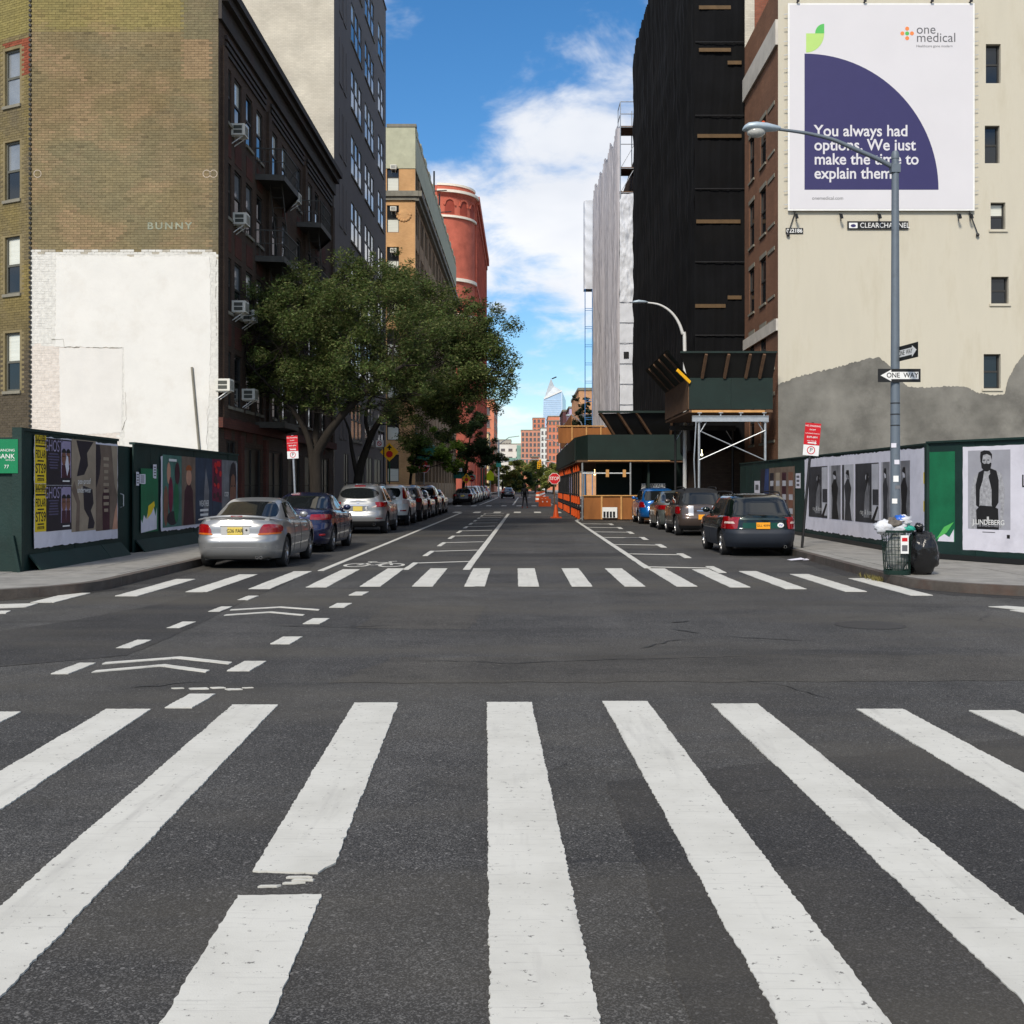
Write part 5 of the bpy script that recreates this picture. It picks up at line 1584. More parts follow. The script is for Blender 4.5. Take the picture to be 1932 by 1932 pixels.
    MB().box(PX(1136,Y0), PX(1164,Y0), Y0-0.13, Y0-0.09, PZ(977,Y0), PZ(957,Y0)).build('white_board', M_WHITE, s)
    ck = MB()
    for u in (1140, 1146, 1152, 1158): ck.box(PX(u-2,Y0), PX(u+2,Y0), Y0-0.15, Y0-0.13, PZ(976,Y0), PZ(965,Y0))
    ck.build('opening', M_SIGNK, s)
    # side legs with orange padding
    for i in range(14):
        y = Y0+1.0+i*2.4
        MB().cyl((x0+0.12, y, 0.0), (x0+0.12, y, zp0-0.1), 0.045, 8).build('leg', M_DKMETAL, s)
        for (za, zb_) in ((0.05, 0.45), (0.75, 1.12), (2.35, 2.78)):
            if (i + int(za*7)) % 5 == 4: continue
            MB().cyl((x0+0.12, y, za), (x0+0.12, y, zb_), 0.075, 10).build('orange_pad', M_ORANGE, s)
    for z in (0.55, 1.2, 2.3): MB().cyl((x0+0.12, Y0+0.5, z), (x0+0.12, Y1, z), 0.03, 6).build('rail_tube', M_DKMETAL, s)
    # inner boarding
    MB().box(x1-1.6, x1-1.5, Y0+0.6, Y1, 0.1, zp0-0.1).build('inner_hoarding', M_SHED, s)
    MB().box(xa+0.6, x1+1.0, Y0+3.2, Y0+3.3, 0.1, zp0-0.1).build('inner_hoarding', M_SHED, s)
    b_ = MB().box(PX(1216,Y0), PX(1262,Y0), Y0+1.4, Y0+1.45, PZ(932,Y0), PZ(912,Y0)).build('notice_board', M_SIGNW, s)
    t_ = text(b_, 'SIDEWALK\nCLOSED', 0, 0, 0.26, M_SIGNK, name='lettering'); t_.location = Vector(((PX(1216,Y0)+PX(1262,Y0))/2, Y0+1.39, PZ(922,Y0))) - wp(s)
    return s
shed_far()
M_LAMP = mat('lit_bulb', C(255, 190, 90), 0.4, var=0, emit=((1.0, 0.6, 0.25), 6.0))
tag(MB().sphere((PX(1122,56), 56, PZ(895,56)), 0.05, 10, 8).box(PX(1122,56)-.01, PX(1122,56)+.01, 55.99, 56.01, PZ(895,56)+.04, PZ(895,56)+.25).build('work_lamp', M_LAMP), 'lit amber work lamp hanging under the far shed', 'lamp')
M_LAMP2 = mat('lit_bulb_white', C(255, 245, 190), 0.4, var=0, emit=((1.0, 0.92, 0.55), 6.0))
tag(MB().sphere((PX(1324,43.5), 43.5, PZ(858,43.5)), 0.045, 10, 8).box(PX(1324,43.5)-.008, PX(1324,43.5)+.008, 43.49, 43.51, PZ(858,43.5)+.04, PZ(858,43.5)+.2).build('work_lamp', M_LAMP2), 'lit pale work lamp beside the leg of the near shed', 'lamp')
# dark wall under both sheds
M_DARKW = mat('old_dark_wall', C(56, 54, 52), 0.9, var=0.3, vscale=0.8)

# ================================================================== FAR BUILDINGS
M_FARGL = mat('far_window_glass', C(96, 92, 94), 0.25, var=0.3, vscale=0.4, rnd=1)
def far_block(name, label, X0, X1, Y0, Y1, Z, wall, rows, cols, ww, wh, glass=M_FARGL, z0=4.0, zstep=3.3, roofh=0.0, frame=None, side=None, band=None):
    b = empty(name, ((X0+X1)/2, (Y0+Y1)/2, 0), label, 'building', 'distant buildings down the street')
    MB().box(X0, X1, Y0, Y1, -1, Z).build('wall', wall, b)
    if roofh: MB().box(X0+(X1-X0)*.3, X0+(X1-X0)*.75, Y0+1, Y1-1, Z, Z+roofh).build('bulkhead', wall, b)
    MB().box(X0-0.15, X1+0.15, Y0-0.15, Y1+0.15, Z-0.05, Z+0.35).build('parapet_coping', M_STONE, b)
    wm = MB().box(0, ww, -0.06, 0.02, 0, wh).mesh('window', glass)
    fm2 = MB().box(-0.15, ww+0.15, -0.12, 0.0, -0.25, -0.02).mesh('sill', M_STONE)
    for r in range(rows):
        for c in range(cols):
            x = X0 + (X1-X0)*(c+0.5)/cols - ww/2
            z = z0 + zstep*r
            if z + wh > Z - 0.6: continue
            o = put(wm, 'window', b, Vector((x, Y0-0.03, z)) - wp(b))
            put(fm2, 'sill', o)
    if side:    # windows on the side towards the street
        sx_, k = side
        wm2 = MB().box(-0.06, 0.06, 0, ww, 0, wh).mesh('window', glass)
        for r in range(rows):
            for c in range(k):
                y = Y0 + (Y1-Y0)*(c+0.5)/k
                z = z0 + zstep*r
                if z + wh > Z-0.6: continue
                put(wm2, 'window', b, Vector((sx_, y, z)) - wp(b))
    if band:
        for z in band: MB().box(X0-0.2, X1+0.2, Y0-0.2, Y1, z, z+0.5).build('belt_course', M_STONE, b)
    return b
M_ORBR = mat('orange_brick_far', C(204, 130, 102), 0.9, var=0.12, vscale=0.5)
M_PINKBR = mat('pink_brick_far', C(200, 140, 116), 0.9, var=0.12, vscale=0.3)
M_YELBR = mat('yellow_brick_far', C(214, 190, 146), 0.9, var=0.12, vscale=0.4)
M_WHT = mat('white_concrete_far', C(214, 214, 208), 0.85, var=0.08, vscale=0.3)
M_GRN = mat('green_glass_far', C(120, 160, 150), 0.15, var=0.2, vscale=0.5, spec=0.6)
M_GREYF = mat('grey_concrete_far', C(170, 166, 156), 0.85, var=0.1, vscale=0.3)
far_block('brick_walkup', 'orange brick walk-up beyond the red building on the left', XL-12, PX(937,330), 300, 340, PZ(762,315), M_ORBR, 8, 4, 1.2, 1.9, side=(PX(937,330), 9))
far_block('yellow_brick_house', 'yellow brick house with balconies between the red building and the orange walk-up', XL-10, PX(922,286), 284, 298, PZ(818,286), M_YELBR, 5, 4, 1.1, 1.7, side=(PX(922,286), 4), band=(5.5, 9.0, 12.5))
far_block('grey_office_block', 'pale grey office block behind the trees at the end of the street', PX(938,760), PX(964,760), 760, 790, PZ(830,760), M_GREYF, 12, 5, 1.0, 1.6, zstep=4.2, z0=8)
wg = far_block('white_office_block', 'white office block with a green glass strip at the end of the street', PX(942,640), PX(984,640), 640, 670, PZ(838,640), M_WHT, 2, 3, 2.2, 1.3, zstep=4.5, z0=17)
MB().box(PX(958,640), PX(984,640)+0.2, 639.6, 640.2, PZ(871,640), PZ(864,640)).build('glass_strip', M_GRN, wg)
MB().box(PX(975,640), PX(984,640)+0.1, 639.7, 650, PZ(864,640), PZ(840,640)).build('glass_corner', M_GRN, wg)
far_block('brick_tower', 'salmon brick apartment tower at the end of the street', PX(983,620), PX(1020,620), 620, 640, PZ(812,620), M_PINKBR, 12, 5, 1.3, 1.7, zstep=2.9, z0=6)
far_block('brick_tower', 'taller narrow orange brick tower rising behind the salmon brick tower', PX(1005,720), PX(1028,720), 720, 740, PZ(789,720), M_ORBR, 16, 3, 1.4, 1.8, zstep=3.0, z0=6)
far_block('white_tower', 'slim white apartment tower beside the orange brick tower', PX(1020,560), PX(1034,560), 560, 575, PZ(808,560), M_WHT, 11, 2, 0.9, 1.5, zstep=2.9, z0=4)
far_block('brick_slab', 'orange brick building on the right at the end of the street', PX(1034,470), PX(1056,470), 470, 500, PZ(786,470), M_ORBR, 11, 3, 0.9, 1.5, zstep=2.9, z0=4, band=(PZ(795,470),))
far_block('brick_low_house', 'low red brick house behind the end trees', PX(974,420), PX(1003,420), 420, 440, PZ(876,420), M_ORBR, 2, 3, 1.0, 1.4, zstep=3.4, z0=3)
far_block('dark_brick_house', 'dark brown brick house with roof terrace right of the end trees', PX(1003,430), PX(1016,430), 430, 445, PZ(862,430), mat('dark_brown_far', C(120,84,66), 0.9), 4, 2, 0.9, 1.5, zstep=3.0, z0=3)
far_block('plum_building', 'narrow plum coloured building beside the far shed', PX(1062,250), PX(1076,250), 250, 270, PZ(776,250), mat('plum_brick', C(96,66,70), 0.9, var=.2), 6, 2, .7, 1.6)
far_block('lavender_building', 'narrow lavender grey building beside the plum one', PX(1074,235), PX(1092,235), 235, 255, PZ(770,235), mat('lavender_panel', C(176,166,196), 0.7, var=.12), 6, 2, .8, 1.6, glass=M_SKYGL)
far_block('sandstone_house', 'sandstone coloured house partly hidden behind the white sheeting', PX(1092,170), PX(1130,170), 170, 195, PZ(736,170), mat('sandstone', C(196,150,112), 0.85, var=.15), 8, 3, .9, 1.8)
# glass tower
Yg = 2500.0
gt = empty('glass_tower', (PX(1046,Yg), Yg+30, 0), 'pale blue glass skyscraper with slanted crown far down the street', 'tower')
M_TGL = mat('tower_glass', C(168, 196, 224), 0.12, metal=0.0, var=0.12, vscale=0.02, spec=0.8)  # distance haze and reflected sky put into the pale colour
M_TFR = mat('tower_mullion', C(206, 220, 236), 0.4, var=0.05)
xa, xb, xc = PX(1022,Yg), PX(1061,Yg), PX(1070,Yg)
xt = PX(1027,Yg)
tb = MB()
A0,B0,C0 = (xa,Yg,0),(xb,Yg,0),(xc,Yg+60,0)
A1,B1,C1 = (PX(1026,Yg),Yg,PZ(752,Yg)),(PX(1060,Yg),Yg,PZ(737,Yg)),(PX(1069.5,Yg),Yg+60,PZ(752,Yg))
D0,D1 = (xa,Yg+60,0),(PX(1026,Yg),Yg+60,PZ(752,Yg))
tb.add([A0,B0,C0,D0,A1,B1,C1,D1], [(0,1,5,4),(1,2,6,5),(2,3,7,6),(3,0,4,7),(4,5,6,7)])
tb.build('glass_shaft', M_TGL, gt)
MB().add([(PX(1027,Yg),Yg+0.5,PZ(751,Yg)),(PX(1060,Yg),Yg+0.5,PZ(737,Yg)),(PX(1046,Yg),Yg+20,PZ(727,Yg)),(PX(1040,Yg),Yg+20,PZ(712,Yg)),(PX(1034,Yg),Yg+25,PZ(735,Yg)),(PX(1062,Yg),Yg+40,PZ(740,Yg))], [(0,1,2,3),(0,3,4),(1,5,2),(3,2,5,4),(0,4,5,1)]).build('slanted_crown', mat('crown_screen', C(186,192,196),0.4,var=.2,vscale=.05), gt)
MB().bar((PX(1042,Yg),Yg+20,PZ(713,Yg)), (PX(1050,Yg),Yg+15,PZ(710,Yg)), 3, 2).build('observation_deck', M_DKMETAL, gt)
MB().bar((A1[0],Yg-0.6,A1[2]), (B1[0],Yg-0.6,B1[2]), 2, 3.5).build('crown_edge', M_SIGNW, gt)
MB().bar((B0[0],Yg-0.8,0), (B1[0],Yg-0.8,B1[2]), 1.5, 1.5).build('corner_mullion', M_TFR, gt)
fl = MB()
for i in range(38):
    z = 60 + i*4.2
    if z < PZ(753,Yg): fl.box(xa+0.5+3.5*i/38, xb-0.5-0.6*i/38, Yg-0.5, Yg-0.05, z, z+0.7)
fl.build('floor_bands', M_TFR, gt)
# ================================================================== CARS
def paint(name, col, metal=0.55, rough=0.28):
    return mat('car_paint_' + name, col, rough, metal=metal, var=0.05, vscale=3, coat=0.8, dirt=tuple(c*0.8 for c in col), dirt_amt=0.3, dirt_scale=2.5)
def I(tab):
    xs = np.array([t[0] for t in tab], float); ys = np.array([t[1] for t in tab], float)
    return lambda v: float(np.interp(v, xs, ys))

class Car:
    def __init__(s, sp):
        s.sp = sp
        s.yr, s.yf, s.w, s.deck = I(sp['rear']), I(sp['front']), I(sp['side']), I(sp['deck'])
        s.cyr, s.cyf, s.cw = I(sp['crear']), I(sp['cfront']), I(sp['cside'])
        s.n, s.nc = sp.get('n', 6.0), sp.get('nc', 5.0)
        s.ra, s.fa, s.wr = sp['axles'][0], sp['axles'][1], sp['wheel_r']
        s.sill = sp.get('sill', 0.22)
        s.zc0 = sp['crear'][0][0]; s.H = sp['crear'][-1][0]
    def zb(s, y):
        z = s.sill
        R = s.wr + 0.065
        for a in (s.ra, s.fa):
            d = abs(y-a)
            if d < R: z = max(z, s.wr + math.sqrt(R*R-d*d))
        return z
    # explicit surfaces: body / cabin, rear as y(x,z), side as x(y,z)
    def surf(s, cab, z):
        return (s.cyr(z), s.cyf(z), s.cw(z), s.nc) if cab else (s.yr(z), s.yf(z), s.w(z), s.n)
    def rear(s, x, z, cab, front=False):
        a, b, w, n = s.surf(cab, z)
        t = min(abs(x)/w, 0.9995); q = (1-t**n)**(1/n)
        sy = 0.5-0.5*q
        y = a+(b-a)*sy if not front else b-(b-a)*sy
        return Vector((x, y, z))
    def sidep(s, y, z, cab, sg):
        a, b, w, n = s.surf(cab, z)
        t = min(abs(2*(y-a)/(b-a)-1), 0.9995)
        return Vector((sg*w*(1-t**n)**(1/n), y, z))
    def patch(s, quad, fn, off, k=0.3, nu=10, nv=6):
        def mp(a, b):
            A, B = 2*a-1, 2*b-1
            A2 = A*math.sqrt(1-k*B*B/2); B2 = B*math.sqrt(1-k*A*A/2)
            a, b = (A2+1)/2, (B2+1)/2
            p = [quad[0][i]*(1-a)*(1-b)+quad[1][i]*a*(1-b)+quad[2][i]*a*b+quad[3][i]*(1-a)*b for i in (0, 1)]
            return p
        def pos(u, v, o):
            p = fn(u, v); e = 0.004
            du = fn(u+e, v)-fn(u-e, v); dv = fn(u, v+e)-fn(u, v-e)
            nn = du.cross(dv)
            if nn.length < 1e-9: nn = Vector((0,-1,0))
            nn.normalize()
            c = Vector((0, s.sp['L']/2, 0.7))
            if nn.dot(p-c) < 0: nn = -nn
            return p + nn*o
        mb = MB()
        vs = [pos(*mp(i/nu, j/nv), off) for j in range(nv+1) for i in range(nu+1)]
        fs = [(j*(nu+1)+i, j*(nu+1)+i+1, (j+1)*(nu+1)+i+1, (j+1)*(nu+1)+i) for j in range(nv) for i in range(nu)]
        bd = [i for i in range(nu+1)] + [j*(nu+1)+nu for j in range(1, nv+1)] + [nv*(nu+1)+i for i in range(nu-1, -1, -1)] + [j*(nu+1) for j in range(nv-1, 0, -1)]
        base = len(vs)
        par = [(i/nu, 0) for i in range(nu+1)] + [(1, j/nv) for j in range(1, nv+1)] + [(i/nu, 1) for i in range(nu-1, -1, -1)] + [(0, j/nv) for j in range(nv-1, 0, -1)]
        for (a, b) in par: vs.append(pos(*mp(a, b), -0.02))
        m = len(bd)
        for i in range(m):
            fs.append((bd[i], bd[(i+1) % m], base+(i+1) % m, base+i))
        return mb.add(vs, fs)
    def outline(s, n, L, W, step):
        N = 600
        P = []
        for i in range(N+1):
            ph = math.pi*i/N      # 0 rear centre .. pi front centre
            sx = math.sin(ph)**(2/n) if 0 < ph < math.pi else 0.0
            cy = math.cos(ph); c = math.copysign(abs(cy)**(2/n), cy)
            P.append((sx, 0.5-0.5*c))
        d = [0.0]
        for a, b in zip(P[:-1], P[1:]): d.append(d[-1]+math.hypot((b[0]-a[0])*W/2, (b[1]-a[1])*L))
        k = int(d[-1]/step)
        q = np.linspace(0, d[-1], k+1)
        return list(zip(np.interp(q, d, [p[0] for p in P]), np.interp(q, d, [p[1] for p in P])))
    def body(s, step=0.055, lv=13):
        sp = s.sp
        half = s.outline(s.n, sp['L'], sp['W'], step)
        pts = [(x, y) for x, y in half] + [(-x, y) for x, y in reversed(half[1:-1])]
        n = len(pts)
        mb = MB(); vs = []; fs = []; mi = []
        clad = sp.get('clad', 0)
        rows = []
        for k in range(lv+1):
            f = k/lv
            sh = 1.0 if f < 0.8 else 1-0.05*((f-0.8)/0.2)**2
            row = []
            for (sx, sy) in pts:
                y = s.yr(0.6)+(s.yf(0.6)-s.yr(0.6))*sy
                for _ in range(3):
                    zb, dk = s.zb(y), s.deck(y)
                    z = zb+f*(dk-zb)
                    y = s.yr(z)+(s.yf(z)-s.yr(z))*sy
                row.append((s.w(z)*sx*sh, y, z))
            rows.append(row)
        top = rows[-1]
        for sc_, cr in ((0.85, 0.012), (0.5, 0.026), (0.0, 0.032)):
            rows.append([(x*sc_, y, z+cr) for x, y, z in top])
        bot = [(x*0.78, y, max(z, s.sill+0.02)) for x, y, z in rows[0]]
        bot2 = [(x*0.78, y, s.sill+0.03) for x, y, z in rows[0]]
        bot3 = [(0, y, s.sill+0.03) for x, y, z in rows[0]]
        rows = [bot3, bot2, bot] + rows
        for r in rows: vs += r
        for j in range(len(rows)-1):
            for i in range(n):
                a, b = j*n+i, j*n+(i+1) % n
                fs.append((a, b, b+n, a+n))
                zc_ = (vs[a][2]+vs[a+n][2]+vs[b][2]+vs[b+n][2])/4
                mi.append(2 if j < 3 else (1 if zc_ < clad else 0))
        mb.v = vs; mb.f = fs; mb.mi = mi
        return mb
    def cabin(s, step=0.07, lv=10):
        sp = s.sp
        half = s.outline(s.nc, 2.6, sp['W']*0.8, step)
        pts = [(x, y) for x, y in half] + [(-x, y) for x, y in reversed(half[1:-1])]
        n = len(pts); vs = []; fs = []; rows = []
        for k in range(lv+1):
            f = k/lv; f = 1-(1-f)**1.6
            z = s.zc0+f*(s.H-s.zc0)
            rows.append([(s.cw(z)*sx, s.cyr(z)+(s.cyf(z)-s.cyr(z))*sy, z) for sx, sy in pts])
        top = rows[-1]; ym = sum(p[1] for p in top)/n
        for sc_, cr in ((0.8, 0.012), (0.45, 0.022), (0.0, 0.026)):
            rows.append([(x*sc_, ym+(y-ym)*sc_, z+cr) for x, y, z in top])
        mb = MB()
        for r in rows: vs += r
        for j in range(len(rows)-1):
            for i in range(n):
                a, b = j*n+i, j*n+(i+1) % n
                fs.append((a, b, b+n, a+n))
        return mb.add(vs, fs)

WHEELC = {}
def wheel_meshes(r, w, spokes=5):
    key = (r, w, spokes)
    if key in WHEELC: return WHEELC[key]
    prof = [(r*0.62,-w/2),(r*0.93,-w/2),(r*0.99,-w*0.36),(r,-w*0.15),(r,w*0.15),(r*0.99,w*0.36),(r*0.93,w/2),(r*0.62,w/2)]
    ty = MB().lathe(prof, 32, axis='X').mesh('wheel', M_TYRE, smooth=35)
    rm = MB().lathe([(r*0.64,w*0.46),(r*0.60,w*0.46),(r*0.56,w*0.2)], 32, axis='X')
    rm.lathe([(r*0.16,w*0.44),(r*0.10,w*0.47),(0.001,w*0.47)], 20, axis='X')
    for k in range(spokes):
        t = 2*math.pi*k/spokes+0.3
        for dt in (-0.11, 0.11):
            c0 = (w*0.40, r*0.08*math.cos(t), r*0.08*math.sin(t)); c1 = (w*0.43, r*0.61*math.cos(t+dt), r*0.61*math.sin(t+dt))
            rm.bar(c0, c1, r*0.085, w*0.1)
    rmm = rm.mesh('rim', M_RIM, smooth=30)
    dk = MB().lathe([(r*0.58,w*0.16),(0.001,w*0.16)], 24, axis='X').mesh('brake_disc', M_DKMETAL)
    WHEELC[key] = (ty, rmm, dk)
    return WHEELC[key]

def mirror_x(q): return [(-q[1][0],q[1][1]),(-q[0][0],q[0][1]),(-q[3][0],q[3][1]),(-q[2][0],q[2][1])]
def make_car(sp, loc, label, name='parked_car', group='cars parked along the kerbs', rotz=0.0):
    c = Car(sp)
    root = empty(name, loc, label, 'car', group, rotz)
    far = sp.get('far', False)
    P = sp['paint']
    c.body(0.11 if far else 0.055, 9 if far else 14).part('body', [P, sp.get('cladm', M_BLACK), M_BLACK], root, smooth=50)
    c.cabin(0.11 if far else 0.07, 7 if far else 12).part('roof', sp.get('roofm', P), root, smooth=55)
    # glass
    for q, nm in sp['rear_glass']:
        c.patch(q, lambda x, z: c.rear(x, z, True), 0.006, k=sp.get('rg_round', 0.35), nu=16, nv=8).part(nm, M_CARGLASS, root, smooth=40)
    zt = sp['cside'][-2][0]
    c.patch([(-0.62,c.zc0+0.06),(0.62,c.zc0+0.06),(0.5,zt-0.06),(-0.5,zt-0.06)], lambda x, z: c.rear(x, z, True, True), 0.006, nu=10).part('windscreen', M_CARGLASS, root, smooth=40)
    for sg in (-1, 1):
        for q in sp['side_glass']:
            c.patch(q, lambda y, z: c.sidep(y, z, True, sg), 0.005, k=0.12, nu=8, nv=5).part('side_window', M_CARGLASS, root, smooth=40)
    # lamps, trim and plate on the tail
    for (nm, q, m_, cab, off, k) in sp.get('tail', []):
        pt = c.patch(q, lambda x, z: c.rear(x, z, cab), off, k=k).part(nm, m_, root, smooth=40)
    for (nm, q, m_, cab, off, k) in sp.get('tail_pair', []):
        for qq in (q, mirror_x(q)):
            c.patch(qq, lambda x, z: c.rear(x, z, cab), off, k=k).part(nm, m_, root, smooth=40)
    for (nm, q, m_, cab, off, k) in sp.get('side_pair', []):
        for sg in (-1, 1):
            c.patch(q, lambda y, z: c.sidep(y, z, cab, sg), off, k=k).part(nm, m_, root, smooth=40)
    if 'plate' in sp:
        px_, pz_, txt, pm = sp['plate']
        y = c.rear(px_, pz_, False).y - 0.03
        pl = MB().box(px_-0.155, px_+0.155, y-0.006, y+0.04, pz_-0.078, pz_+0.078).part('license_plate', pm, root)
        if txt and not far:
            t_ = text(pl, txt, 0, 0, 0.105, M_INK, name='plate_lettering', bold=0.01, sx=0.86); t_.location = (px_, y-0.009, pz_)
    # wheels
    tw = sp.get('tyre_w', 0.21)
    ty, rm, dk = wheel_meshes(c.wr, tw, sp.get('spokes', 5))
    hw = c.w(c.wr)-tw/2-0.015
    for y in (c.ra, c.fa):
        for sg in (-1, 1):
            o = put(ty, 'wheel', root, (sg*hw, y, c.wr))
            if sg < 0: o.rotation_euler = (0, 0, math.pi)
            if not far: put(rm, 'rim', o); put(dk, 'brake_disc', o)
            else: put(rm, 'rim', o)
    # door mirrors
    if not far or sp.get('mirrors'):
        ym, zm = sp.get('mirror', (c.cyf(c.zc0)-0.5, c.zc0+0.1))
        for sg in (-1, 1):
            x = c.sidep(ym, zm, True, sg).x
            MB().sphere((x+sg*0.15, ym, zm+0.02), (0.10, 0.06, 0.075), 12, 8).bar((x-sg*0.03, ym, zm-0.03), (x+sg*0.1, ym, zm), 0.05, 0.04).part('door_mirror', sp.get('mirrorm', P), root, smooth=40)
    # rear-end odds
    if not far:
        for (x, z, r, d) in sp.get('exhaust', []):
            MB().lathe([(r*.8,0.06),(r*.8,0),(r,0),(r,0.2)], 16, (x, d, z), axis='Y').part('exhaust_pipe', M_CHROME, root, smooth=40)
        MB().box(-sp['W']*0.36, sp['W']*0.36, 0.25, sp['L']-0.3, c.sill-0.03, c.sill+0.06).part('underbody', M_BLACK, root)
        # door seams and handles
        for sg in (-1, 1):
            for y in sp.get('seams', []):
                sm = MB()
                zz = np.linspace(max(c.zb(y)+0.05, 0.3), c.deck(y)-0.06, 8)
                pp = [c.sidep(y, z, False, sg)+Vector((sg*0.0, 0, 0)) for z in zz]
                sm.tube([(p.x*1.0, p.y, p.z) for p in pp], 0.006, 6).part('door_seam', M_BLACK, root)
            for y in sp.get('handles', []):
                z = c.deck(y)-0.14
                p = c.sidep(y, z, False, sg)
                MB().box(min(p.x, p.x+sg*0.03), max(p.x, p.x+sg*0.03), y-0.09, y+0.09, z-0.014, z+0.014).part('door_handle', sp.get('handlem', P), root)
        if 'rails' in sp:
            y0, y1, xx, zz = sp['rails']
            for sg in (-1, 1):
                MB().tube([(sg*xx, y0, zz-0.05), (sg*xx, y0+0.12, zz+0.02), (sg*xx, (y0+y1)/2, zz+0.035), (sg*xx, y1-0.12, zz+0.02), (sg*xx, y1, zz-0.05)], 0.018, 8).part('roof_rail', M_BLACK, root, smooth=40)
    return root, c

def q4(x0, x1, z0, z1): return [(x0,z0),(x1,z0),(x1,z1),(x0,z1)]
SILVER = paint('silver', (0.30, 0.305, 0.31), 0.6, 0.34)
def sedan(P, **k):
    d = dict(L=4.9, W=1.86, H=1.43, paint=P, axles=(1.02, 3.80), wheel_r=0.325, sill=0.21, n=5.6, nc=4.2,
        rear=[(0.18,0.22),(0.26,0.09),(0.34,0.035),(0.44,0.02),(0.46,0.03),(0.48,0.018),(0.56,0.0),(0.63,0.02),(0.66,0.085),(0.86,0.10),(0.95,0.13),(1.0,0.2),(1.04,0.3)],
        front=[(0.18,4.70),(0.3,4.86),(0.5,4.90),(0.7,4.82),(0.9,4.6)],
        side=[(0.15,0.84),(0.3,0.90),(0.5,0.925),(0.68,0.93),(0.85,0.915),(1.05,0.875)],
        deck=[(0,0.955),(0.25,0.995),(0.9,1.02),(1.6,0.99),(2.8,0.955),(3.7,0.93),(4.5,0.82),(4.9,0.66)],
        crear=[(0.93,0.70),(1.0,0.80),(1.32,1.58),(1.39,1.80),(1.425,2.05)], cfront=[(0.93,3.75),(1.32,2.95),(1.39,2.75),(1.425,2.5)],
        cside=[(0.93,0.80),(1.05,0.765),(1.32,0.62),(1.39,0.565),(1.425,0.48)],
        rear_glass=[([(-0.70,1.035),(0.70,1.035),(0.53,1.36),(-0.53,1.36)], 'rear_window')],
        side_glass=[[(1.45,1.02),(2.35,1.0),(2.35,1.34),(1.85,1.33)], [(2.42,1.0),(3.38,1.0),(2.92,1.32),(2.42,1.34)]],
        seams=(1.72, 2.45, 3.5), handles=(2.0, 3.0), mirror=(3.3, 1.03),
        plate=(0.0, 0.78, 'G36 FAR', M_PLATE_Y), exhaust=[(0.45,0.24,0.03,0.1),(0.53,0.24,0.03,0.1)])
    d.update(k); return d
def suv(P, **k):
    d = dict(L=4.75, W=1.86, H=1.68, paint=P, axles=(0.95, 3.75), wheel_r=0.365, sill=0.26, n=5.2, nc=4.6,
        rear=[(0.24,0.2),(0.34,0.08),(0.46,0.02),(0.60,0.0),(0.68,0.02),(0.73,0.085),(0.95,0.09),(1.12,0.13),(1.2,0.2)],
        front=[(0.2,4.55),(0.4,4.72),(0.7,4.75),(0.95,4.6),(1.1,4.4)],
        side=[(0.2,0.86),(0.4,0.915),(0.7,0.93),(0.95,0.915),(1.15,0.87)],
        deck=[(0,1.10),(0.3,1.12),(1.5,1.08),(3.0,1.04),(3.6,1.02),(4.4,0.92),(4.75,0.74)],
        crear=[(1.0,0.11),(1.15,0.15),(1.45,0.36),(1.58,0.52),(1.65,0.78),(1.68,1.2)], cfront=[(1.0,3.75),(1.5,2.95),(1.62,2.7),(1.68,2.2)],
        cside=[(1.0,0.86),(1.15,0.825),(1.5,0.70),(1.60,0.65),(1.65,0.58),(1.68,0.48)],
        rear_glass=[([(-0.60,1.15),(0.60,1.15),(0.56,1.55),(-0.56,1.55)], 'rear_window')], rg_round=0.5,
        side_glass=[[(0.62,1.16),(1.35,1.13),(1.35,1.54),(0.95,1.52)], [(1.42,1.12),(2.35,1.10),(2.35,1.56),(1.42,1.55)], [(2.42,1.10),(3.42,1.08),(2.92,1.53),(2.42,1.56)]],
        seams=(1.4, 2.4, 3.45), handles=(1.75, 2.75), mirror=(3.3, 1.17), clad=0.36,
        plate=(0.0, 0.86, '', M_PLATE_Y), exhaust=[(0.55,0.33,0.045,0.06)])
    d.update(k); return d

# -- left kerb
sp = sedan(SILVER)
sp['tail_pair'] = [('tail_lamp', [(0.46,0.70),(0.885,0.725),(0.875,0.905),(0.56,0.925)], M_TAIL, False, 0.012, 0.55),
    ('reverse_lamp', [(0.47,0.695),(0.87,0.715),(0.868,0.745),(0.475,0.735)], M_AMBER, False, 0.0145, 0.3)]
sp['side_pair'] = [('tail_lamp_wrap', [(0.16,0.725),(0.38,0.745),(0.34,0.89),(0.16,0.90)], M_TAIL, False, 0.012, 0.5)]
M_BUMPS = mat('bumper_groove', (0.12,0.12,0.125), 0.5, var=0.1)
sp['tail'] = [('plate_recess', q4(-0.30,0.30,0.665,0.875), mat('recess_grey_white', C(176,176,174), .5, var=.05), False, 0.006, 0.1), ('trunk_garnish', q4(-0.33,0.33,0.875,0.925), SILVER, False, 0.03, 0.1),
    ('bumper_groove', q4(-0.80,0.80,0.435,0.46), M_BUMPS, False, 0.003, 0.0), ('trunk_seam', q4(-0.56,0.56,0.648,0.656), M_BLACK, False, 0.004, 0.0)]
root, cc_ = make_car(sp, (-5.57, 22.0, 0), 'silver sedan with trunk spoiler, nearest parked car on the left kerb')
root.scale = (.93, .90, .95)
spo = MB()
sw_pts = [(-0.84+1.68*i/16) for i in range(17)]
def spz(x): return 1.075 - 0.075*(abs(x)/0.84)**2.2
spo.tube([(x, 0.24+0.16*(abs(x)/0.84)**2, spz(x)) for x in sw_pts], [0.016+0.012*(1-(abs(x)/0.84)**4) for x in sw_pts], 8)
spo.tube([(x, 0.32+0.16*(abs(x)/0.84)**2, spz(x)+0.005) for x in sw_pts], [0.012]*17, 8)
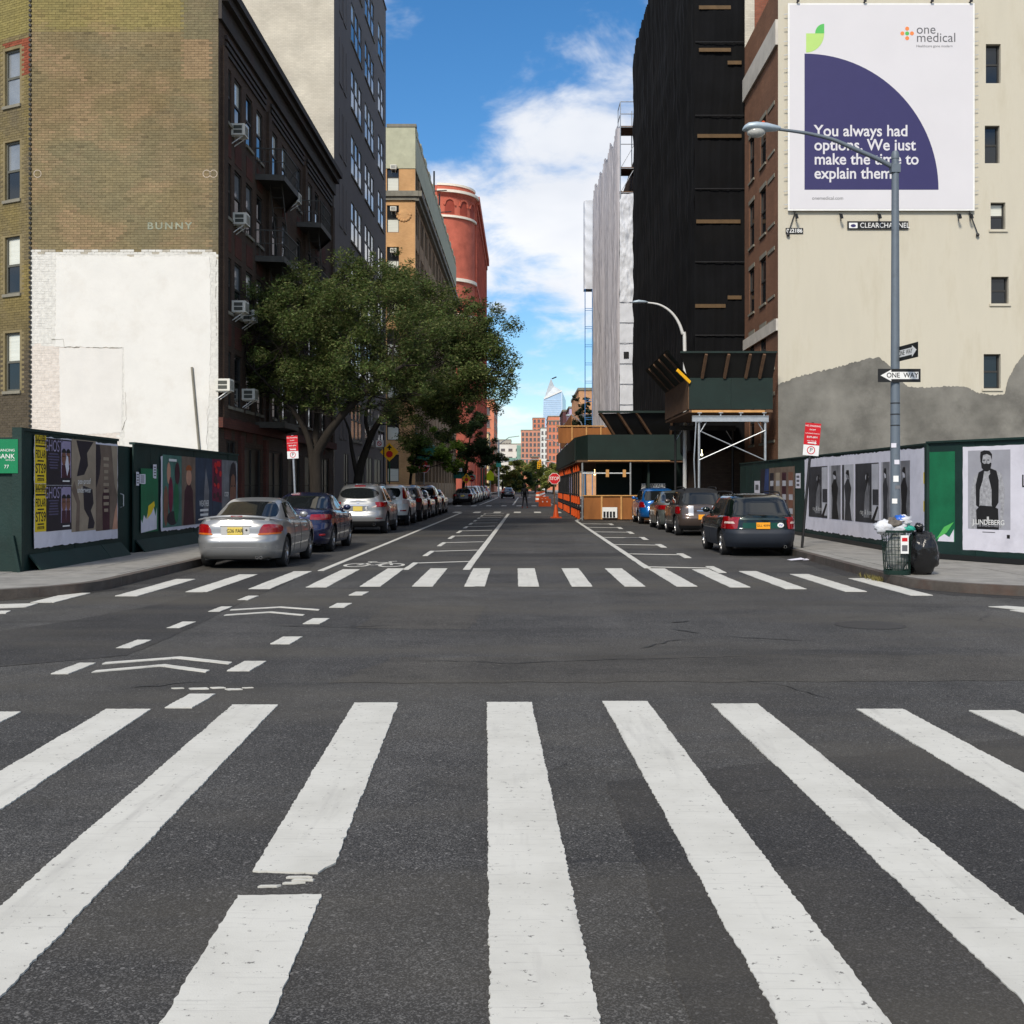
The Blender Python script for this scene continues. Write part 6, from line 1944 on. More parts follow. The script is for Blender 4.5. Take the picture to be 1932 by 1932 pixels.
for x in (-0.62, 0.62): spo.box(x-0.05, x+0.05, 0.30, 0.36, 0.99, 1.06)
sp_o = spo.part('spoiler', SILVER, root, smooth=50)
MB().box(-0.12, 0.12, 0.215, 0.26, spz(0)-0.012, spz(0)+0.012).part('brake_lamp', M_TAIL, sp_o)
MB().sphere((0.235, cc_.rear(0.235,0.78,False).y-0.014, 0.80), (0.022,0.006,0.022), 10, 6).part('badge', M_DKMETAL, root)

NAVY = paint('navy', C(34, 40, 74), 0.5, 0.25)
sp = sedan(NAVY, L=4.65, W=1.80, axles=(0.95,3.6), mirrorm=NAVY)
sp['deck'] = [(0,1.0),(0.25,1.03),(0.9,1.05),(1.6,1.0),(2.8,0.96),(3.6,0.93),(4.4,0.82),(4.65,0.66)]
sp['front'] = [(0.18,4.45),(0.3,4.6),(0.5,4.65),(0.7,4.58),(0.9,4.4)]
sp['side'] = [(0.15,0.82),(0.3,0.87),(0.5,0.895),(0.68,0.9),(0.85,0.885),(1.05,0.85)]
sp['tail_pair'] = [('tail_lamp', [(0.42,0.80),(0.86,0.80),(0.84,0.93),(0.44,0.93)], M_TAIL, False, 0.012, 0.2)]
sp['side_pair'] = [('tail_lamp_wrap', [(0.15,0.80),(0.42,0.82),(0.40,0.92),(0.15,0.93)], M_TAIL, False, 0.012, 0.3), ('rear_reflector', [(0.1,0.42),(0.25,0.42),(0.25,0.47),(0.1,0.47)], M_TAIL, False, 0.01, 0.1)]
make_car(sp, (-5.55, 27.3, 0), 'dark blue sedan just ahead of the silver sedan')

sp = suv(SILVER, clad=0.44, cladm=M_BLACK, L=4.8, rails=(0.9, 2.9, 0.60, 1.70))
sp['tail_pair'] = [('tail_lamp', [(0.48,0.905),(0.885,0.92),(0.875,1.075),(0.86,1.085)], M_TAIL, False, 0.012, 0.12),
    ('reverse_lamp', [(0.42,0.895),(0.60,0.905),(0.62,0.965),(0.60,0.97)], M_TAILW, False, 0.016, 0.15), ('rear_reflector', q4(0.60,0.80,0.525,0.55), M_TAIL, False, 0.01, 0.1)]
sp['side_pair'] = [('tail_lamp_wrap', [(0.14,0.92),(0.34,0.95),(0.42,1.08),(0.16,1.085)], M_TAIL, False, 0.012, 0.2)]
sp['rear_glass'] = [([(-0.70,1.19),(0.70,1.19),(0.60,1.555),(-0.60,1.555)], 'rear_window')]; sp['rg_round'] = 0.85
sp['tail'] = [('plate_recess', q4(-0.34,0.34,0.76,0.95), SILVER, False, 0.004, 0.1), ('brake_lamp', q4(-0.18,0.18,1.60,1.63), M_TAIL, True, 0.02, 0.1), ('badge', q4(-0.05,0.05,1.03,1.08), M_CHROME, False, 0.012, 0.8),
    ('trunk_garnish', q4(-0.36,0.36,0.95,0.975), M_CHROME, False, 0.02, 0.1)]
make_car(sp, (-5.55, 38.2, 0), 'silver crossover with oval rear window behind the dark blue sedan')

PEARL = paint('white', C(214, 214, 208), 0.1, 0.3)
sp = suv(PEARL, L=4.5, clad=0.46)
sp['tail_pair'] = [('tail_lamp', [(0.70,1.0),(0.83,1.0),(0.70,1.55),(0.62,1.55)], M_TAIL, True, 0.012, 0.1), ('reverse_lamp', [(0.68,0.9),(0.88,0.9),(0.86,1.06),(0.68,1.06)], M_TAILW, False, 0.012, 0.2), ('rear_reflector', q4(0.60,0.82,0.6,0.65), M_TAIL, False, 0.01, 0.1)]
make_car(sp, (-5.6, 46.2, 0), 'white sport utility vehicle with tall vertical tail lamps')
GRAPH = paint('graphite', C(96, 98, 102), 0.6, 0.3)
sp = suv(GRAPH, L=4.5, far=True, mirrors=True, clad=0.5)
sp['tail_pair'] = [('tail_lamp', [(0.62,0.9),(0.88,0.9),(0.86,1.08),(0.70,1.08)], M_TAIL, False, 0.012, 0.2)]
make_car(sp, (-5.55, 51.6, 0), 'graphite sport utility vehicle with low red tail lamps, just past the white one')
DKBL = paint('ink_blue', C(30, 36, 60), 0.5, 0.25)
sp = sedan(DKBL, far=True, mirrors=True, L=4.5)
sp['tail_pair'] = [('tail_lamp', [(0.5,0.74),(0.88,0.74),(0.86,0.92),(0.55,0.92)], M_TAIL, False, 0.012, 0.3)]
make_car(sp, (-5.6, 56.9, 0), 'ink blue sedan, third from the far end of the left parked row')
BLK = paint('black', (0.012,0.012,0.014), 0.3, 0.2)
sp = suv(BLK, far=True, mirrors=True, L=4.6); sp['tail_pair'] = [('tail_lamp', [(0.62,0.92),(0.88,0.92),(0.86,1.08),(0.66,1.08)], M_TAIL, False, 0.012, 0.2)]
make_car(sp, (-5.6, 61.9, 0), 'black sport utility vehicle, second from the far end of the left parked row')
sp = sedan(GRAPH, far=True, L=4.5); sp['tail_pair'] = [('tail_lamp', [(0.5,0.74),(0.88,0.74),(0.86,0.92),(0.55,0.92)], M_TAIL, False, 0.012, 0.3)]
make_car(sp, (-5.6, 67.0, 0), 'grey sedan parked last before the second crosswalk')
# -- beyond the second crossing
TL = [('tail_lamp', [(0.5,0.76),(0.88,0.76),(0.86,0.92),(0.5,0.92)], M_TAIL, False, 0.012, 0.3)]
TLs = [('tail_lamp', [(0.6,0.92),(0.88,0.92),(0.86,1.08),(0.62,1.08)], M_TAIL, False, 0.012, 0.3)]
row = [(99, 'sedan', BLK, 'black sedan parked first beyond the second crosswalk'), (106, 'sedan', GRAPH, 'grey sedan parked second beyond the second crosswalk'),
    (113, 'suv', PEARL, 'white sport utility vehicle parked beyond the second crosswalk'), (119.5, 'suv', SILVER, 'silver sport utility vehicle parked just past the white one beyond the crosswalk'),
    (130, 'suv', BLK, 'black sport utility vehicle parked near the green awning'), (137, 'sedan', DKBL, 'dark blue sedan parked near the green awning'), (144, 'suv', paint('red', C(150, 24, 28), 0.3, 0.3), 'red sport utility vehicle parked far down the left kerb'), (152, 'sedan', SILVER, 'silver sedan parked farthest down the left kerb')]
for (y, k, P, lb) in row:
    sp = (sedan if k == 'sedan' else suv)(P, far=True, L=4.6)
    sp['tail_pair'] = TL if k == 'sedan' else TLs
    sp['plate'] = (0.0, 0.80, '', M_PLATE_Y)
    make_car(sp, (-5.3, y, 0), lb)
sp = sedan(BLK, far=True, L=4.8); sp['tail_pair'] = TL; sp['plate'] = (0.0, 0.78, '', M_SIGNW)
make_car(sp, (-2.1, 150, 0), 'black sedan driving away in the middle of the street', 'moving_car', 'cars in the traffic lane')

# -- right kerb
FOREST = paint('forest', C(9, 24, 22), 0.4, 0.2)
M_CLADB = mat('bumper_plastic', C(38, 43, 52), 0.55, var=0.1, vscale=4)
def wagon(P, **k):
    d = suv(P, L=4.45, W=1.735, H=1.53, axles=(0.92, 3.45), wheel_r=0.325, sill=0.235, n=5.4, nc=5.4,
        rear=[(0.22,0.16),(0.34,0.05),(0.46,0.01),(0.6,0.0),(0.645,0.02),(0.67,0.085),(0.9,0.11),(1.04,0.15),(1.12,0.2)],
        front=[(0.2,4.25),(0.4,4.42),(0.6,4.45),(0.85,4.3),(0.95,4.1)],
        side=[(0.2,0.80),(0.4,0.85),(0.7,0.865),(0.9,0.85),(1.05,0.82)],
        deck=[(0,0.985),(0.3,1.0),(1.5,0.985),(3.0,0.965),(3.4,0.95),(4.1,0.87),(4.45,0.7)],
        crear=[(0.93,0.12),(1.02,0.155),(1.36,0.40),(1.45,0.50),(1.505,0.72),(1.53,1.1)], cfront=[(0.93,3.55),(1.4,2.75),(1.49,2.5),(1.53,2.1)],
        cside=[(0.93,0.80),(1.02,0.775),(1.38,0.66),(1.45,0.62),(1.505,0.555),(1.53,0.47)],
        rear_glass=[([(-0.655,1.0),(0.655,1.0),(0.575,1.41),(-0.575,1.41)], 'rear_window')], rg_round=0.25,
        side_glass=[[(0.48,1.04),(1.30,1.02),(1.30,1.41),(0.72,1.40)], [(1.37,1.02),(2.28,1.01),(2.28,1.42),(1.37,1.41)], [(2.35,1.01),(3.25,1.0),(2.78,1.38),(2.35,1.42)]],
        seams=(1.33, 2.32, 3.3), handles=(1.62, 2.6), mirror=(3.12, 1.08), rails=(0.85, 2.9, 0.55, 1.56), clad=0.0)
    d.update(k); return d
sp = wagon(FOREST, clad=0.655, cladm=M_CLADB, roofm=FOREST, plate=(-0.0,0.765,'', M_PLATE_O), exhaust=[(0.5,0.25,0.035,0.06)])
sp['tail_pair'] = [('tail_lamp', [(0.585,0.68),(0.845,0.68),(0.80,0.985),(0.72,0.985)], M_TAIL, False, 0.012, 0.12), ('reverse_lamp', [(0.62,0.81),(0.80,0.81),(0.79,0.86),(0.645,0.86)], M_TAILW, False, 0.0155, 0.1)]
sp['side_pair'] = [('tail_lamp_wrap', [(0.13,0.68),(0.30,0.68),(0.26,0.97),(0.15,0.97)], M_TAIL, False, 0.012, 0.15)]
M_GRECESS = mat('number_recess_green', C(24, 70, 58), 0.25, metal=0.3, var=0.1)
sp['tail'] = [('plate_recess', q4(-0.46,0.36,0.695,0.835), M_GRECESS, False, 0.004, 0.1), ('trunk_garnish', q4(-0.5,0.55,0.895,0.945), paint('forest_light', C(46,58,56), 0.5, 0.3), False, 0.022, 0.15)]
root, cw_ = make_car(sp, (5.44, 25.9, 0), 'dark green station wagon with grey bumper, nearest parked car on the right kerb')
root.scale = (1, 1, .93)
y_ = cw_.rear(0.36, 0.76, False).y
MB().sphere((0.40, y_-0.012, 0.775), (0.075, 0.006, 0.06), 18, 8).part('round_sticker', M_SIGNW, root)
t_ = text(root, 'W', 0, 0, 0.09, mat('sticker_blue', C(50,70,170), .5), name='sticker_lettering'); t_.location = (0.40, y_-0.022, 0.775)
t_ = text(root, 'GLL 4099', 0, 0, 0.075, M_INK, name='plate_lettering'); t_.location = (0.0, cw_.rear(0,0.765,False).y-0.039, 0.765)
wp_ = MB().bar((0.0, cw_.rear(0,1.02,True).y-0.03, 1.02), (-0.34, cw_.rear(-.34,1.05,True).y-0.03, 1.05), 0.012, 0.012).sphere((0.0, cw_.rear(0,1.02,True).y-0.03, 1.015), (0.05,0.03,0.02), 8, 6)
wp_.part('rear_wiper', M_BLACK, root)

COCOA = paint('cocoa', C(86, 74, 68), 0.5, 0.3)
M_STRIPE = mat('silver_stripe', (0.55,0.55,0.56), 0.3, metal=0.6, var=0.04)
sp = wagon(COCOA, L=3.96, W=1.69, clad=0.34, cladm=M_BLACK, plate=(0.0,0.62,'', M_PLATE_O), roofm=M_BLACK)
sp['front'] = [(0.2,3.76),(0.4,3.93),(0.6,3.96),(0.85,3.85),(0.95,3.7)]
sp['deck'] = [(0,0.985),(0.3,1.0),(1.5,0.985),(2.8,0.965),(3.1,0.95),(3.7,0.87),(3.96,0.7)]
sp['cfront'] = [(0.93,3.1),(1.4,2.5),(1.49,2.3),(1.53,2.0)]
sp['axles'] = (0.68, 3.15); sp['rails'] = (0.6, 2.4, 0.52, 1.55)
sp['side_glass'] = [[(0.45,1.04),(1.2,1.02),(1.2,1.41),(0.66,1.40)], [(1.27,1.02),(2.0,1.01),(2.0,1.42),(1.27,1.41)], [(2.07,1.01),(2.85,1.0),(2.5,1.38),(2.07,1.42)]]
sp['seams'] = (1.23, 2.03); sp['handles'] = (1.5,); sp['mirror'] = (2.75,1.08)
sp['rear_glass'] = [([(-0.66,1.02),(0.66,1.02),(0.60,1.40),(-0.60,1.40)], 'rear_window')]; sp['rg_round'] = 0.4
sp['tail_pair'] = [('tail_lamp', [(0.70,0.72),(0.83,0.72),(0.81,0.95),(0.72,0.95)], M_TAIL, False, 0.014, 0.5), ('body_stripe', [(0.30,0.66),(0.46,0.66),(0.46,0.98),(0.30,0.98)], M_STRIPE, False, 0.005, 0.0)]
sp['tail'] = [('badge', q4(-0.05,0.05,0.87,0.92), M_CHROME, False, 0.012, 0.9), ('trunk_handle', q4(-0.2,0.2,0.80,0.83), M_CHROME, False, 0.02, 0.3)]
make_car(sp, (5.78, 36.8, 0), 'brown hatchback with two silver stripes ahead of the green wagon')
SAGE = paint('grey_green', C(112, 118, 114), 0.5, 0.3)
sp = sedan(SAGE, L=4.4, W=1.72); sp['tail_pair'] = TL; sp['plate'] = (0,0.78,'',M_PLATE_O)
sp['side'] = [(0.15,0.78),(0.3,0.83),(0.5,0.85),(0.68,0.86),(0.85,0.845),(1.05,0.81)]
sp['front'] = [(0.18,4.2),(0.3,4.36),(0.5,4.4),(0.7,4.32),(0.9,4.1)]; sp['axles'] = (0.9,3.45)
sp['deck'] = [(0,1.0),(0.25,1.04),(0.9,1.06),(1.6,1.0),(2.8,0.96),(3.4,0.93),(4.1,0.82),(4.4,0.66)]; sp['cfront'] = [(0.93,3.5),(1.32,2.75),(1.39,2.6),(1.425,2.4)]
make_car(sp, (5.8, 41.6, 0), 'grey green sedan between the brown hatchback and the blue car')
AZURE = paint('azure', C(16, 92, 160), 0.3, 0.25)
sp = wagon(AZURE, L=3.8, far=True, mirrors=True, plate=(0,0.72,'',M_SIGNW), clad=0.3, W=1.65)
sp['tail_pair'] = [('tail_lamp', [(0.60,0.72),(0.83,0.72),(0.80,0.95),(0.68,0.95)], M_TAIL, False, 0.012, 0.2)]
make_car(sp, (5.75, 48.2, 0), 'bright blue small car at the plywood barrier of the far shed')
# ================================================================== HOARDINGS
XHL = -8.6
YH0, YH1 = 19.6, YO - 0.05
ZH = 2.56
hl = empty('green_hoarding', (XHL, (YH0+YH1)/2, SW), 'dark green plywood hoarding with posters along the left sidewalk', 'hoarding')
def panel_run(parent, p0, p1, z0, ztop, material, t=0.03, width=1.22):
    p0, p1 = Vector((*p0, 0)), Vector((*p1, 0))
    L = (p1-p0).length; k = max(1, round(L/width)); d = (p1-p0)/L
    rz = math.atan2(d.y, d.x)
    w = L/k
    for i in range(k):
        zt = ztop if not callable(ztop) else ztop(i/k)
        me = MB().box(0.004, w-0.004, 0, t, 0, zt-z0).mesh('plywood_panel', material)
        o = put(me, 'plywood_panel', parent, p0+d*(w*i)+Vector((0,0,z0))-wp(parent), rz)
        o.location += Vector((0,0,0))+ (Matrix.Rotation(rz,3,'Z') @ Vector((0, random.uniform(-.006,.006), 0)))
    return rz, L
# side along the street (faces the road), door recess in the middle
YD0, YD1 = YX(222, XHL), YX(252, XHL)
panel_run(hl, (XHL, YH0), (XHL, YD0), SW, ZH, M_GREEN)
panel_run(hl, (XHL-0.10, YD0-0.1), (XHL-0.10, YD1+0.9), SW, ZH-0.08, M_GREEN)
panel_run(hl, (XHL, YD1), (XHL, YH1), SW, ZH-0.03, M_GREEN)
MB().box(XHL-0.10, XHL+0.03, YH0-0.02, YD0, ZH, ZH+0.05).build('cap_board', M_GREEN, hl)
MB().box(XHL-0.10, XHL+0.03, YD1, YH1, ZH-0.03, ZH+0.02).build('cap_board', M_GREEN, hl)
for (a, b) in ((YH0+0.25, YH0+3.6), (YH0+3.62, YD0+0.15), (YD1+0.1, YD1+4.6), (YD1+4.62, YH1)):   # sloping toe boards
    MB().add([(XHL+0.02,a,SW+0.28),(XHL+0.02,b,SW+0.28),(XHL+0.24,b,SW+0.005),(XHL+0.24,a,SW+0.005),(XHL+0.0,a,SW+0.26),(XHL+0.0,b,SW+0.26),(XHL+0.21,b,SW),(XHL+0.21,a,SW)],
        [(0,1,2,3),(4,7,6,5),(0,3,7,4),(1,5,6,2),(3,2,6,7),(0,4,5,1)]).build('toe_board', M_GREEN, hl)
MB().box(XHL-0.12, XHL+0.04, YH0-0.1, YH0+0.0, SW, ZH+0.05).build('corner_post', M_GREEN, hl)
# side along the cross street (faces us)
panel_run(hl, (XHL-4.9, YH0-0.05), (XHL-0.14, YH0-0.05), SW, ZH-0.12, M_GREEN)
MB().bar((XHL+0.02, YH0-0.12, SW), (XHL-0.1, YH0-0.12, SW+0.62), 0.05, 0.09).build('prop', M_GREEN, hl)
M_BANKG = mat('bank_sign_green', C(16, 122, 78), 0.4, var=0.05)
bk_ = board('bank_sign', 'bright green bank financing sign at the left edge on the hoarding', 'sign', (PX(-60,YH0), YH0-0.09, PZ(893,YH0)), 0, PX(39,YH0)-PX(-60,YH0), PZ(829,YH0)-PZ(893,YH0), M_BANKG, t=0.02)
bw2 = PX(39,YH0)-PX(-60,YH0)
for (s, v, sz) in (('FINANCING', 850, 0.062), ('C BANK', 861.5, 0.115), ('serve you', 868, 0.04), ('77', 881, 0.085)):
    text(bk_, s, bw2-(0.05 if sz < 0.1 else 0.05) - (0.10 if sz == 0.085 else 0), (893-v)*YH0/F, sz, M_SIGNW, 0.024, 'RIGHT')

# ---- posters on the left hoarding.  Poster frame: x runs away from us along the street
def lposter(name, label, u0, u1, v0, v1, material, off=0.035, group=None, cat='poster', jag=0.0):
    """u0,u1 columns and v0,v1 rows at the near edge"""
    Ya, Yb = YX(u0, XHL), YX(u1, XHL)
    za, zb = PZ(v1, Ya), PZ(v0, Ya)
    o = board(name, label, cat, (XHL+off, Ya, za), math.pi/2, Yb-Ya, zb-za, material, t=0.004, group=group, jag=jag)
    return o, Yb-Ya, zb-za
M_PYEL = mat('poster_yellow', C(226, 196, 38), 0.65, var=0.06, bump=0.2, bscale=6)
M_PDK = mat('poster_dark', C(38, 32, 40), 0.6, var=0.3, vscale=1.4)
M_PDK2 = mat('poster_maroon', C(62, 30, 40), 0.6, var=0.4, vscale=2.4)
M_PBEI = mat('poster_beige', C(150, 136, 118), 0.65, var=0.25, vscale=1.6, bump=0.2, bscale=5)
M_PTAUPE = mat('poster_taupe', C(112, 96, 84), 0.65, var=0.35, vscale=2.0)
M_PLIL = mat('poster_lilac', C(150, 140, 170), 0.65, var=0.15)
M_SKIN = mat('print_skin', C(190, 142, 118), 0.65, var=0.2, vscale=3)
M_SKIN2 = mat('print_skin_dark', C(120, 82, 66), 0.65, var=0.25, vscale=4)
M_PGR = mat('poster_photo_grey', C(112, 112, 116), 0.6, var=0.45, vscale=2.2)
M_PGR2 = mat('poster_photo_dark', C(52, 52, 56), 0.6, var=0.5, vscale=2.0)
M_PGR3 = mat('poster_photo_pale', C(176, 176, 182), 0.6, var=0.2, vscale=2.0)
M_PTEAL = mat('poster_teal', C(70, 110, 100), 0.65, var=0.4, vscale=2)
M_PMAG = mat('poster_magenta', C(110, 30, 58), 0.65, var=0.4, vscale=3)
M_PNAVY = mat('poster_slate', C(48, 60, 78), 0.65, var=0.4, vscale=2)
o, w, h = lposter('paper_backing', 'torn strip of white backing paper under the near left posters', 61, 219, 822, 1035, M_PAPER, 0.030, cat='paper', jag=0.012)
for k, (v0_, v1_, lb) in enumerate(((820, 912, 'upper yellow concert poster on the left hoarding'), (913, 1004, 'lower yellow concert poster on the left hoarding'))):
    o, w, h = lposter('concert_poster', lb, 62, 83, v0_, v1_, M_PYEL, group='yellow concert posters')
    for (s, zf, sz) in (('BLACK REBEL', 0.93, 0.14), ('MOTORCYCLE CLUB', 0.86, 0.10), ('FIDLAR', 0.60, 0.20), ('STS9', 0.30, 0.24)):
        t = text(o, s, w*0.5, h*zf, sz, M_INK, 0.006, bold=0.015)
        t.scale.x = min(1.0, 0.92*w/(max(v.co.x for v in t.data.vertices)-min(v.co.x for v in t.data.vertices)))
    rect(o, w*.2, w*.8, h*.05, h*.11, M_INK, 0.005)
    t = text(o, 'Terminal 5', w*0.5, h*.08, 0.075, M_PYEL, 0.008)
    rect(o, w*.05, w*.95, h*.755, h*.79, M_INK, 0.005)
    print_lines(o, w*.2, w*.8, h*.44, h*.5, 1, M_INK, 0.005); print_lines(o, w*.15, w*.85, h*.13, h*.19, 1, M_INK, 0.005)
for k, (v0_, v1_, lb) in enumerate(((826, 915, 'upper dark movie poster reading GHOST on the left hoarding'), (916, 1003, 'lower dark movie poster reading GHOST on the left hoarding'))):
    o, w, h = lposter('movie_poster', lb, 83.5, 131, v0_, v1_, M_PDK, group='dark movie posters')
    text(o, 'GHOST', w*0.28, h*0.83, 0.30, M_PLIL, 0.006, sx=0.8)
    print_lines(o, w*.05, w*.5, h*.34, h*.7, 6, mat('print_dim_lilac', C(84,78,104), .65), 0.006)
    rect(o, w*.57, w*.97, h*.16, h*.97, M_PLIL, 0.005)
    for (cx, cz) in ((0.68, 0.6), (0.86, 0.6)):
        flat(o, oval(w*cx, h*cz, w*.085, h*.17), M_SKIN2, 0.007)
        flat(o, oval(w*cx, h*(cz+.11), w*.088, h*.09, 12, 0, 180), M_INK, 0.009)
        flat(o, [(w*(cx-.09),h*.16),(w*(cx+.09),h*.16),(w*(cx+.08),h*.44),(w*(cx-.08),h*.44)], M_PDK2, 0.006)
        rect(o, w*(cx-.05), w*(cx-.015), h*.62, h*.64, M_INK, 0.009); rect(o, w*(cx+.015), w*(cx+.05), h*.62, h*.64, M_INK, 0.009)
    print_lines(o, w*.6, w*.95, h*.06, h*.12, 1, M_SIGNW, 0.006)
    if k == 0: flat(o, [(w*.72,h*.45),(w*.8,h*.2),(w*.88,h*.36),(w*.84,h*.62),(w*.78,h*.66)], M_PAPER, 0.012, 'torn_paper')
o, w, h = lposter('fashion_poster', 'grey and brown underwear poster with dark figures on the left hoarding', 131.5, 177, 828, 1004, M_PBEI)
flat(o, [(w*.18,h*.99),(w*.9,h*.99),(w*.62,h*.86),(w*.66,h*.72),(w*.5,h*.62),(w*.2,h*.6),(w*.35,h*.8)], M_PDK, 0.006)
flat(o, [(w*.45,h*.5),(w*.85,h*.46),(w*.9,h*.3),(w*.78,h*.22),(w*.95,h*.08),(w*.9,h*.02),(w*.65,h*.02),(w*.7,h*.14),(w*.5,h*.24)], M_PDK, 0.006)
flat(o, [(w*.0,h*.45),(w*.2,h*.3),(w*.15,h*.0),(w*.3,h*.0),(w*.33,h*.32),(w*.1,h*.55)], M_PTAUPE, 0.005)
text(o, 'pee-proof', w*.5, h*.545, 0.16, M_SIGNW, 0.009); text(o, 'underwear', w*.5, h*.45, 0.16, M_SIGNW, 0.009)
o, w, h = lposter('fashion_poster', 'taupe underwear poster with a curved dark figure next to the grey one', 177.5, 218, 838, 1002, M_PTAUPE)
flat(o, [(0,h),(w*.16,h),(w*.22,h*.85),(w*.16,h*.66),(w*.06,h*.55),(0,h*.5)], M_PDK, 0.006)
flat(o, [(w*.28,h*.34)]+oval(w*.45,h*.36,w*.17,h*.14,14,180,0)+[(w*.62,h*.0),(w*.3,h*.0)], M_PDK2, 0.006)
flat(o, [(w*.86,h*.2),(w*.98,h*.32),(w*1.0,h*.0),(w*.75,h*.0)], M_SKIN, 0.006)
flat(o, [(w*.7,h),(w,h),(w,h*.4),(w*.85,h*.55)], M_PBEI, 0.005)
print_lines(o, w*.32, w*.58, h*.2, h*.88, 9, M_PBEI, 0.009)
# flyers, bright green panel and stickers between the two clusters
rp_ = board('green_painted_panel', 'bright green repainted patch between the two left poster groups', 'panel', (XHL+0.03, YX(263,XHL), SW+0.42), math.pi/2, 1.2, 1.45, M_GREEN2)
flat(rp_, [(0,0.3),(0.1,0.22),(0.2,0.4),(0.35,0.3),(0.5,0.5),(0.65,0.42),(0.85,0.62),(1.0,0.35),(1.1,0.55),(1.1,0.05),(0,0.0)], M_PAPER, 0.006, 'torn_paper')
flat(rp_, [(0.4,.3),(.7,.42),(.95,.6),(.9,.7),(.5,.6)], M_PYEL, 0.008, 'torn_paper')
for (u0_, u1_, v0_, v1_, m_, lb) in ((254,259,890,916,M_PAPER,'narrow white flyer beside the door of the left hoarding'), (260,271,894,913,M_PAPER,'small white flyer with print beside the narrow one on the left hoarding'), (286,292,876,902,M_PAPER,'torn white scrap below the cap of the left hoarding')):
    o, w, h = lposter('flyer', lb, u0_, u1_, v0_, v1_, m_, 0.036, cat='flyer', group='flyers on the left hoarding', jag=0.01)
    for i in range(4): rect(o, w*.15, w*.8, h*(.15+.2*i), h*(.24+.2*i), M_PGREY, 0.006)
hd_ = MB().tube([(XHL-0.07, YD0+0.35, 1.15), (XHL-0.0, YD0+0.35, 1.18), (XHL-0.0, YD0+0.35, 1.42), (XHL-0.07, YD0+0.35, 1.45)], 0.014, 8).build('door_handle', M_GALV, hl)
# far cluster
o, w, h = lposter('paper_backing', 'sheet of white backing paper under the far left posters', 301, 445, 860, 1003, M_PAPER, 0.030, cat='paper', jag=0.02)
Lc = [(304,340,'fashion_poster','crowded colourful magazine poster with green and pink figures',M_PTEAL), (340,366,'fashion_poster','poster of a brown jacket figure left of the dark music poster',M_PTAUPE), (366,398,'music_poster','dark music poster reading WEATHER on the left hoarding',M_PNAVY), (398,416,'music_poster','narrow magenta floral poster on the left hoarding',M_PMAG), (416,444,'portrait_poster','grey poster with half a face at the far end of the left hoarding',M_PGR)]
for i, (ua, ub, nm, lb, m_) in enumerate(Lc):
    Ya, Yb = YX(ua, XHL), YX(ub, XHL)
    za, zb = 0.62, 2.36
    o = board(nm, lb, 'poster', (XHL+0.036, Ya, za), math.pi/2, Yb-Ya-0.01, zb-za, m_, t=0.004)
    w, h = Yb-Ya-0.01, zb-za
    if i == 0:
        for (cx, cz, rx, rz, mm) in ((.15,.3,.12,.28,M_SKIN2),(.4,.45,.12,.25,M_PMAG),(.7,.35,.14,.3,M_GREEN2),(.3,.75,.1,.15,M_SKIN),(.75,.75,.14,.16,M_PDK2),(.5,.12,.3,.1,M_PDK)): flat(o, oval(w*cx, h*cz, w*rx, h*rz, 14), mm, 0.005+0.001*cx*5)
        print_lines(o, w*.2, w*.8, h*.9, h*.97, 1, M_SIGNW, 0.012)
    elif i == 1:
        flat(o, [(w*.1,0),(w*.9,0),(w*.8,h*.5),(w*.62,h*.6),(w*.4,h*.6),(w*.2,h*.5)], M_PDK2, 0.005); flat(o, oval(w*.5,h*.7,w*.2,h*.12), M_SKIN, 0.007); flat(o, oval(w*.5,h*.8,w*.22,h*.08,12,0,180), mat('print_orange_dark', C(150,80,40), .6), 0.008)
    elif i == 2:
        flat(o, [(w*.45,0),(w*.75,0),(w*.8,h*.5),(w*.6,h*.85),(w*.5,h*.5)], M_PGR, 0.005)
        text(o, 'WEATHER', w*.5, h*.30, 0.22, M_SIGNW, 0.008, sx=0.9, bold=.01); print_lines(o, w*.25, w*.75, h*.1, h*.24, 2, M_SIGNW, 0.008)
    elif i == 3:
        for _ in range(14): flat(o, oval(w*random.uniform(.15,.85), h*random.uniform(.35,.95), w*.14, h*.05, 8), M_PDK2 if _ % 2 else M_RED, 0.005+0.0004*_)
        flat(o, [(0,0),(w,0),(w,h*.3),(0,h*.34)], M_PNAVY, 0.004)
    else:
        flat(o, oval(w*.74, h*.5, w*.21, h*.34), M_SKIN2, 0.005); flat(o, [(w*.48,h*.3),(w*.5,h*.75),(w*.6,h*.93),(w*.75,h*.98),(w*.9,h*.94),(w*.99,h*.75),(w*.99,h*.3),(w*.93,h*.6),(w*.86,h*.74),(w*.74,h*.78),(w*.62,h*.73),(w*.55,h*.55)], M_PDK, 0.007)
        rect(o, w*.62, w*.7, h*.56, h*.585, M_INK, 0.008); rect(o, w*.80, w*.88, h*.56, h*.585, M_INK, 0.008); rect(o, w*.68,w*.80,h*.34,h*.36, M_PMAG, 0.008)
        text(o, 'crazy', w*.3, h*.45, 0.28, M_SIGNW, 0.010, sx=0.8)

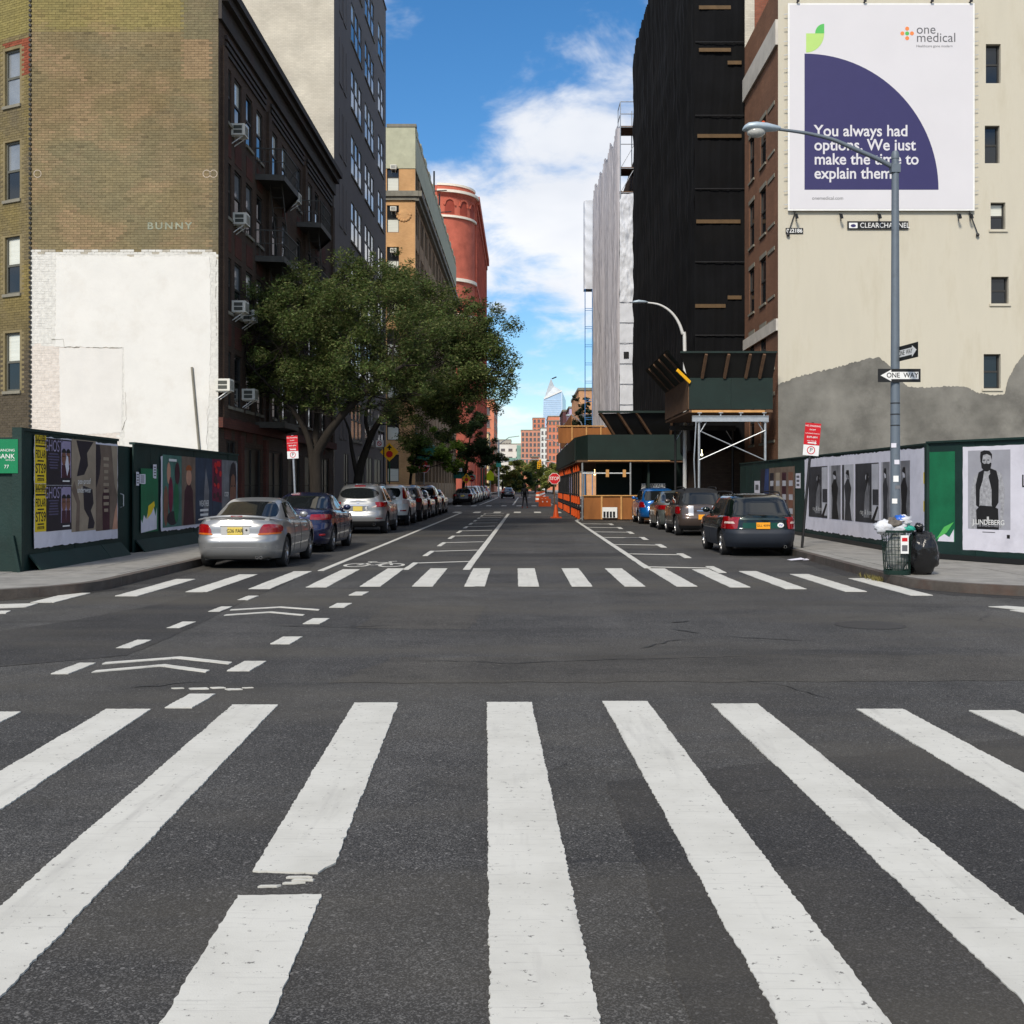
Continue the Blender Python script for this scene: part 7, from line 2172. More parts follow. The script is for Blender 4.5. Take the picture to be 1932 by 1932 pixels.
# ---------------- right hoarding
XHR = 8.25; YHc = 23.35
ZHR = 2.45
hr_ = empty('green_hoarding', (XHR, 32, SW), 'dark green plywood hoarding with black and white posters along the right sidewalk', 'hoarding')
YHe = 43.6
panel_run(hr_, (XHR, YHe), (XHR, YHc), SW, ZHR, M_GREEN)
dirc = Vector((0.49, -1.0, 0)).normalized()
pc = Vector((XHR, YHc, 0)); pe = pc + dirc*4.9
rzc, Lc2 = panel_run(hr_, (pc.x, pc.y), (pe.x, pe.y), SW, ZHR+0.03, M_GREEN)
MB().box(XHR-0.03, XHR+0.1, YHc, YHe, ZHR, ZHR+0.04).build('cap_board', M_GREEN, hr_)
MB().bar((pc.x, pc.y-0.0, ZHR+0.05), (pe.x, pe.y, ZHR+0.05), 0.12, 0.04).build('cap_board', M_GREEN, hr_)
MB().box(XHR-0.04, XHR+0.04, YHc-0.05, YHc+0.09, SW, ZHR+0.03).build('corner_post', M_GREEN, hr_)
MB().bar((pc.x-0.04, pc.y, SW+0.06), (pe.x-0.04, pe.y, SW+0.06), 0.04, 0.1).build('toe_board', M_SIGNK, hr_)
MB().bar((XHR-0.03, YHc, SW+0.06), (XHR-0.03, YHe, SW+0.06), 0.04, 0.1).build('toe_board', M_SIGNK, hr_)
def rposter(name, label, u0, u1, z0, z1, material, off=0.004, cat='poster', group=None, jag=0.0):
    Ya, Yb = YX(u0, XHR), YX(u1, XHR)      # u0 is the far (left) edge
    o = board(name, label, cat, (XHR-off, Ya, z0), -math.pi/2, Ya-Yb, z1-z0, material, t=0.004, group=group, jag=jag)
    return o, Ya-Yb, z1-z0
rposter('paper_backing', 'long sheet of white paper behind the row of fashion photographs', 1519, 1747, 0.36, 2.40, M_PAPER, 0.008, 'paper', jag=0.02)
ph = [(1527,1562,M_PGR2,'first dark fashion photograph from the far end of the long white sheet'),(1566,1587,M_PGR,'second fashion photograph from the far end of the long white sheet'),(1590,1612,M_PGR3,'third fashion photograph from the far end of the long white sheet'),(1615,1659,M_PGR2,'fourth wide fashion photograph of the long white sheet'),(1664,1680,M_PGR,'fifth narrow fashion photograph left of the lamp post'),(1697,1718,M_PGR,'sixth fashion photograph right of the lamp post')]
for i, (ua, ub, m_, lb) in enumerate(ph):
    o, w, h = rposter('fashion_photograph', lb, ua, ub, 0.74, 2.16, m_, 0.014, group='fashion photographs on the long white sheet')
    if m_ is M_PGR2:
        rect(o, w*.72, w, h*.05, h*.98, M_PGR3, 0.005); rect(o, w*.76, w, h*.3, h*.56, M_PGR2, 0.006)
        flat(o, oval(w*.52,h*.76,w*.07,h*.06), M_PGR3, 0.007); flat(o, [(w*.38,h*.08),(w*.46,h*.66),(w*.58,h*.7),(w*.64,h*.6),(w*.62,h*.08)], M_PGR, 0.006)
        flat(o, [(w*.44,h*.5),(w*.5,h*.83),(w*.58,h*.84),(w*.62,h*.45),(w*.57,h*.7)], M_INK, 0.008)
        text(o, 'rag & bone', w*.5, h*.17, 0.17, M_SIGNW, 0.010, spacing=1.5, sx=.9)
        flat(o, [(w*.7,h*.03),(w*.95,h*.3),(w,h*.26),(w*.8,0.0)], M_INK, 0.007)
    else:
        flat(o, oval(w*.5,h*.8,w*.13,h*.06), M_PGR3 if m_ is M_PGR else M_PGR, 0.006)
        flat(o, [(w*.25,0),(w*.3,h*.35),(w*.2,h*.62),(w*.42,h*.74),(w*.6,h*.74),(w*.8,h*.58),(w*.68,h*.3),(w*.85,0)], M_INK if i % 2 else M_PGR2, 0.005)
        flat(o, [(w*.33,h*.84),(w*.4,h*.9),(w*.6,h*.9),(w*.68,h*.7),(w*.58,h*.8)], M_INK, 0.008)
        rect(o, 0, w*.18, 0, h, M_PGR3 if m_ is M_PGR else M_PGR2, 0.004)
o, w, h = rposter('paper_scraps', 'torn strip of white and yellow paper at the corner of the right hoarding', 1743, 1749.5, 0.55, 2.34, M_PAPER, 0.016, 'paper', jag=0.03)
for (za, zb, mm) in ((.3,.42,M_PYEL),(.62,.75,M_PYEL)): rect(o, w*.2, w*.7, h*za, h*zb, mm, 0.006, 'torn_paper')
o, w, h = rposter('movie_poster', 'brown collage poster behind the station wagon under the near shed', 1452, 1500, 0.5, 2.22, M_PTAUPE, 0.010)
for k in range(4):
    x = w*(k+.1)/4; rect(o, x, x+w*.17, h*.1, h*.9, (M_PDK, M_PBEI, M_PDK2, M_SKIN2)[k], 0.005)
    for j in range(3): rect(o, x+w*.02, x+w*.16, h*(.15+.25*j), h*(.25+.25*j), M_PGR3, 0.007)
o, w, h = rposter('flyer', 'small white flyer on the right hoarding under the near shed', 1502, 1511, 1.55, 2.0, M_PAPER, 0.010, 'flyer')
for i in range(3): rect(o, w*.2, w*.8, h*(.15+.27*i), h*(.3+.27*i), M_PGREY, 0.006)
o, w, h = rposter('flyer', 'white flyer on the green door under the near shed', 1424, 1434, 1.35, 1.8, M_PAPER, 0.010, 'flyer')
rect(o, w*.2, w*.8, h*.3, h*.7, M_PGREY, 0.006)
o, w, h = rposter('film_poster', 'dark blue torn poster under the near shed', 1436, 1451, 0.6, 2.2, mat('poster_blue', C(50,66,110), .6, var=.4, vscale=2), 0.010)
flat(o, [(0,0),(w*.6,0),(w*.4,h*.5),(w*.6,h),(0,h)], M_PDK, 0.006)
# angled face: bright green panel, then the portrait poster
def cposter(name, label, s0, s1, z0, z1, material, off=0.004, cat='poster', jag=0.0):
    nrm = Vector((dirc.y, -dirc.x, 0))
    p = pc + dirc*s0 + nrm*off
    return board(name, label, cat, (p.x, p.y, z0), rzc, s1-s0, z1-z0, material, t=0.004, jag=jag), s1-s0, z1-z0
def s_of(u):     # distance along the angled face seen in column u
    k = (u-U0)/F
    return (k*pc.y - pc.x)/(dirc.x - k*dirc.y)
o, w, h = cposter('green_painted_panel', 'bright green repainted panel between the white sheet and the portrait poster', 0.03, s_of(1802), 0.5, 2.30, M_GREEN2, cat='panel')
flat(o, [(w*.35,0),(w*.97,0),(w*.97,h*.14),(w*.8,h*.05),(w*.5,h*.1)], M_PAPER, 0.006, 'torn_paper')
flat(o, [(w*.3,h*.02),(w*.7,h*.1),(w*.97,h*.22),(w*.6,h*.16)], M_LEAF, 0.0075, 'torn_paper')
o, w, h = cposter('portrait_poster', 'white fashion poster of a bearded tattooed man in a dark vest', s_of(1817), s_of(1817)+2.9, 0.36, 2.38, M_PAPER, jag=0.006)
a0_, a1_ = s_of(1827)-s_of(1817), s_of(1907)-s_of(1817)
b0, b1 = 0.42, 1.94
M_PBACK = mat('studio_backdrop', C(158, 158, 166), 0.6, var=0.18, vscale=1.0)
rect(o, a0_, a1_, b0, b1, M_PBACK, 0.005)
ww, hh = a1_-a0_, b1-b0
def mp(x, z): return (a0_+ww*x, b0+hh*z)
def sil(pts, m_, off): flat(o, [mp(x, z) for x, z in pts], m_, off)
M_TATT = mat('print_tattooed_skin', C(158, 158, 162), 0.6, var=0.4, vscale=14)
sil([(.06,.0),(.04,.25),(.08,.5),(.16,.68),(.36,.74),(.62,.76),(.80,.70),(.87,.52),(.86,.3),(.82,.02),(.76,.02),(.78,.3),(.72,.5),(.3,.5),(.22,.3),(.2,.0)], M_TATT, 0.0065)
sil([(.24,.28),(.24,.52),(.36,.64),(.52,.68),(.66,.6),(.7,.4),(.66,.26),(.4,.24)], M_TATT, 0.0075)
sil([(.2,.3),(.19,.56),(.26,.72),(.40,.76),(.36,.62),(.29,.5),(.28,.27)], M_INK, 0.0085)
sil([(.54,.77),(.68,.74),(.735,.62),(.73,.34),(.64,.26),(.57,.3),(.57,.5),(.5,.66)], M_INK, 0.0085)
sil([(.22,.0),(.2,.24),(.3,.30),(.62,.29),(.72,.26),(.74,.0)], M_INK, 0.0085)
sil([(.4,.7),(.4,.78),(.52,.78),(.54,.7),(.47,.66)], M_TATT, 0.0095)
flat(o, oval(*mp(.45,.86), ww*.12, hh*.095, 20), M_TATT, 0.0105)
sil([(.32,.86),(.335,.78),(.40,.735),(.47,.73),(.54,.75),(.57,.83),(.55,.845),(.51,.825),(.45,.832),(.40,.825),(.35,.85)], M_INK, 0.012)
sil([(.30,.92),(.31,.98),(.40,1.0),(.52,.99),(.58,.95),(.58,.88),(.55,.93),(.46,.95),(.37,.94),(.345,.84),(.31,.85)], M_INK, 0.012)
for x in (.395, .495): sil([(x-.025,.868),(x+.025,.868),(x+.025,.88),(x-.025,.88)], M_INK, 0.012)
sil([(.44,.83),(.47,.83),(.462,.87),(.448,.87)], M_PGR, 0.012)
text(o, 'J.LINDEBERG', a0_+ww*.5, b0+hh*.085, 0.135, M_SIGNW, 0.0135, bold=.012)
text(o, '126 SPRING STREET', a0_+ww*.5, b0+hh*.045, 0.062, M_PGR3, 0.0135)
text(o, 'JL', a0_+ww*.5, b0+hh*.13, 0.11, M_SIGNW, 0.0135, bold=.03)
print_lines(o, a0_+ww*.35, a0_+ww*.65, .35, .38, 1, M_PGREY, 0.006)
text(o, 'L', s_of(1927)-s_of(1817), 1.33, 0.34, M_INK, 0.006, 'LEFT')
rect(o, a0_+ww*.92, a0_+ww*.99, 0.26, 0.33, M_INK, 0.006)

# ================================================================== STREET FURNITURE
def pole_sign(name, label, X, Y, z0, h, r, material, lean=(0,0), group=None):
    e = empty(name, (X, Y, z0), label, 'sign', group)
    e.rotation_euler = (lean[1], lean[0], 0)
    MB().cyl((0,0,0), (0,0,h), r, 10).part('post', material, e, smooth=40)
    return e
# street lamp with the one-way signs
XLp, YLp = PX(1689, 20.6), 20.6
lp = empty('street_lamp', (XLp, YLp, SW), 'tall grey street lamp in front of the cream wall with long arm', 'street lamp')
zt_ = PZ(300, YLp)
MB().lathe([(0.14,0.0),(0.14,0.05),(0.10,0.09),(0.092,0.3),(0.062,zt_-SW),(0.07,zt_-SW),(0.07,zt_-SW+0.08),(0.05,zt_-SW+0.14),(0.0,zt_-SW+0.15)], 20).part('pole', M_POLE, lp, smooth=40)
za = PZ(318, YLp)-SW
pts = [(0,0,za)]
for (u, v) in ((1660,302),(1610,280),(1570,263),(1530,253),(1500,248),(1468,244)): pts.append((PX(u,YLp)-XLp, 0, PZ(v,YLp)-SW))
sp_ = spline(pts); MB().tube(sp_, [0.045-0.02*i/(len(sp_)-1) for i in range(len(sp_))], 10).part('arm', M_POLE, lp, smooth=40)
MB().box(-0.085,0.075,-0.075,0.075,za-0.08,za+0.07).part('arm_clamp', M_POLE, lp)
hx = PX(1437,YLp)-XLp; hz = PZ(242,YLp)-SW
hdm = ellipse_loft([(hx+.34,hz+.0,.03,.03),(hx+.27,hz,.075,.05),(hx+.1,hz+.015,.12,.075),(hx-.1,hz+.025,.15,.085),(hx-.24,hz+.02,.14,.075),(hx-.31,hz+.0,.10,.05),(hx-.34,hz-.02,.04,.02)])
M_LAMPH = mat('lamp_housing', C(168, 182, 192), 0.45, metal=0.3, var=0.08)
ho = hdm.part('lamp_head', M_LAMPH, lp, smooth=40)
MB().sphere((hx-0.10, 0, hz-0.07), (0.17, 0.12, 0.10), 16, 8).part('lens', mat('lamp_lens', C(176,176,172), 0.15, var=0.2, vscale=20), ho, smooth=True)
MB().lathe([(0.03,0.0),(0.035,0.03),(0.0,0.05)], 10, (hx+0.03,0,hz+0.09)).part('photocell', M_ORANGE, ho)
for z in (2.55, 2.75, 2.95): MB().lathe([(0.083,z),(0.085,z),(0.085,z+0.02),(0.083,z+0.02)], 16).part('band_clamp', M_DKMETAL, lp)
for (z, m_) in ((1.9, M_PAPER), (2.2, M_PAPER), (1.2, M_SIGNW), (0.9, M_PAPER), (1.6, M_SIGNW), (1.45, M_PGR)):
    a = random.uniform(-2.2, -0.9)
    MB().obox((0.088*math.cos(a), 0.088*math.sin(a), z), (0.09, 0.004, random.uniform(.06,.13)), Matrix.Rotation(a+math.pi/2, 3, 'Z')).part('sticker', m_, lp)
ow = board('one_way_sign', 'black one way sign with white arrow on the lamp post, facing us', 'sign', (PX(1653,YLp), YLp-0.1, PZ(722,YLp)), 0, PX(1733,YLp)-PX(1653,YLp), PZ(697,YLp)-PZ(722,YLp), M_SIGNK, t=0.01)
w, h = PX(1733,YLp)-PX(1653,YLp), PZ(697,YLp)-PZ(722,YLp)
flat(ow, [(w*.06,h*.5),(w*.31,h*.93),(w*.31,h*.77),(w*.95,h*.77),(w*.95,h*.23),(w*.31,h*.23),(w*.31,h*.07)], M_SIGNW, 0.0115, 'arrow')
text(ow, 'ONE  WAY', w*.57, h*.5, h*.52, M_SIGNK, 0.014, bold=.012, sx=.92)
ow2 = board('one_way_sign', 'second one way sign seen edge-on above the first on the lamp post', 'sign', (PX(1696,YLp), YLp+0.02, PZ(682,YLp)), math.radians(-83), w, h*1.1, M_SIGNK, t=0.01)
flat(ow2, [(w*.95,h*.55),(w*.72,h*.95),(w*.72,h*.8),(w*.04,h*.8),(w*.04,h*.28),(w*.72,h*.28),(w*.72,h*.1)], M_SIGNW, 0.0115, 'arrow')
text(ow2, 'ONE  WAY', w*.4, h*.54, h*.5, M_SIGNK, 0.014, bold=.012, sx=.9)
# parking signs
def nostanding(X, Y, zc, label, lean, scale=1.0, text_lines=True):
    e = pole_sign('parking_sign', label, X, Y, SW, zc-SW+0.3*scale, 0.032, M_DKMETAL if X > 0 else M_GALV, lean, 'parking signs')
    w, h = 0.30*scale, 0.46*scale
    z1 = zc-SW
    r = MB().prism([(-w/2,z1-h*.28),(w/2,z1-h*.28),(w/2,z1+h*.62),(-w/2,z1+h*.62)], -0.05, -0.045).part('red_plate', M_RED, e)
    for i, (s, sz) in enumerate((('NO STANDING', .042), ('EXCEPT', .034), ('AUTHORIZED VEHICLES', .025), ('8AM-6PM', .05), ('MON THRU FRI', .026))):
        t = text(r, s, 0, 0, sz*scale, M_SIGNW, name='lettering', bold=.01); t.location = (0, -0.053, z1+h*.5-i*h*.155)
    MB().prism([(-w*.25,z1-h*.22),(w*.2,z1-h*.22),(w*.2,z1-h*.26),(w*.32,z1-h*.195),(w*.2,z1-h*.13),(w*.2,z1-h*.17),(-w*.25,z1-h*.17)], -0.0525, -0.051).part('arrow', M_SIGNW, r)
    wl_ = MB().prism([(-w/2,z1-h*.72),(w/2,z1-h*.72),(w/2,z1-h*.29),(-w/2,z1-h*.29)], -0.05, -0.045).part('white_plate', M_SIGNW, e)
    cxx, czz, rr = (0, z1-h*.5, h*.17)
    rg = MB()
    for i in range(20):
        t0, t1 = 2*math.pi*i/20, 2*math.pi*(i+1)/20
        rg.prism([(cxx+rr*math.cos(t0),czz+rr*math.sin(t0)),(cxx+rr*math.cos(t1),czz+rr*math.sin(t1)),(cxx+rr*.8*math.cos(t1),czz+rr*.8*math.sin(t1)),(cxx+rr*.8*math.cos(t0),czz+rr*.8*math.sin(t0))], -0.053, -0.051)
    rg.part('red_ring', M_RED, wl_)
    t = text(wl_, 'P', 0, 0, h*.25, M_SIGNK, name='lettering'); t.location = (0, -0.0525, czz)
    return e
nostanding(PX(1513,27.2), 27.2, PZ(826,27.2), 'red and white no standing sign on a leaning post beside the green wagon', (math.radians(5), 0), 1.25)
nostanding(PX(560,32.5), 32.5, PZ(842,32.5), 'red and white no standing sign on a leaning post before the tree trunk', (math.radians(-2.5), 0), 1.05)
def small_sign(X, Y, zc, label):
    e = pole_sign('parking_sign', label, X, Y, SW, zc+0.4, 0.03, M_DKMETAL, (0,0), 'parking signs')
    z1 = zc-SW
    r = MB().box(-0.36, 0.0, -0.05, -0.045, z1-0.16, z1+0.16).part('white_plate', M_SIGNW, e)
    rg = MB()
    for i in range(18):
        t0, t1 = 2*math.pi*i/18, 2*math.pi*(i+1)/18
        rg.prism([(-.2+.11*math.cos(t0),z1+.11*math.sin(t0)),(-.2+.11*math.cos(t1),z1+.11*math.sin(t1)),(-.2+.08*math.cos(t1),z1+.08*math.sin(t1)),(-.2+.08*math.cos(t0),z1+.08*math.sin(t0))], -0.054, -0.051)
    rg.bar((-.27,-.0525,z1+.07),(-.13,-.0525,z1-.07),.004,.03)
    rg.part('red_ring', M_RED, r)
small_sign(PX(724,54), 54, PZ(837,54), 'small white no parking sign left of the stop ahead sign')
small_sign(PX(872,100), 100, PZ(893,100)+.3, 'small white sign on the far left sidewalk beyond the crossing')
# stop-ahead diamond
def diamond(X, Y, zc, r, label):
    e = pole_sign('stop_ahead_sign', label, X, Y, SW, zc-SW+r*0.6, 0.035, mat('post_green', C(24,84,56), 0.5), (0,0), 'stop ahead signs')
    z = zc-SW
    d = MB().prism([(0,z-r),(r,z),(0,z+r),(-r,z)], -0.06, -0.05).part('diamond_plate', M_YELLOW, e)
    MB().prism([(r*.38*math.cos(math.radians(22.5+45*i)), z-r*.22+r*.38*math.sin(math.radians(22.5+45*i))) for i in range(8)], -0.066, -0.061).part('stop_symbol', M_RED, d)
    MB().prism([(-.08*r,z+.2*r),(.08*r,z+.2*r),(.08*r,z+.42*r),(.3*r,z+.42*r),(0,z+.78*r),(-.3*r,z+.42*r),(-.08*r,z+.42*r)], -0.066, -0.061).part('arrow', M_SIGNK, d)
diamond(PX(735,56), 56, PZ(853,56), 0.46, 'yellow diamond stop ahead sign behind the parked sport utility vehicles')
diamond(PX(880,104), 104, PZ(903,104), 0.46, 'yellow diamond stop ahead sign farther down the left sidewalk')
def stopsign(X, Y, zc, r, label, z0=SW):
    e = pole_sign('stop_sign', label, X, Y, z0, zc-z0+r*0.8, 0.035, M_DKWOOD if X > 0 else M_GALV, (0,0), 'stop signs')
    z = zc-z0
    wv = MB().prism([(r*math.cos(math.radians(22.5+45*i)), z+r*math.sin(math.radians(22.5+45*i))) for i in range(8)], -0.055, -0.047).part('white_border', M_SIGNW, e)
    MB().prism([(r*.93*math.cos(math.radians(22.5+45*i)), z+r*.93*math.sin(math.radians(22.5+45*i))) for i in range(8)], -0.060, -0.0555).part('red_plate', M_RED, e)
    t = text(e, 'STOP', 0, 0, r*.78, M_SIGNW, bold=.012, sx=.82); t.location = (0, -0.063, z)
stopsign(PX(1046,59), 59, PZ(903,59), 0.31, 'red stop sign at the corner of the far shed', 0)
stopsign(PX(800,70), 70, PZ(881,70), 0.38, 'red stop sign half hidden under the leaves on the left sidewalk')
stopsign(PX(890,108), 108, PZ(903,108), 0.34, 'red stop sign far down the left sidewalk beside the second diamond sign')
# overflowing litter basket
M_WIRE = mat('basket_wire_green', C(28, 50, 44), 0.5, metal=0.3, var=0.2)
bkx, bky = PX(1690, 19.0)+0.02, 19.0
bs = empty('litter_basket', (bkx, bky, SW), 'green wire litter basket overflowing with rubbish beside the lamp post', 'litter basket')
wm_ = MB()
def rb(z): return 0.205+0.045*z/0.72
for i in range(28):
    t = 2*math.pi*i/28
    wm_.bar((rb(0)*math.cos(t), rb(0)*math.sin(t), 0.02), (rb(.72)*math.cos(t), rb(.72)*math.sin(t), 0.72), 0.007, 0.007)
for z in (0.10, 0.22, 0.34, 0.46, 0.58):
    wm_.tube([(rb(z)*math.cos(2*math.pi*i/28), rb(z)*math.sin(2*math.pi*i/28), z) for i in range(29)], 0.005, 5, False)
wm_.part('wire_mesh', M_WIRE, bs)
MB().lathe([(rb(.7)-.01,.70),(rb(.72)+.012,.70),(rb(.72)+.012,.74),(rb(.7)-.01,.74)], 28).part('rim', M_WIRE, bs)
MB().lathe([(0.0,0.005),(rb(0)+.01,0.005),(rb(0)+.015,.07),(rb(0),.08)], 28).part('base', M_WIRE, bs)
nt = MB().box(-0.02,0.11,-rb(.45)-0.02,-rb(.45)-0.01,0.36,0.66).part('notice_plate', M_SIGNW, bs)
rect(nt, 0.0,0.09,0.56,0.62, M_RED, rb(.45)+0.021); rect(nt, 0.0,0.09,0.40,0.5, M_PGREY, rb(.45)+0.021)
def lump(c, r, seed, amp=0.35, nu=18, nv=12, freq=3.0):
    return MB().sphere(c, r, nu, nv, fn=lambda d: 1+amp*mnoise.fractal(d*freq+Vector((seed,seed*1.7,0)), 0.7, 2.0, 3))
M_BAGW = mat('white_plastic_bag', C(206, 208, 214), 0.35, var=0.12, vscale=8, bump=0.6, bscale=12)
M_LITTER = mat('mixed_litter', C(96, 90, 84), 0.7, var=0.6, vscale=9)
tag(lump((bkx,bky,SW+0.36),(0.185,0.185,0.34),3,.1).build('litter_heap', mat('litter_grey', C(120,122,120), .6, var=.7, vscale=12), smooth=True), 'packed mixed rubbish inside the wire litter basket', 'rubbish')
for (dx, dz, r, m_, sd, lb) in ((-0.20,.84,(.17,.12,.12),M_BAGW,5,'white plastic bag hanging over the left rim of the litter basket'), (-.05,.92,(.15,.12,.09),M_LITTER,9,'crumpled dark wrapping on top of the litter basket'), (.04,.97,(.10,.09,.08),mat('blue_cup', C(36,96,190), .4),13,'blue paper cup on top of the litter basket'), (.10,.95,(.13,.1,.09),M_BAGW,17,'white paper bag at the back of the litter basket top'), (.16,.82,(.13,.1,.06),mat('teal_bag', C(40,150,130), .4),21,'teal plastic bag at the right rim of the litter basket'), (-.27,.79,(.05,.04,.03),M_RED,25,'small red wrapper at the left rim of the litter basket'), (.02,.82,(.14,.12,.10),M_BAGW,33,'pale crumpled paper in the middle of the litter basket top')):
    tag(lump((bkx+dx,bky-0.04,SW+dz-0.06), r, sd, .45).build('litter', m_, smooth=True), lb, 'litter', 'rubbish on the litter basket')
# black bag
bgx = PX(1742, 18.95)
M_BAGK = mat('black_bin_bag', (0.010,0.010,0.011), 0.22, var=0.1, spec=0.5, bump=0.9, bscale=9)
def bagfn(d):
    k = 1.0 + 0.16*mnoise.fractal(d*1.8+Vector((4,2,1)), 0.8, 2.1, 3) + 0.10*abs(mnoise.noise(d*4.5+Vector((1,7,3)))) - 0.05*abs(mnoise.noise(d*9))
    if d.z > 0.5: k *= 1-(d.z-0.5)*0.18
    return k
bag = MB().sphere((bgx, 19.0, SW+0.36), (0.27, 0.25, 0.40), 44, 30, fn=bagfn)
bag.v = [(x, y, max(z, SW+0.004)) for x, y, z in bag.v]
bo = bag.build('rubbish_bag', M_BAGK, smooth=True); tag(bo, 'full black rubbish bag leaning on the litter basket', 'rubbish bag')
lump((bgx-0.05, 19.0, SW+0.78), (0.07,0.07,0.07), 8, .5).build('knot', M_BAGK, bo, smooth=True)
# litter on the road
pp = MB()
for (dx, dy) in ((0,0),(0.28,0.03)):
    pp.add([(5.75+dx,24.6+dy,0.012),(6.1+dx,24.7+dy,0.03),(6.05+dx,24.95+dy,0.05),(5.72+dx,24.85+dy,0.014)], [(0,1,2,3)])
tag(pp.build('paper_litter', M_PAPER), 'sheet of white paper lying in the gutter behind the green wagon', 'litter')
# weeds in the gutter
M_WEED = attr_mat('weed_leaf', attr='Col', bump=0, trans=True)
wd = MB(); random.seed(21)
for i in range(260):
    y = 19.2+abs(random.gauss(0,0.5)); x = 6.03+random.gauss(0,0.05)
    hh_ = random.uniform(.03,.10); a = random.uniform(0,6.28); dx, dy = .012*math.cos(a), .012*math.sin(a)
    wd.add([(x-dx,y-dy,0.0),(x+dx,y+dy,0.0),(x+random.gauss(0,.04),y+random.gauss(0,.04),hh_)], [(0,1,2)])
wdo = wd.build('weeds', mat('dry_weeds', C(112,104,60), .9, var=.4, vscale=9), recalc=False); tag(wdo, 'dry weeds growing along the curb by the litter basket', 'weeds', kind='stuff')

# curved white street lamp behind the near shed
e = empty('street_lamp', (PX(1292,51.5), 51.2, SW), 'white street lamp with curved arm against the black netting', 'street lamp')
Yl = 49.6; e.location = (PX(1292,Yl), Yl, SW)
pts = []
for (u, v) in ((1292,960),(1292,660),(1288,630),(1279,606),(1264,587),(1244,575),(1222,571)): pts.append((PX(u,Yl)-PX(1292,Yl), 0, (PZ(v,Yl) if v < 900 else SW)-SW))
sp_ = spline(pts); MB().tube(sp_, [0.09-0.055*i/(len(sp_)-1) for i in range(len(sp_))], 10).part('pole_and_arm', mat('white_pole', C(206,206,204), .5, var=.08), e, smooth=40)
ellipse_loft([(PX(1207,Yl)-PX(1292,Yl)+a, PZ(570,Yl)-SW+b, c, d) for a,b,c,d in ((.36,0,.03,.03),(.2,.01,.1,.06),(-.05,.02,.14,.08),(-.25,.0,.12,.06),(-.34,-.02,.04,.02))]).part('lamp_head', M_LAMPH, e, smooth=True)
for (u, Y, v, lb, d) in ((1092, 130, 784, 'distant street lamp with its arm over the orange plywood', -1), (1088, 150, 805, 'second distant street lamp behind the plywood box', -1)):
    x = PX(u+28, Y)
    x = 6.9
    e = empty('street_lamp', (x, Y, SW), lb, 'street lamp', 'distant street lamps')
    zt2 = PZ(v, Y)
    MB().tube([(0,0,0),(0,0,zt2-2.2),(-0.4,0,zt2-0.9),(-1.4,0,zt2-0.1)], [.09,.07,.06,.05], 8).part('pole', M_GALV, e, smooth=40)
    MB().sphere((-1.7,0,zt2-0.12),(0.45,.16,.12),12,8).part('lamp_head', M_LAMPH, e, smooth=True)

# far lamp post with traffic signals
def signal(X, Y, label, arm, zs, dirx):
    e = empty('traffic_signal', (X, Y, SW), label, 'traffic signal', 'traffic signals')
    MB().cyl((0,0,0),(0,0,8.2),0.11,8).part('pole', M_GALV, e)
    MB().tube([(0,0,zs),(dirx*arm*.5,0,zs+.5),(dirx*arm,0,zs+.5)],0.06,6).part('arm', M_GALV, e)
    hd = MB().box(dirx*arm-.18,dirx*arm+.18,-.15,.15,zs-.6,zs+.5).part('signal_head', M_YELLOW, e)
    MB().tube([(0,0,7.6),(dirx*1.5,0,8.6),(dirx*3,0,8.8)],0.06,6).part('lamp_arm', M_GALV, e)
    for k in range(3): MB().lathe([(0.0,-.16),(.1,-.16),(.1,-.22)],10,(dirx*arm,0,zs-.38+.34*k),axis='Y').part('lens', (M_DKMETAL,M_DKMETAL,M_RED)[k], hd)
    return e
e = signal(PX(941,166), 166, 'grey traffic signal pole at the far left corner with a green street plate', 6.0, 4.9, 1)
MB().box(-.35,.35,-.2,-.16,4.3,5.1).part('green_plate', mat('plate_teal', C(60,150,130), .5), e)
signal(PX(1060,176), 176, 'traffic signal pole at the far right corner', 3.6, 4.8, -1)
# orange barriers, cone, barrels
def barrier(X, Y, label):
    e = empty('traffic_barrier', (X, Y, 0), label, 'barrier', 'orange plastic barriers'); e.scale = (0.5, 0.7, 0.62)
    b = MB().prism([(-1.0,0),(1.0,0),(1.0,.3),(.95,.4),(.95,1.0),(-.95,1.0),(-.95,.4),(-1.0,.3)], -.25, .25).part('body', M_ORANGE, e)
    for x in (-.35,.35): MB().sphere((x,-.24,.62),(.13,.04,.1),10,6).part('white_mark', M_SIGNW, e)
barrier(PX(1028,92), 92, 'orange plastic traffic barrier at the street end of the far shed')
barrier(PX(1026,112), 112, 'orange plastic traffic barrier farther along behind the first one')
e = empty('traffic_cone', (PX(1049,58.2), 58.2, 0), 'tall orange traffic cone at the foot of the stop sign', 'traffic cone')
MB().box(-.28,.28,-.28,.28,0,.06).part('base', M_ORANGE, e)
MB().lathe([(.16,.05),(.06,.62),(.04,.68),(.0,.69)],16).part('cone_body', M_ORANGE, e, smooth=40)
for k in range(5):
    X, Y = (1.5+.3*k, 120+9*k)
    e = empty('traffic_barrel', (X, Y, 0), ['orange and white traffic barrel, nearest of the row at the far road works', 'orange and white traffic barrel, second of the row at the far road works', 'orange and white traffic barrel, third of the row at the far road works', 'orange and white traffic barrel, fourth of the row at the far road works', 'orange and white traffic barrel, last of the row at the far road works'][k], 'traffic barrel', 'barrels at the far road works')
    for j in range(5): MB().lathe([(.0,.2*j),(.29-.02*j,.2*j),(.28-.02*j,.2*j+.195),(.0,.2*j+.195)],14).part('band', M_ORANGE if j % 2 == 0 else M_SIGNW, e)
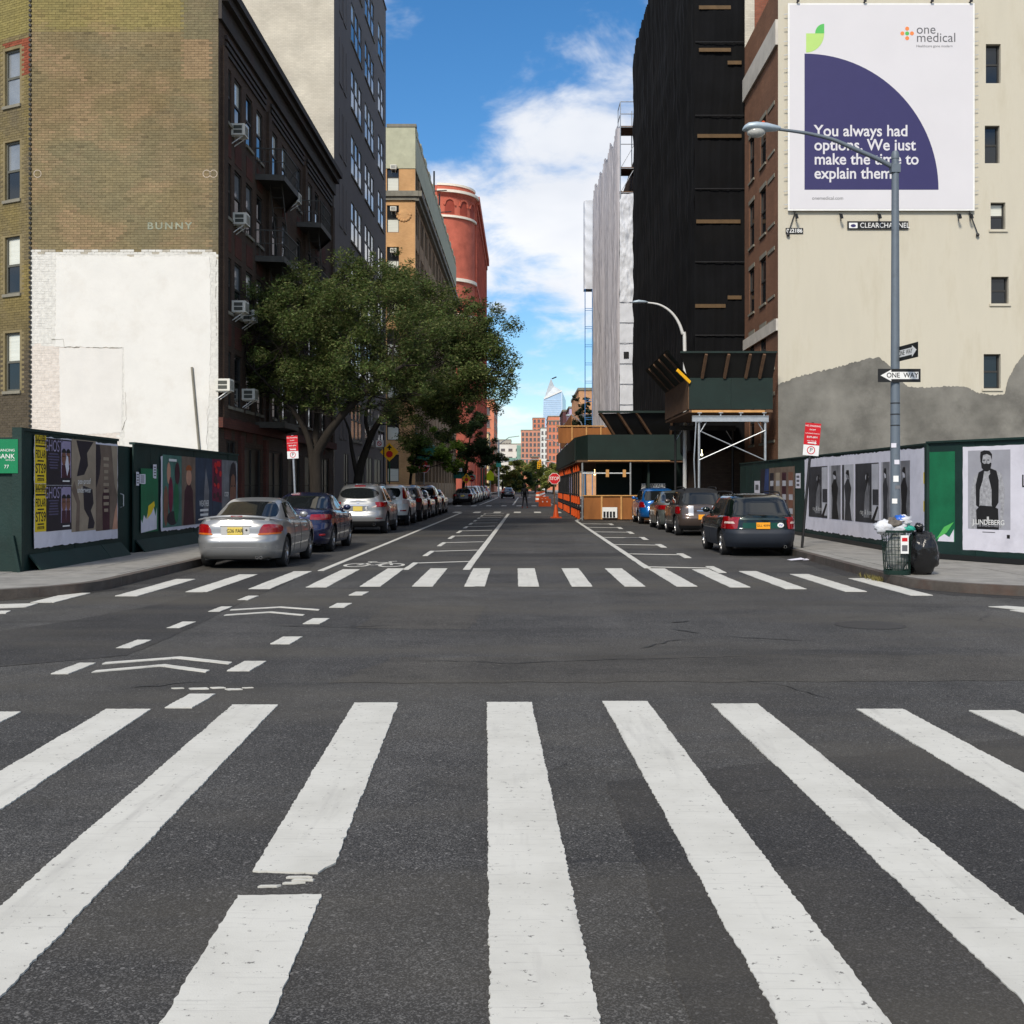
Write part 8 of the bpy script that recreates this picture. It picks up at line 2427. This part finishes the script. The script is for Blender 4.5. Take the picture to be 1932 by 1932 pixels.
# school crossing sign, awnings
e = pole_sign('crossing_sign', 'bright yellow green crossing sign far down the left sidewalk', PX(925,140), 140, SW, 3.4, .05, M_GALV)
MB().prism([(-.45,2.2),(.45,2.2),(.45,3.0),(0,3.5),(-.45,3.0)],-.08,-.06).part('pentagon_plate', mat('fluorescent_sign', C(220,236,20), .4, var=.03), e)
M_AWN = mat('awning_green', C(18,92,76), .6, var=.15)
def awning(X0, X1, Y0, Y1, z0, z1, label):
    a = MB().add([(X0,Y0,z1),(X1,Y0,z0),(X1,Y1,z0),(X0,Y1,z1),(X1,Y0,z0-.5),(X1,Y1,z0-.5),(X0,Y0,z0-.5),(X0,Y1,z0-.5)], [(0,1,2,3),(1,4,5,2),(0,6,4,1),(3,2,5,7),(6,7,5,4)])
    tag(a.build('awning', M_AWN), label, 'awning', 'green awnings on the left')
awning(XL, -6.9, 97.5, 104, 4.4, 6.2, 'large dark green awning on the corner of the tan building')
awning(XL, -6.7, 150, 160, 3.2, 3.9, 'long teal awning far down the left sidewalk')
# globe lamps by the subway stair
for k, u in enumerate((908, 913)):
    e = empty('globe_lamp', (PX(u,135), 135, SW), ['left white globe lamp on a green post far down the left sidewalk', 'right white globe lamp on a green post far down the left sidewalk'][k], 'lamp', 'globe lamps')
    MB().cyl((0,0,0),(0,0,3.6),.08,8).part('post', M_AWN, e); MB().sphere((0,0,3.85),.26,12,8).part('globe', mat('globe_white', C(240,240,230), .3), e, smooth=True)

# ================================================================== TREES
M_BARK = mat('tree_bark', C(42, 37, 32), 0.95, var=0.35, vscale=6, bump=0.8, bscale=14, stretch=(1,1,.3))
M_LEAVES = attr_mat('tree_leaves', rough=0.6, attr='Col', bump=0, trans=True)
def leaves(name, centers, radii, count, size, cols, parent, seed, flatten=0.55):
    r = np.random.default_rng(seed)
    centers = np.array(centers); radii = np.array(radii)
    wts = radii**2.2; wts /= wts.sum()
    idx = r.choice(len(centers), count, p=wts)
    d = r.normal(size=(count,3)); d /= np.linalg.norm(d, axis=1)[:,None]
    rad = radii[idx]*(r.random(count)**0.5)*(1+0.25*(r.random(count)<.12))
    pos = centers[idx] + d*rad[:,None]*np.array([1,1,flatten+0.25])
    # leaf frames
    a = r.normal(size=(count,3)); a[:,2] *= 0.5; a /= np.linalg.norm(a,axis=1)[:,None]
    up = r.normal(size=(count,3))*0.7+np.array([0,0,1.0])
    b = np.cross(up, a); b /= np.linalg.norm(b,axis=1)[:,None]+1e-9
    s = size*(0.6+0.8*r.random(count))
    L, W = s[:,None]*a, 0.36*s[:,None]*b
    V = np.empty((count*4,3))
    V[0::4] = pos-L*0.5; V[1::4] = pos+W*0.5-L*0.05; V[2::4] = pos+L*0.5; V[3::4] = pos-W*0.5-L*0.05
    w = np.array(wp(parent)); V -= w
    me = bpy.data.meshes.new(name)
    me.vertices.add(count*4); me.vertices.foreach_set('co', V.ravel())
    me.loops.add(count*4); me.loops.foreach_set('vertex_index', np.arange(count*4, dtype=np.int32))
    me.polygons.add(count); me.polygons.foreach_set('loop_start', np.arange(0,count*4,4,dtype=np.int32)); me.polygons.foreach_set('loop_total', np.full(count,4,dtype=np.int32))
    me.update(calc_edges=True)
    at = me.attributes.new('Col','FLOAT_COLOR','POINT')
    cc = np.array(cols)[r.integers(0,len(cols),count)]*(0.75+0.5*r.random(count))[:,None]
    # clump tone
    tone = (0.8+0.4*r.random(len(centers)))[idx]
    cc = cc*tone[:,None]
    arr = np.ones((count*4,4),dtype=np.float32); arr[:,:3] = np.repeat(cc,4,axis=0)
    at.data.foreach_set('color', arr.ravel())
    me.materials.append(M_LEAVES)
    o = put(me, name, parent); tag(o, kind='stuff')
    return o
GREENS = [C(80,100,50), C(96,112,60), C(70,86,46), C(114,120,72), C(96,98,60)]
def tree(name, label, base, stems, clumps, nleaf, size, seed, cols=GREENS, group=None, sub=7, spread=0.75):
    random.seed(seed)
    e = empty(name, base, label, 'tree', group)
    tr = MB()
    ends = []
    for pts, r0 in stems:
        n = len(pts)
        P = [Vector(p) for p in pts]
        fine = []
        for i in range(n-1):
            for k in range(4):
                t = k/4
                p0 = P[max(i-1,0)]; p1 = P[i]; p2 = P[i+1]; p3 = P[min(i+2,n-1)]
                fine.append(0.5*((2*p1)+(p2-p0)*t+(2*p0-5*p1+4*p2-p3)*t*t+(3*p1-p0-3*p2+p3)*t**3))
        fine.append(P[-1])
        m = len(fine)
        tr.tube(fine, [max(0.02, r0*(1-0.78*i/(m-1))) for i in range(m)], 9)
        ends.append(fine)
    centers = []; radii = []
    for (c, r) in clumps:
        c = Vector(c)
        # a limb to each clump from the nearest stem point
        best = min((p for f in ends for p in f[len(f)//3:]), key=lambda p: (p-c).length + (0.8 if p.z > c.z else 0))
        mid = best.lerp(c, 0.5)+Vector((0,0,-0.12*(c-best).length))+Vector((random.uniform(-.2,.2),random.uniform(-.2,.2),0))
        tr.tube([best, mid, c], [0.038, 0.024, 0.010], 6)
        for k in range(sub):
            d = Vector((random.gauss(0,1),random.gauss(0,1),random.gauss(0,.75))).normalized()
            q = c+d*r*random.uniform(.4,1.3)
            centers.append(q); radii.append(r*random.uniform(.16,.46))
            st_ = mid.lerp(c, random.uniform(.2,1))
            tr.tube([st_, st_.lerp(q,.55)+Vector((0,0,-.05)), q], [0.014,0.009,0.004], 4)
    tr.build('trunk', M_BARK, e, smooth=60)
    leaves('crown', [tuple(c) for c in centers], radii, nleaf, size, cols, e, seed)
    return e
def T(u, v, Y): return (PX(u,Y), Y, PZ(v,Y))
Y1_ = 38.4
b1 = (PX(597,Y1_), Y1_, SW)
stems1 = [([b1, T(596,880,38.4), T(606,840,38.2), T(640,790,37.8), T(700,730,37.2), T(760,690,36.6)], 0.235),
          ([b1, T(590,880,38.4), T(582,830,38.4), T(560,785,38.2), T(520,740,38), T(480,700,37.6)], 0.15),
          ([T(590,870,38.4), T(596,820,38.8), T(600,760,39.2), T(610,690,39.6), T(620,620,40)], 0.14),
          ([T(612,830,38.2), T(650,770,39), T(690,700,39.8), T(720,620,40.4)], 0.10)]
cl1 = [(T(u,v,38.4+dy), r) for (u,v,dy,r) in ((470,640,-.6,.75),(500,600,0,.85),(545,640,-.8,1.0),(560,570,.4,.95),(600,620,-1.0,1.05),(640,565,.6,1.0),(650,650,-1.2,1.1),(700,600,-.6,1.1),(690,530,1.0,.95),(740,560,.5,.9),(745,640,-1.2,1.0),(790,620,-1.0,.9),(590,690,-.4,1.0),(520,690,.2,.8),(660,705,-.8,.85),(720,700,-1.2,.8),(480,690,.6,.55),(815,670,-1.3,.75),(530,590,1.5,.8),(610,545,1.6,.8))]
tree('street_tree', 'big leafy street tree with forked trunk in front of the brick tenement', b1, stems1, [(c, r*1.22) for c, r in cl1] + [(T(u,v,38.4+dy), r) for (u,v,dy,r) in ((690,500,1,.6),(655,520,.8,.6),(560,540,.8,.55),(505,560,.5,.5),(455,610,-.3,.5),(440,665,-.2,.4),(745,515,1,.6),(530,535,.4,.35),(560,720,-.6,.7),(620,730,-.9,.7),(690,735,-1.0,.65),(500,705,-.2,.6),(750,715,-1.2,.7),(590,660,1.2,.9),(660,600,1.5,.9),(540,745,-.3,.4),(470,720,0,.5),(600,765,-.6,.5),(660,765,-.8,.5),(720,760,-1,.55),(450,690,-.2,.45),(465,700,.3,.55),(500,735,.2,.55),(545,765,0,.45),(440,640,.2,.5),(780,740,-1.2,.6))], 105000, 0.105, 31, sub=17)
Y2_ = 47.0
b2 = (PX(672,Y2_), Y2_, SW)
stems2 = [([b2, T(676,900,47), T(690,850,47), T(712,800,46.6), T(760,740,46), T(830,690,45.2)], 0.22),
          ([T(674,900,47), T(664,850,47), T(658,810,47.2), T(640,770,47.4)], 0.11),
          ([T(700,830,46.8), T(690,780,47), T(720,700,47.4), T(760,620,47.6)], 0.10),
          ([T(760,745,46), T(850,730,45), T(910,700,44.5)], 0.08)]
cl2 = [(T(u-14 if u > 820 else u,v,46.5+dy), r) for (u,v,dy,r) in ((780,600,.5,1.2),(830,620,0,1.3),(860,590,.8,1.1),(880,650,-.5,1.3),(920,640,-1,1.1),(830,690,-1,1.4),(900,710,-1.2,1.2),(930,700,-1.4,1.0),(770,690,0,1.3),(860,740,-1,1.2),(800,750,0,1.2),(905,755,-1.3,.8),(945,690,-1.6,.6),(780,560,1,.9),(760,790,.3,.8),(840,780,-.6,.8),(925,605,-.5,.7),(870,790,-.8,.6))]
tree('street_tree', 'dark leafy street tree leaning over the road with its crown against the sky', b2, stems2, [(c, r*1.2) for c, r in cl2] + [(T(u,v,46.5+dy), r) for (u,v,dy,r) in ((760,530,1,.6),(730,560,1,.8),(955,730,-1.6,.45),(965,705,-1.6,.35),(880,575,.5,.7),(840,650,.8,1.2),(790,720,-.8,.9),(900,670,.3,1.0))], 85000, 0.125, 47, sub=17)
Y3_ = 62.0
b3 = (PX(782,Y3_)-0.3, Y3_, SW)
tree('street_tree', 'small light green tree behind the stop ahead sign', b3, [([b3, T(776,890,62), T(790,850,62), T(800,830,62)], 0.10)],
    [(T(u,v,62+dy), r) for (u,v,dy,r) in ((790,845,0,.9),(815,835,-.4,.9),(840,850,-.5,.9),(775,860,.3,.7),(800,868,-.3,.7),(850,870,-.5,.6),(825,865,0,.7),(860,850,-.8,.5))], 12000, 0.15, 52, cols=[C(96,124,50),C(110,134,58),C(84,108,48)])
Y4_ = 106.0
b4 = (PX(878,Y4_)-.4, Y4_, SW)
tree('street_tree', 'tall dark tree in front of the red building', b4, [([b4, T(880,880,106), T(885,840,106), T(890,800,106)], 0.16)],
    [(T(u,v,106+dy), r) for (u,v,dy,r) in ((880,800,0,1.6),(900,810,-1,1.4),(870,830,0,1.7),(895,845,-1,1.8),(910,860,-1,1.4),(875,865,0,1.5),(915,835,-1,1.1),(890,785,0,1.0))], 16000, 0.26, 61, cols=[C(64,84,52),C(54,74,46)])
FARG = [C(150,158,84), C(136,148,78), C(168,166,92), C(124,138,74)]
far_t = [(948,895,260,4.0,'yellowish green tree at the far left of the street end'),(970,898,300,4.5,'round green tree behind the traffic signal at the street end'),(990,905,280,3.8,'dark green tree in the middle of the street end'),(1010,900,310,5.0,'broad green tree right of the middle of the street end'),(1030,893,290,4.6,'tall green tree at the right of the street end'),(1044,905,240,3.4,'green tree beside the far shed at the street end')]
for i, (u, v, Y, r, lb) in enumerate(far_t):
    b = (PX(u,Y), Y, 0)
    c0 = Vector(T(u,v,Y))
    random.seed(100+i)
    tree('far_tree', lb, b, [([b, (b[0],Y,c0.z*.5), tuple(c0)], 0.25)], [((c0.x+random.uniform(-r,r)*.8, Y+random.uniform(-1,1)*r*.5, c0.z+random.uniform(-.6,.7)*r*.7), r*random.uniform(.4,.6)) for _ in range(8)], 7000, 0.55, 70+i, cols=FARG if i != 2 else [C(70,90,50),C(62,82,46)], group='trees at the end of the street', sub=5)
b = (PX(1104,150), 150, SW)
c0 = Vector(T(1104,780,150))
random.seed(9)
tree('conifer_tree', 'dark evergreen in front of the sandstone house on the right', b, [([b,(b[0],150,c0.z*.6),(b[0],150,c0.z+1)],.2)], [((c0.x+random.uniform(-1.3,1.3), 150+random.uniform(-1,1), c0.z+z), 1.1-.12*(z+2)) for z in (-3,-2.2,-1.4,-.6,.2,1,1.8) for _ in (0,1)], 9000, 0.3, 90, cols=[C(52,66,48),C(44,58,44)])

# ================================================================== PERSON
def person(loc, label):
    sk = [((0,0,.95),.13),((0,.01,1.12),.145),((0,.02,1.34),.17),((0,.02,1.46),.075),((0,.01,1.52),.06),((0,-.01,1.60),.10),((0,-.01,1.72),.095),
          ((.19,.02,1.40),.075),((.25,.03,1.14),.055),((.24,-.06,.92),.045),((.24,-.10,.82),.035),
          ((-.19,.02,1.40),.075),((-.25,.03,1.14),.055),((-.23,-.08,.94),.045),((-.22,-.13,.85),.035),
          ((.09,0,.88),.10),((.15,.10,.50),.07),((.19,.06,.10),.045),((.19,.16,.05),.04),
          ((-.09,0,.88),.10),((-.12,-.02,.50),.07),((-.17,-.24,.13),.045),((-.17,-.15,.05),.04)]
    ed = [(0,1),(1,2),(2,3),(3,4),(4,5),(5,6),(2,7),(7,8),(8,9),(9,10),(2,11),(11,12),(12,13),(13,14),(0,15),(15,16),(16,17),(17,18),(0,19),(19,20),(20,21),(21,22)]
    me = bpy.data.meshes.new('person')
    me.from_pydata([p for p, r in sk], ed, [])
    o = bpy.data.objects.new('person', me); COL.objects.link(o)
    md = o.modifiers.new('skin','SKIN'); sb = o.modifiers.new('sub','SUBSURF'); sb.levels = sb.render_levels = 2
    sv = me.skin_vertices[0].data
    for i, (p, r) in enumerate(sk): sv[i].radius = (r, r*.85)
    sv[0].use_root = True
    dg = bpy.context.evaluated_depsgraph_get()
    m2 = bpy.data.meshes.new_from_object(o.evaluated_get(dg)); bpy.data.objects.remove(o)
    mk_ = mat('dark_clothing', C(30,30,34), .85, var=.2, vscale=8)
    m2.materials.clear(); m2.materials.append(mk_)
    m2.polygons.foreach_set('use_smooth', [True]*len(m2.polygons)); m2.name = 'person'
    p = put(m2, 'person', None, loc); WPOS[p.name] = Vector(loc)
    tag(p, label, 'person')
    MB().sphere((0,-.17,1.24),(.15,.10,.21),12,8).part('backpack', mat('pack_black', C(18,18,20), .7), p)
    MB().sphere((0,0,1.69),(.105,.115,.10),14,10).part('hair', mat('hair_dark', C(24,18,16), .7), p, smooth=True)
    for x, y in ((.19,.12),(-.17,-.18)):
        MB().sphere((x,y,.045),(.05,.14,.05),10,8).part('shoe', mat('shoe_red', C(150,54,40), .6), p, smooth=True)
    return p
person((PX(990,86), 86, 0), 'person in dark clothes with a backpack walking across the street')
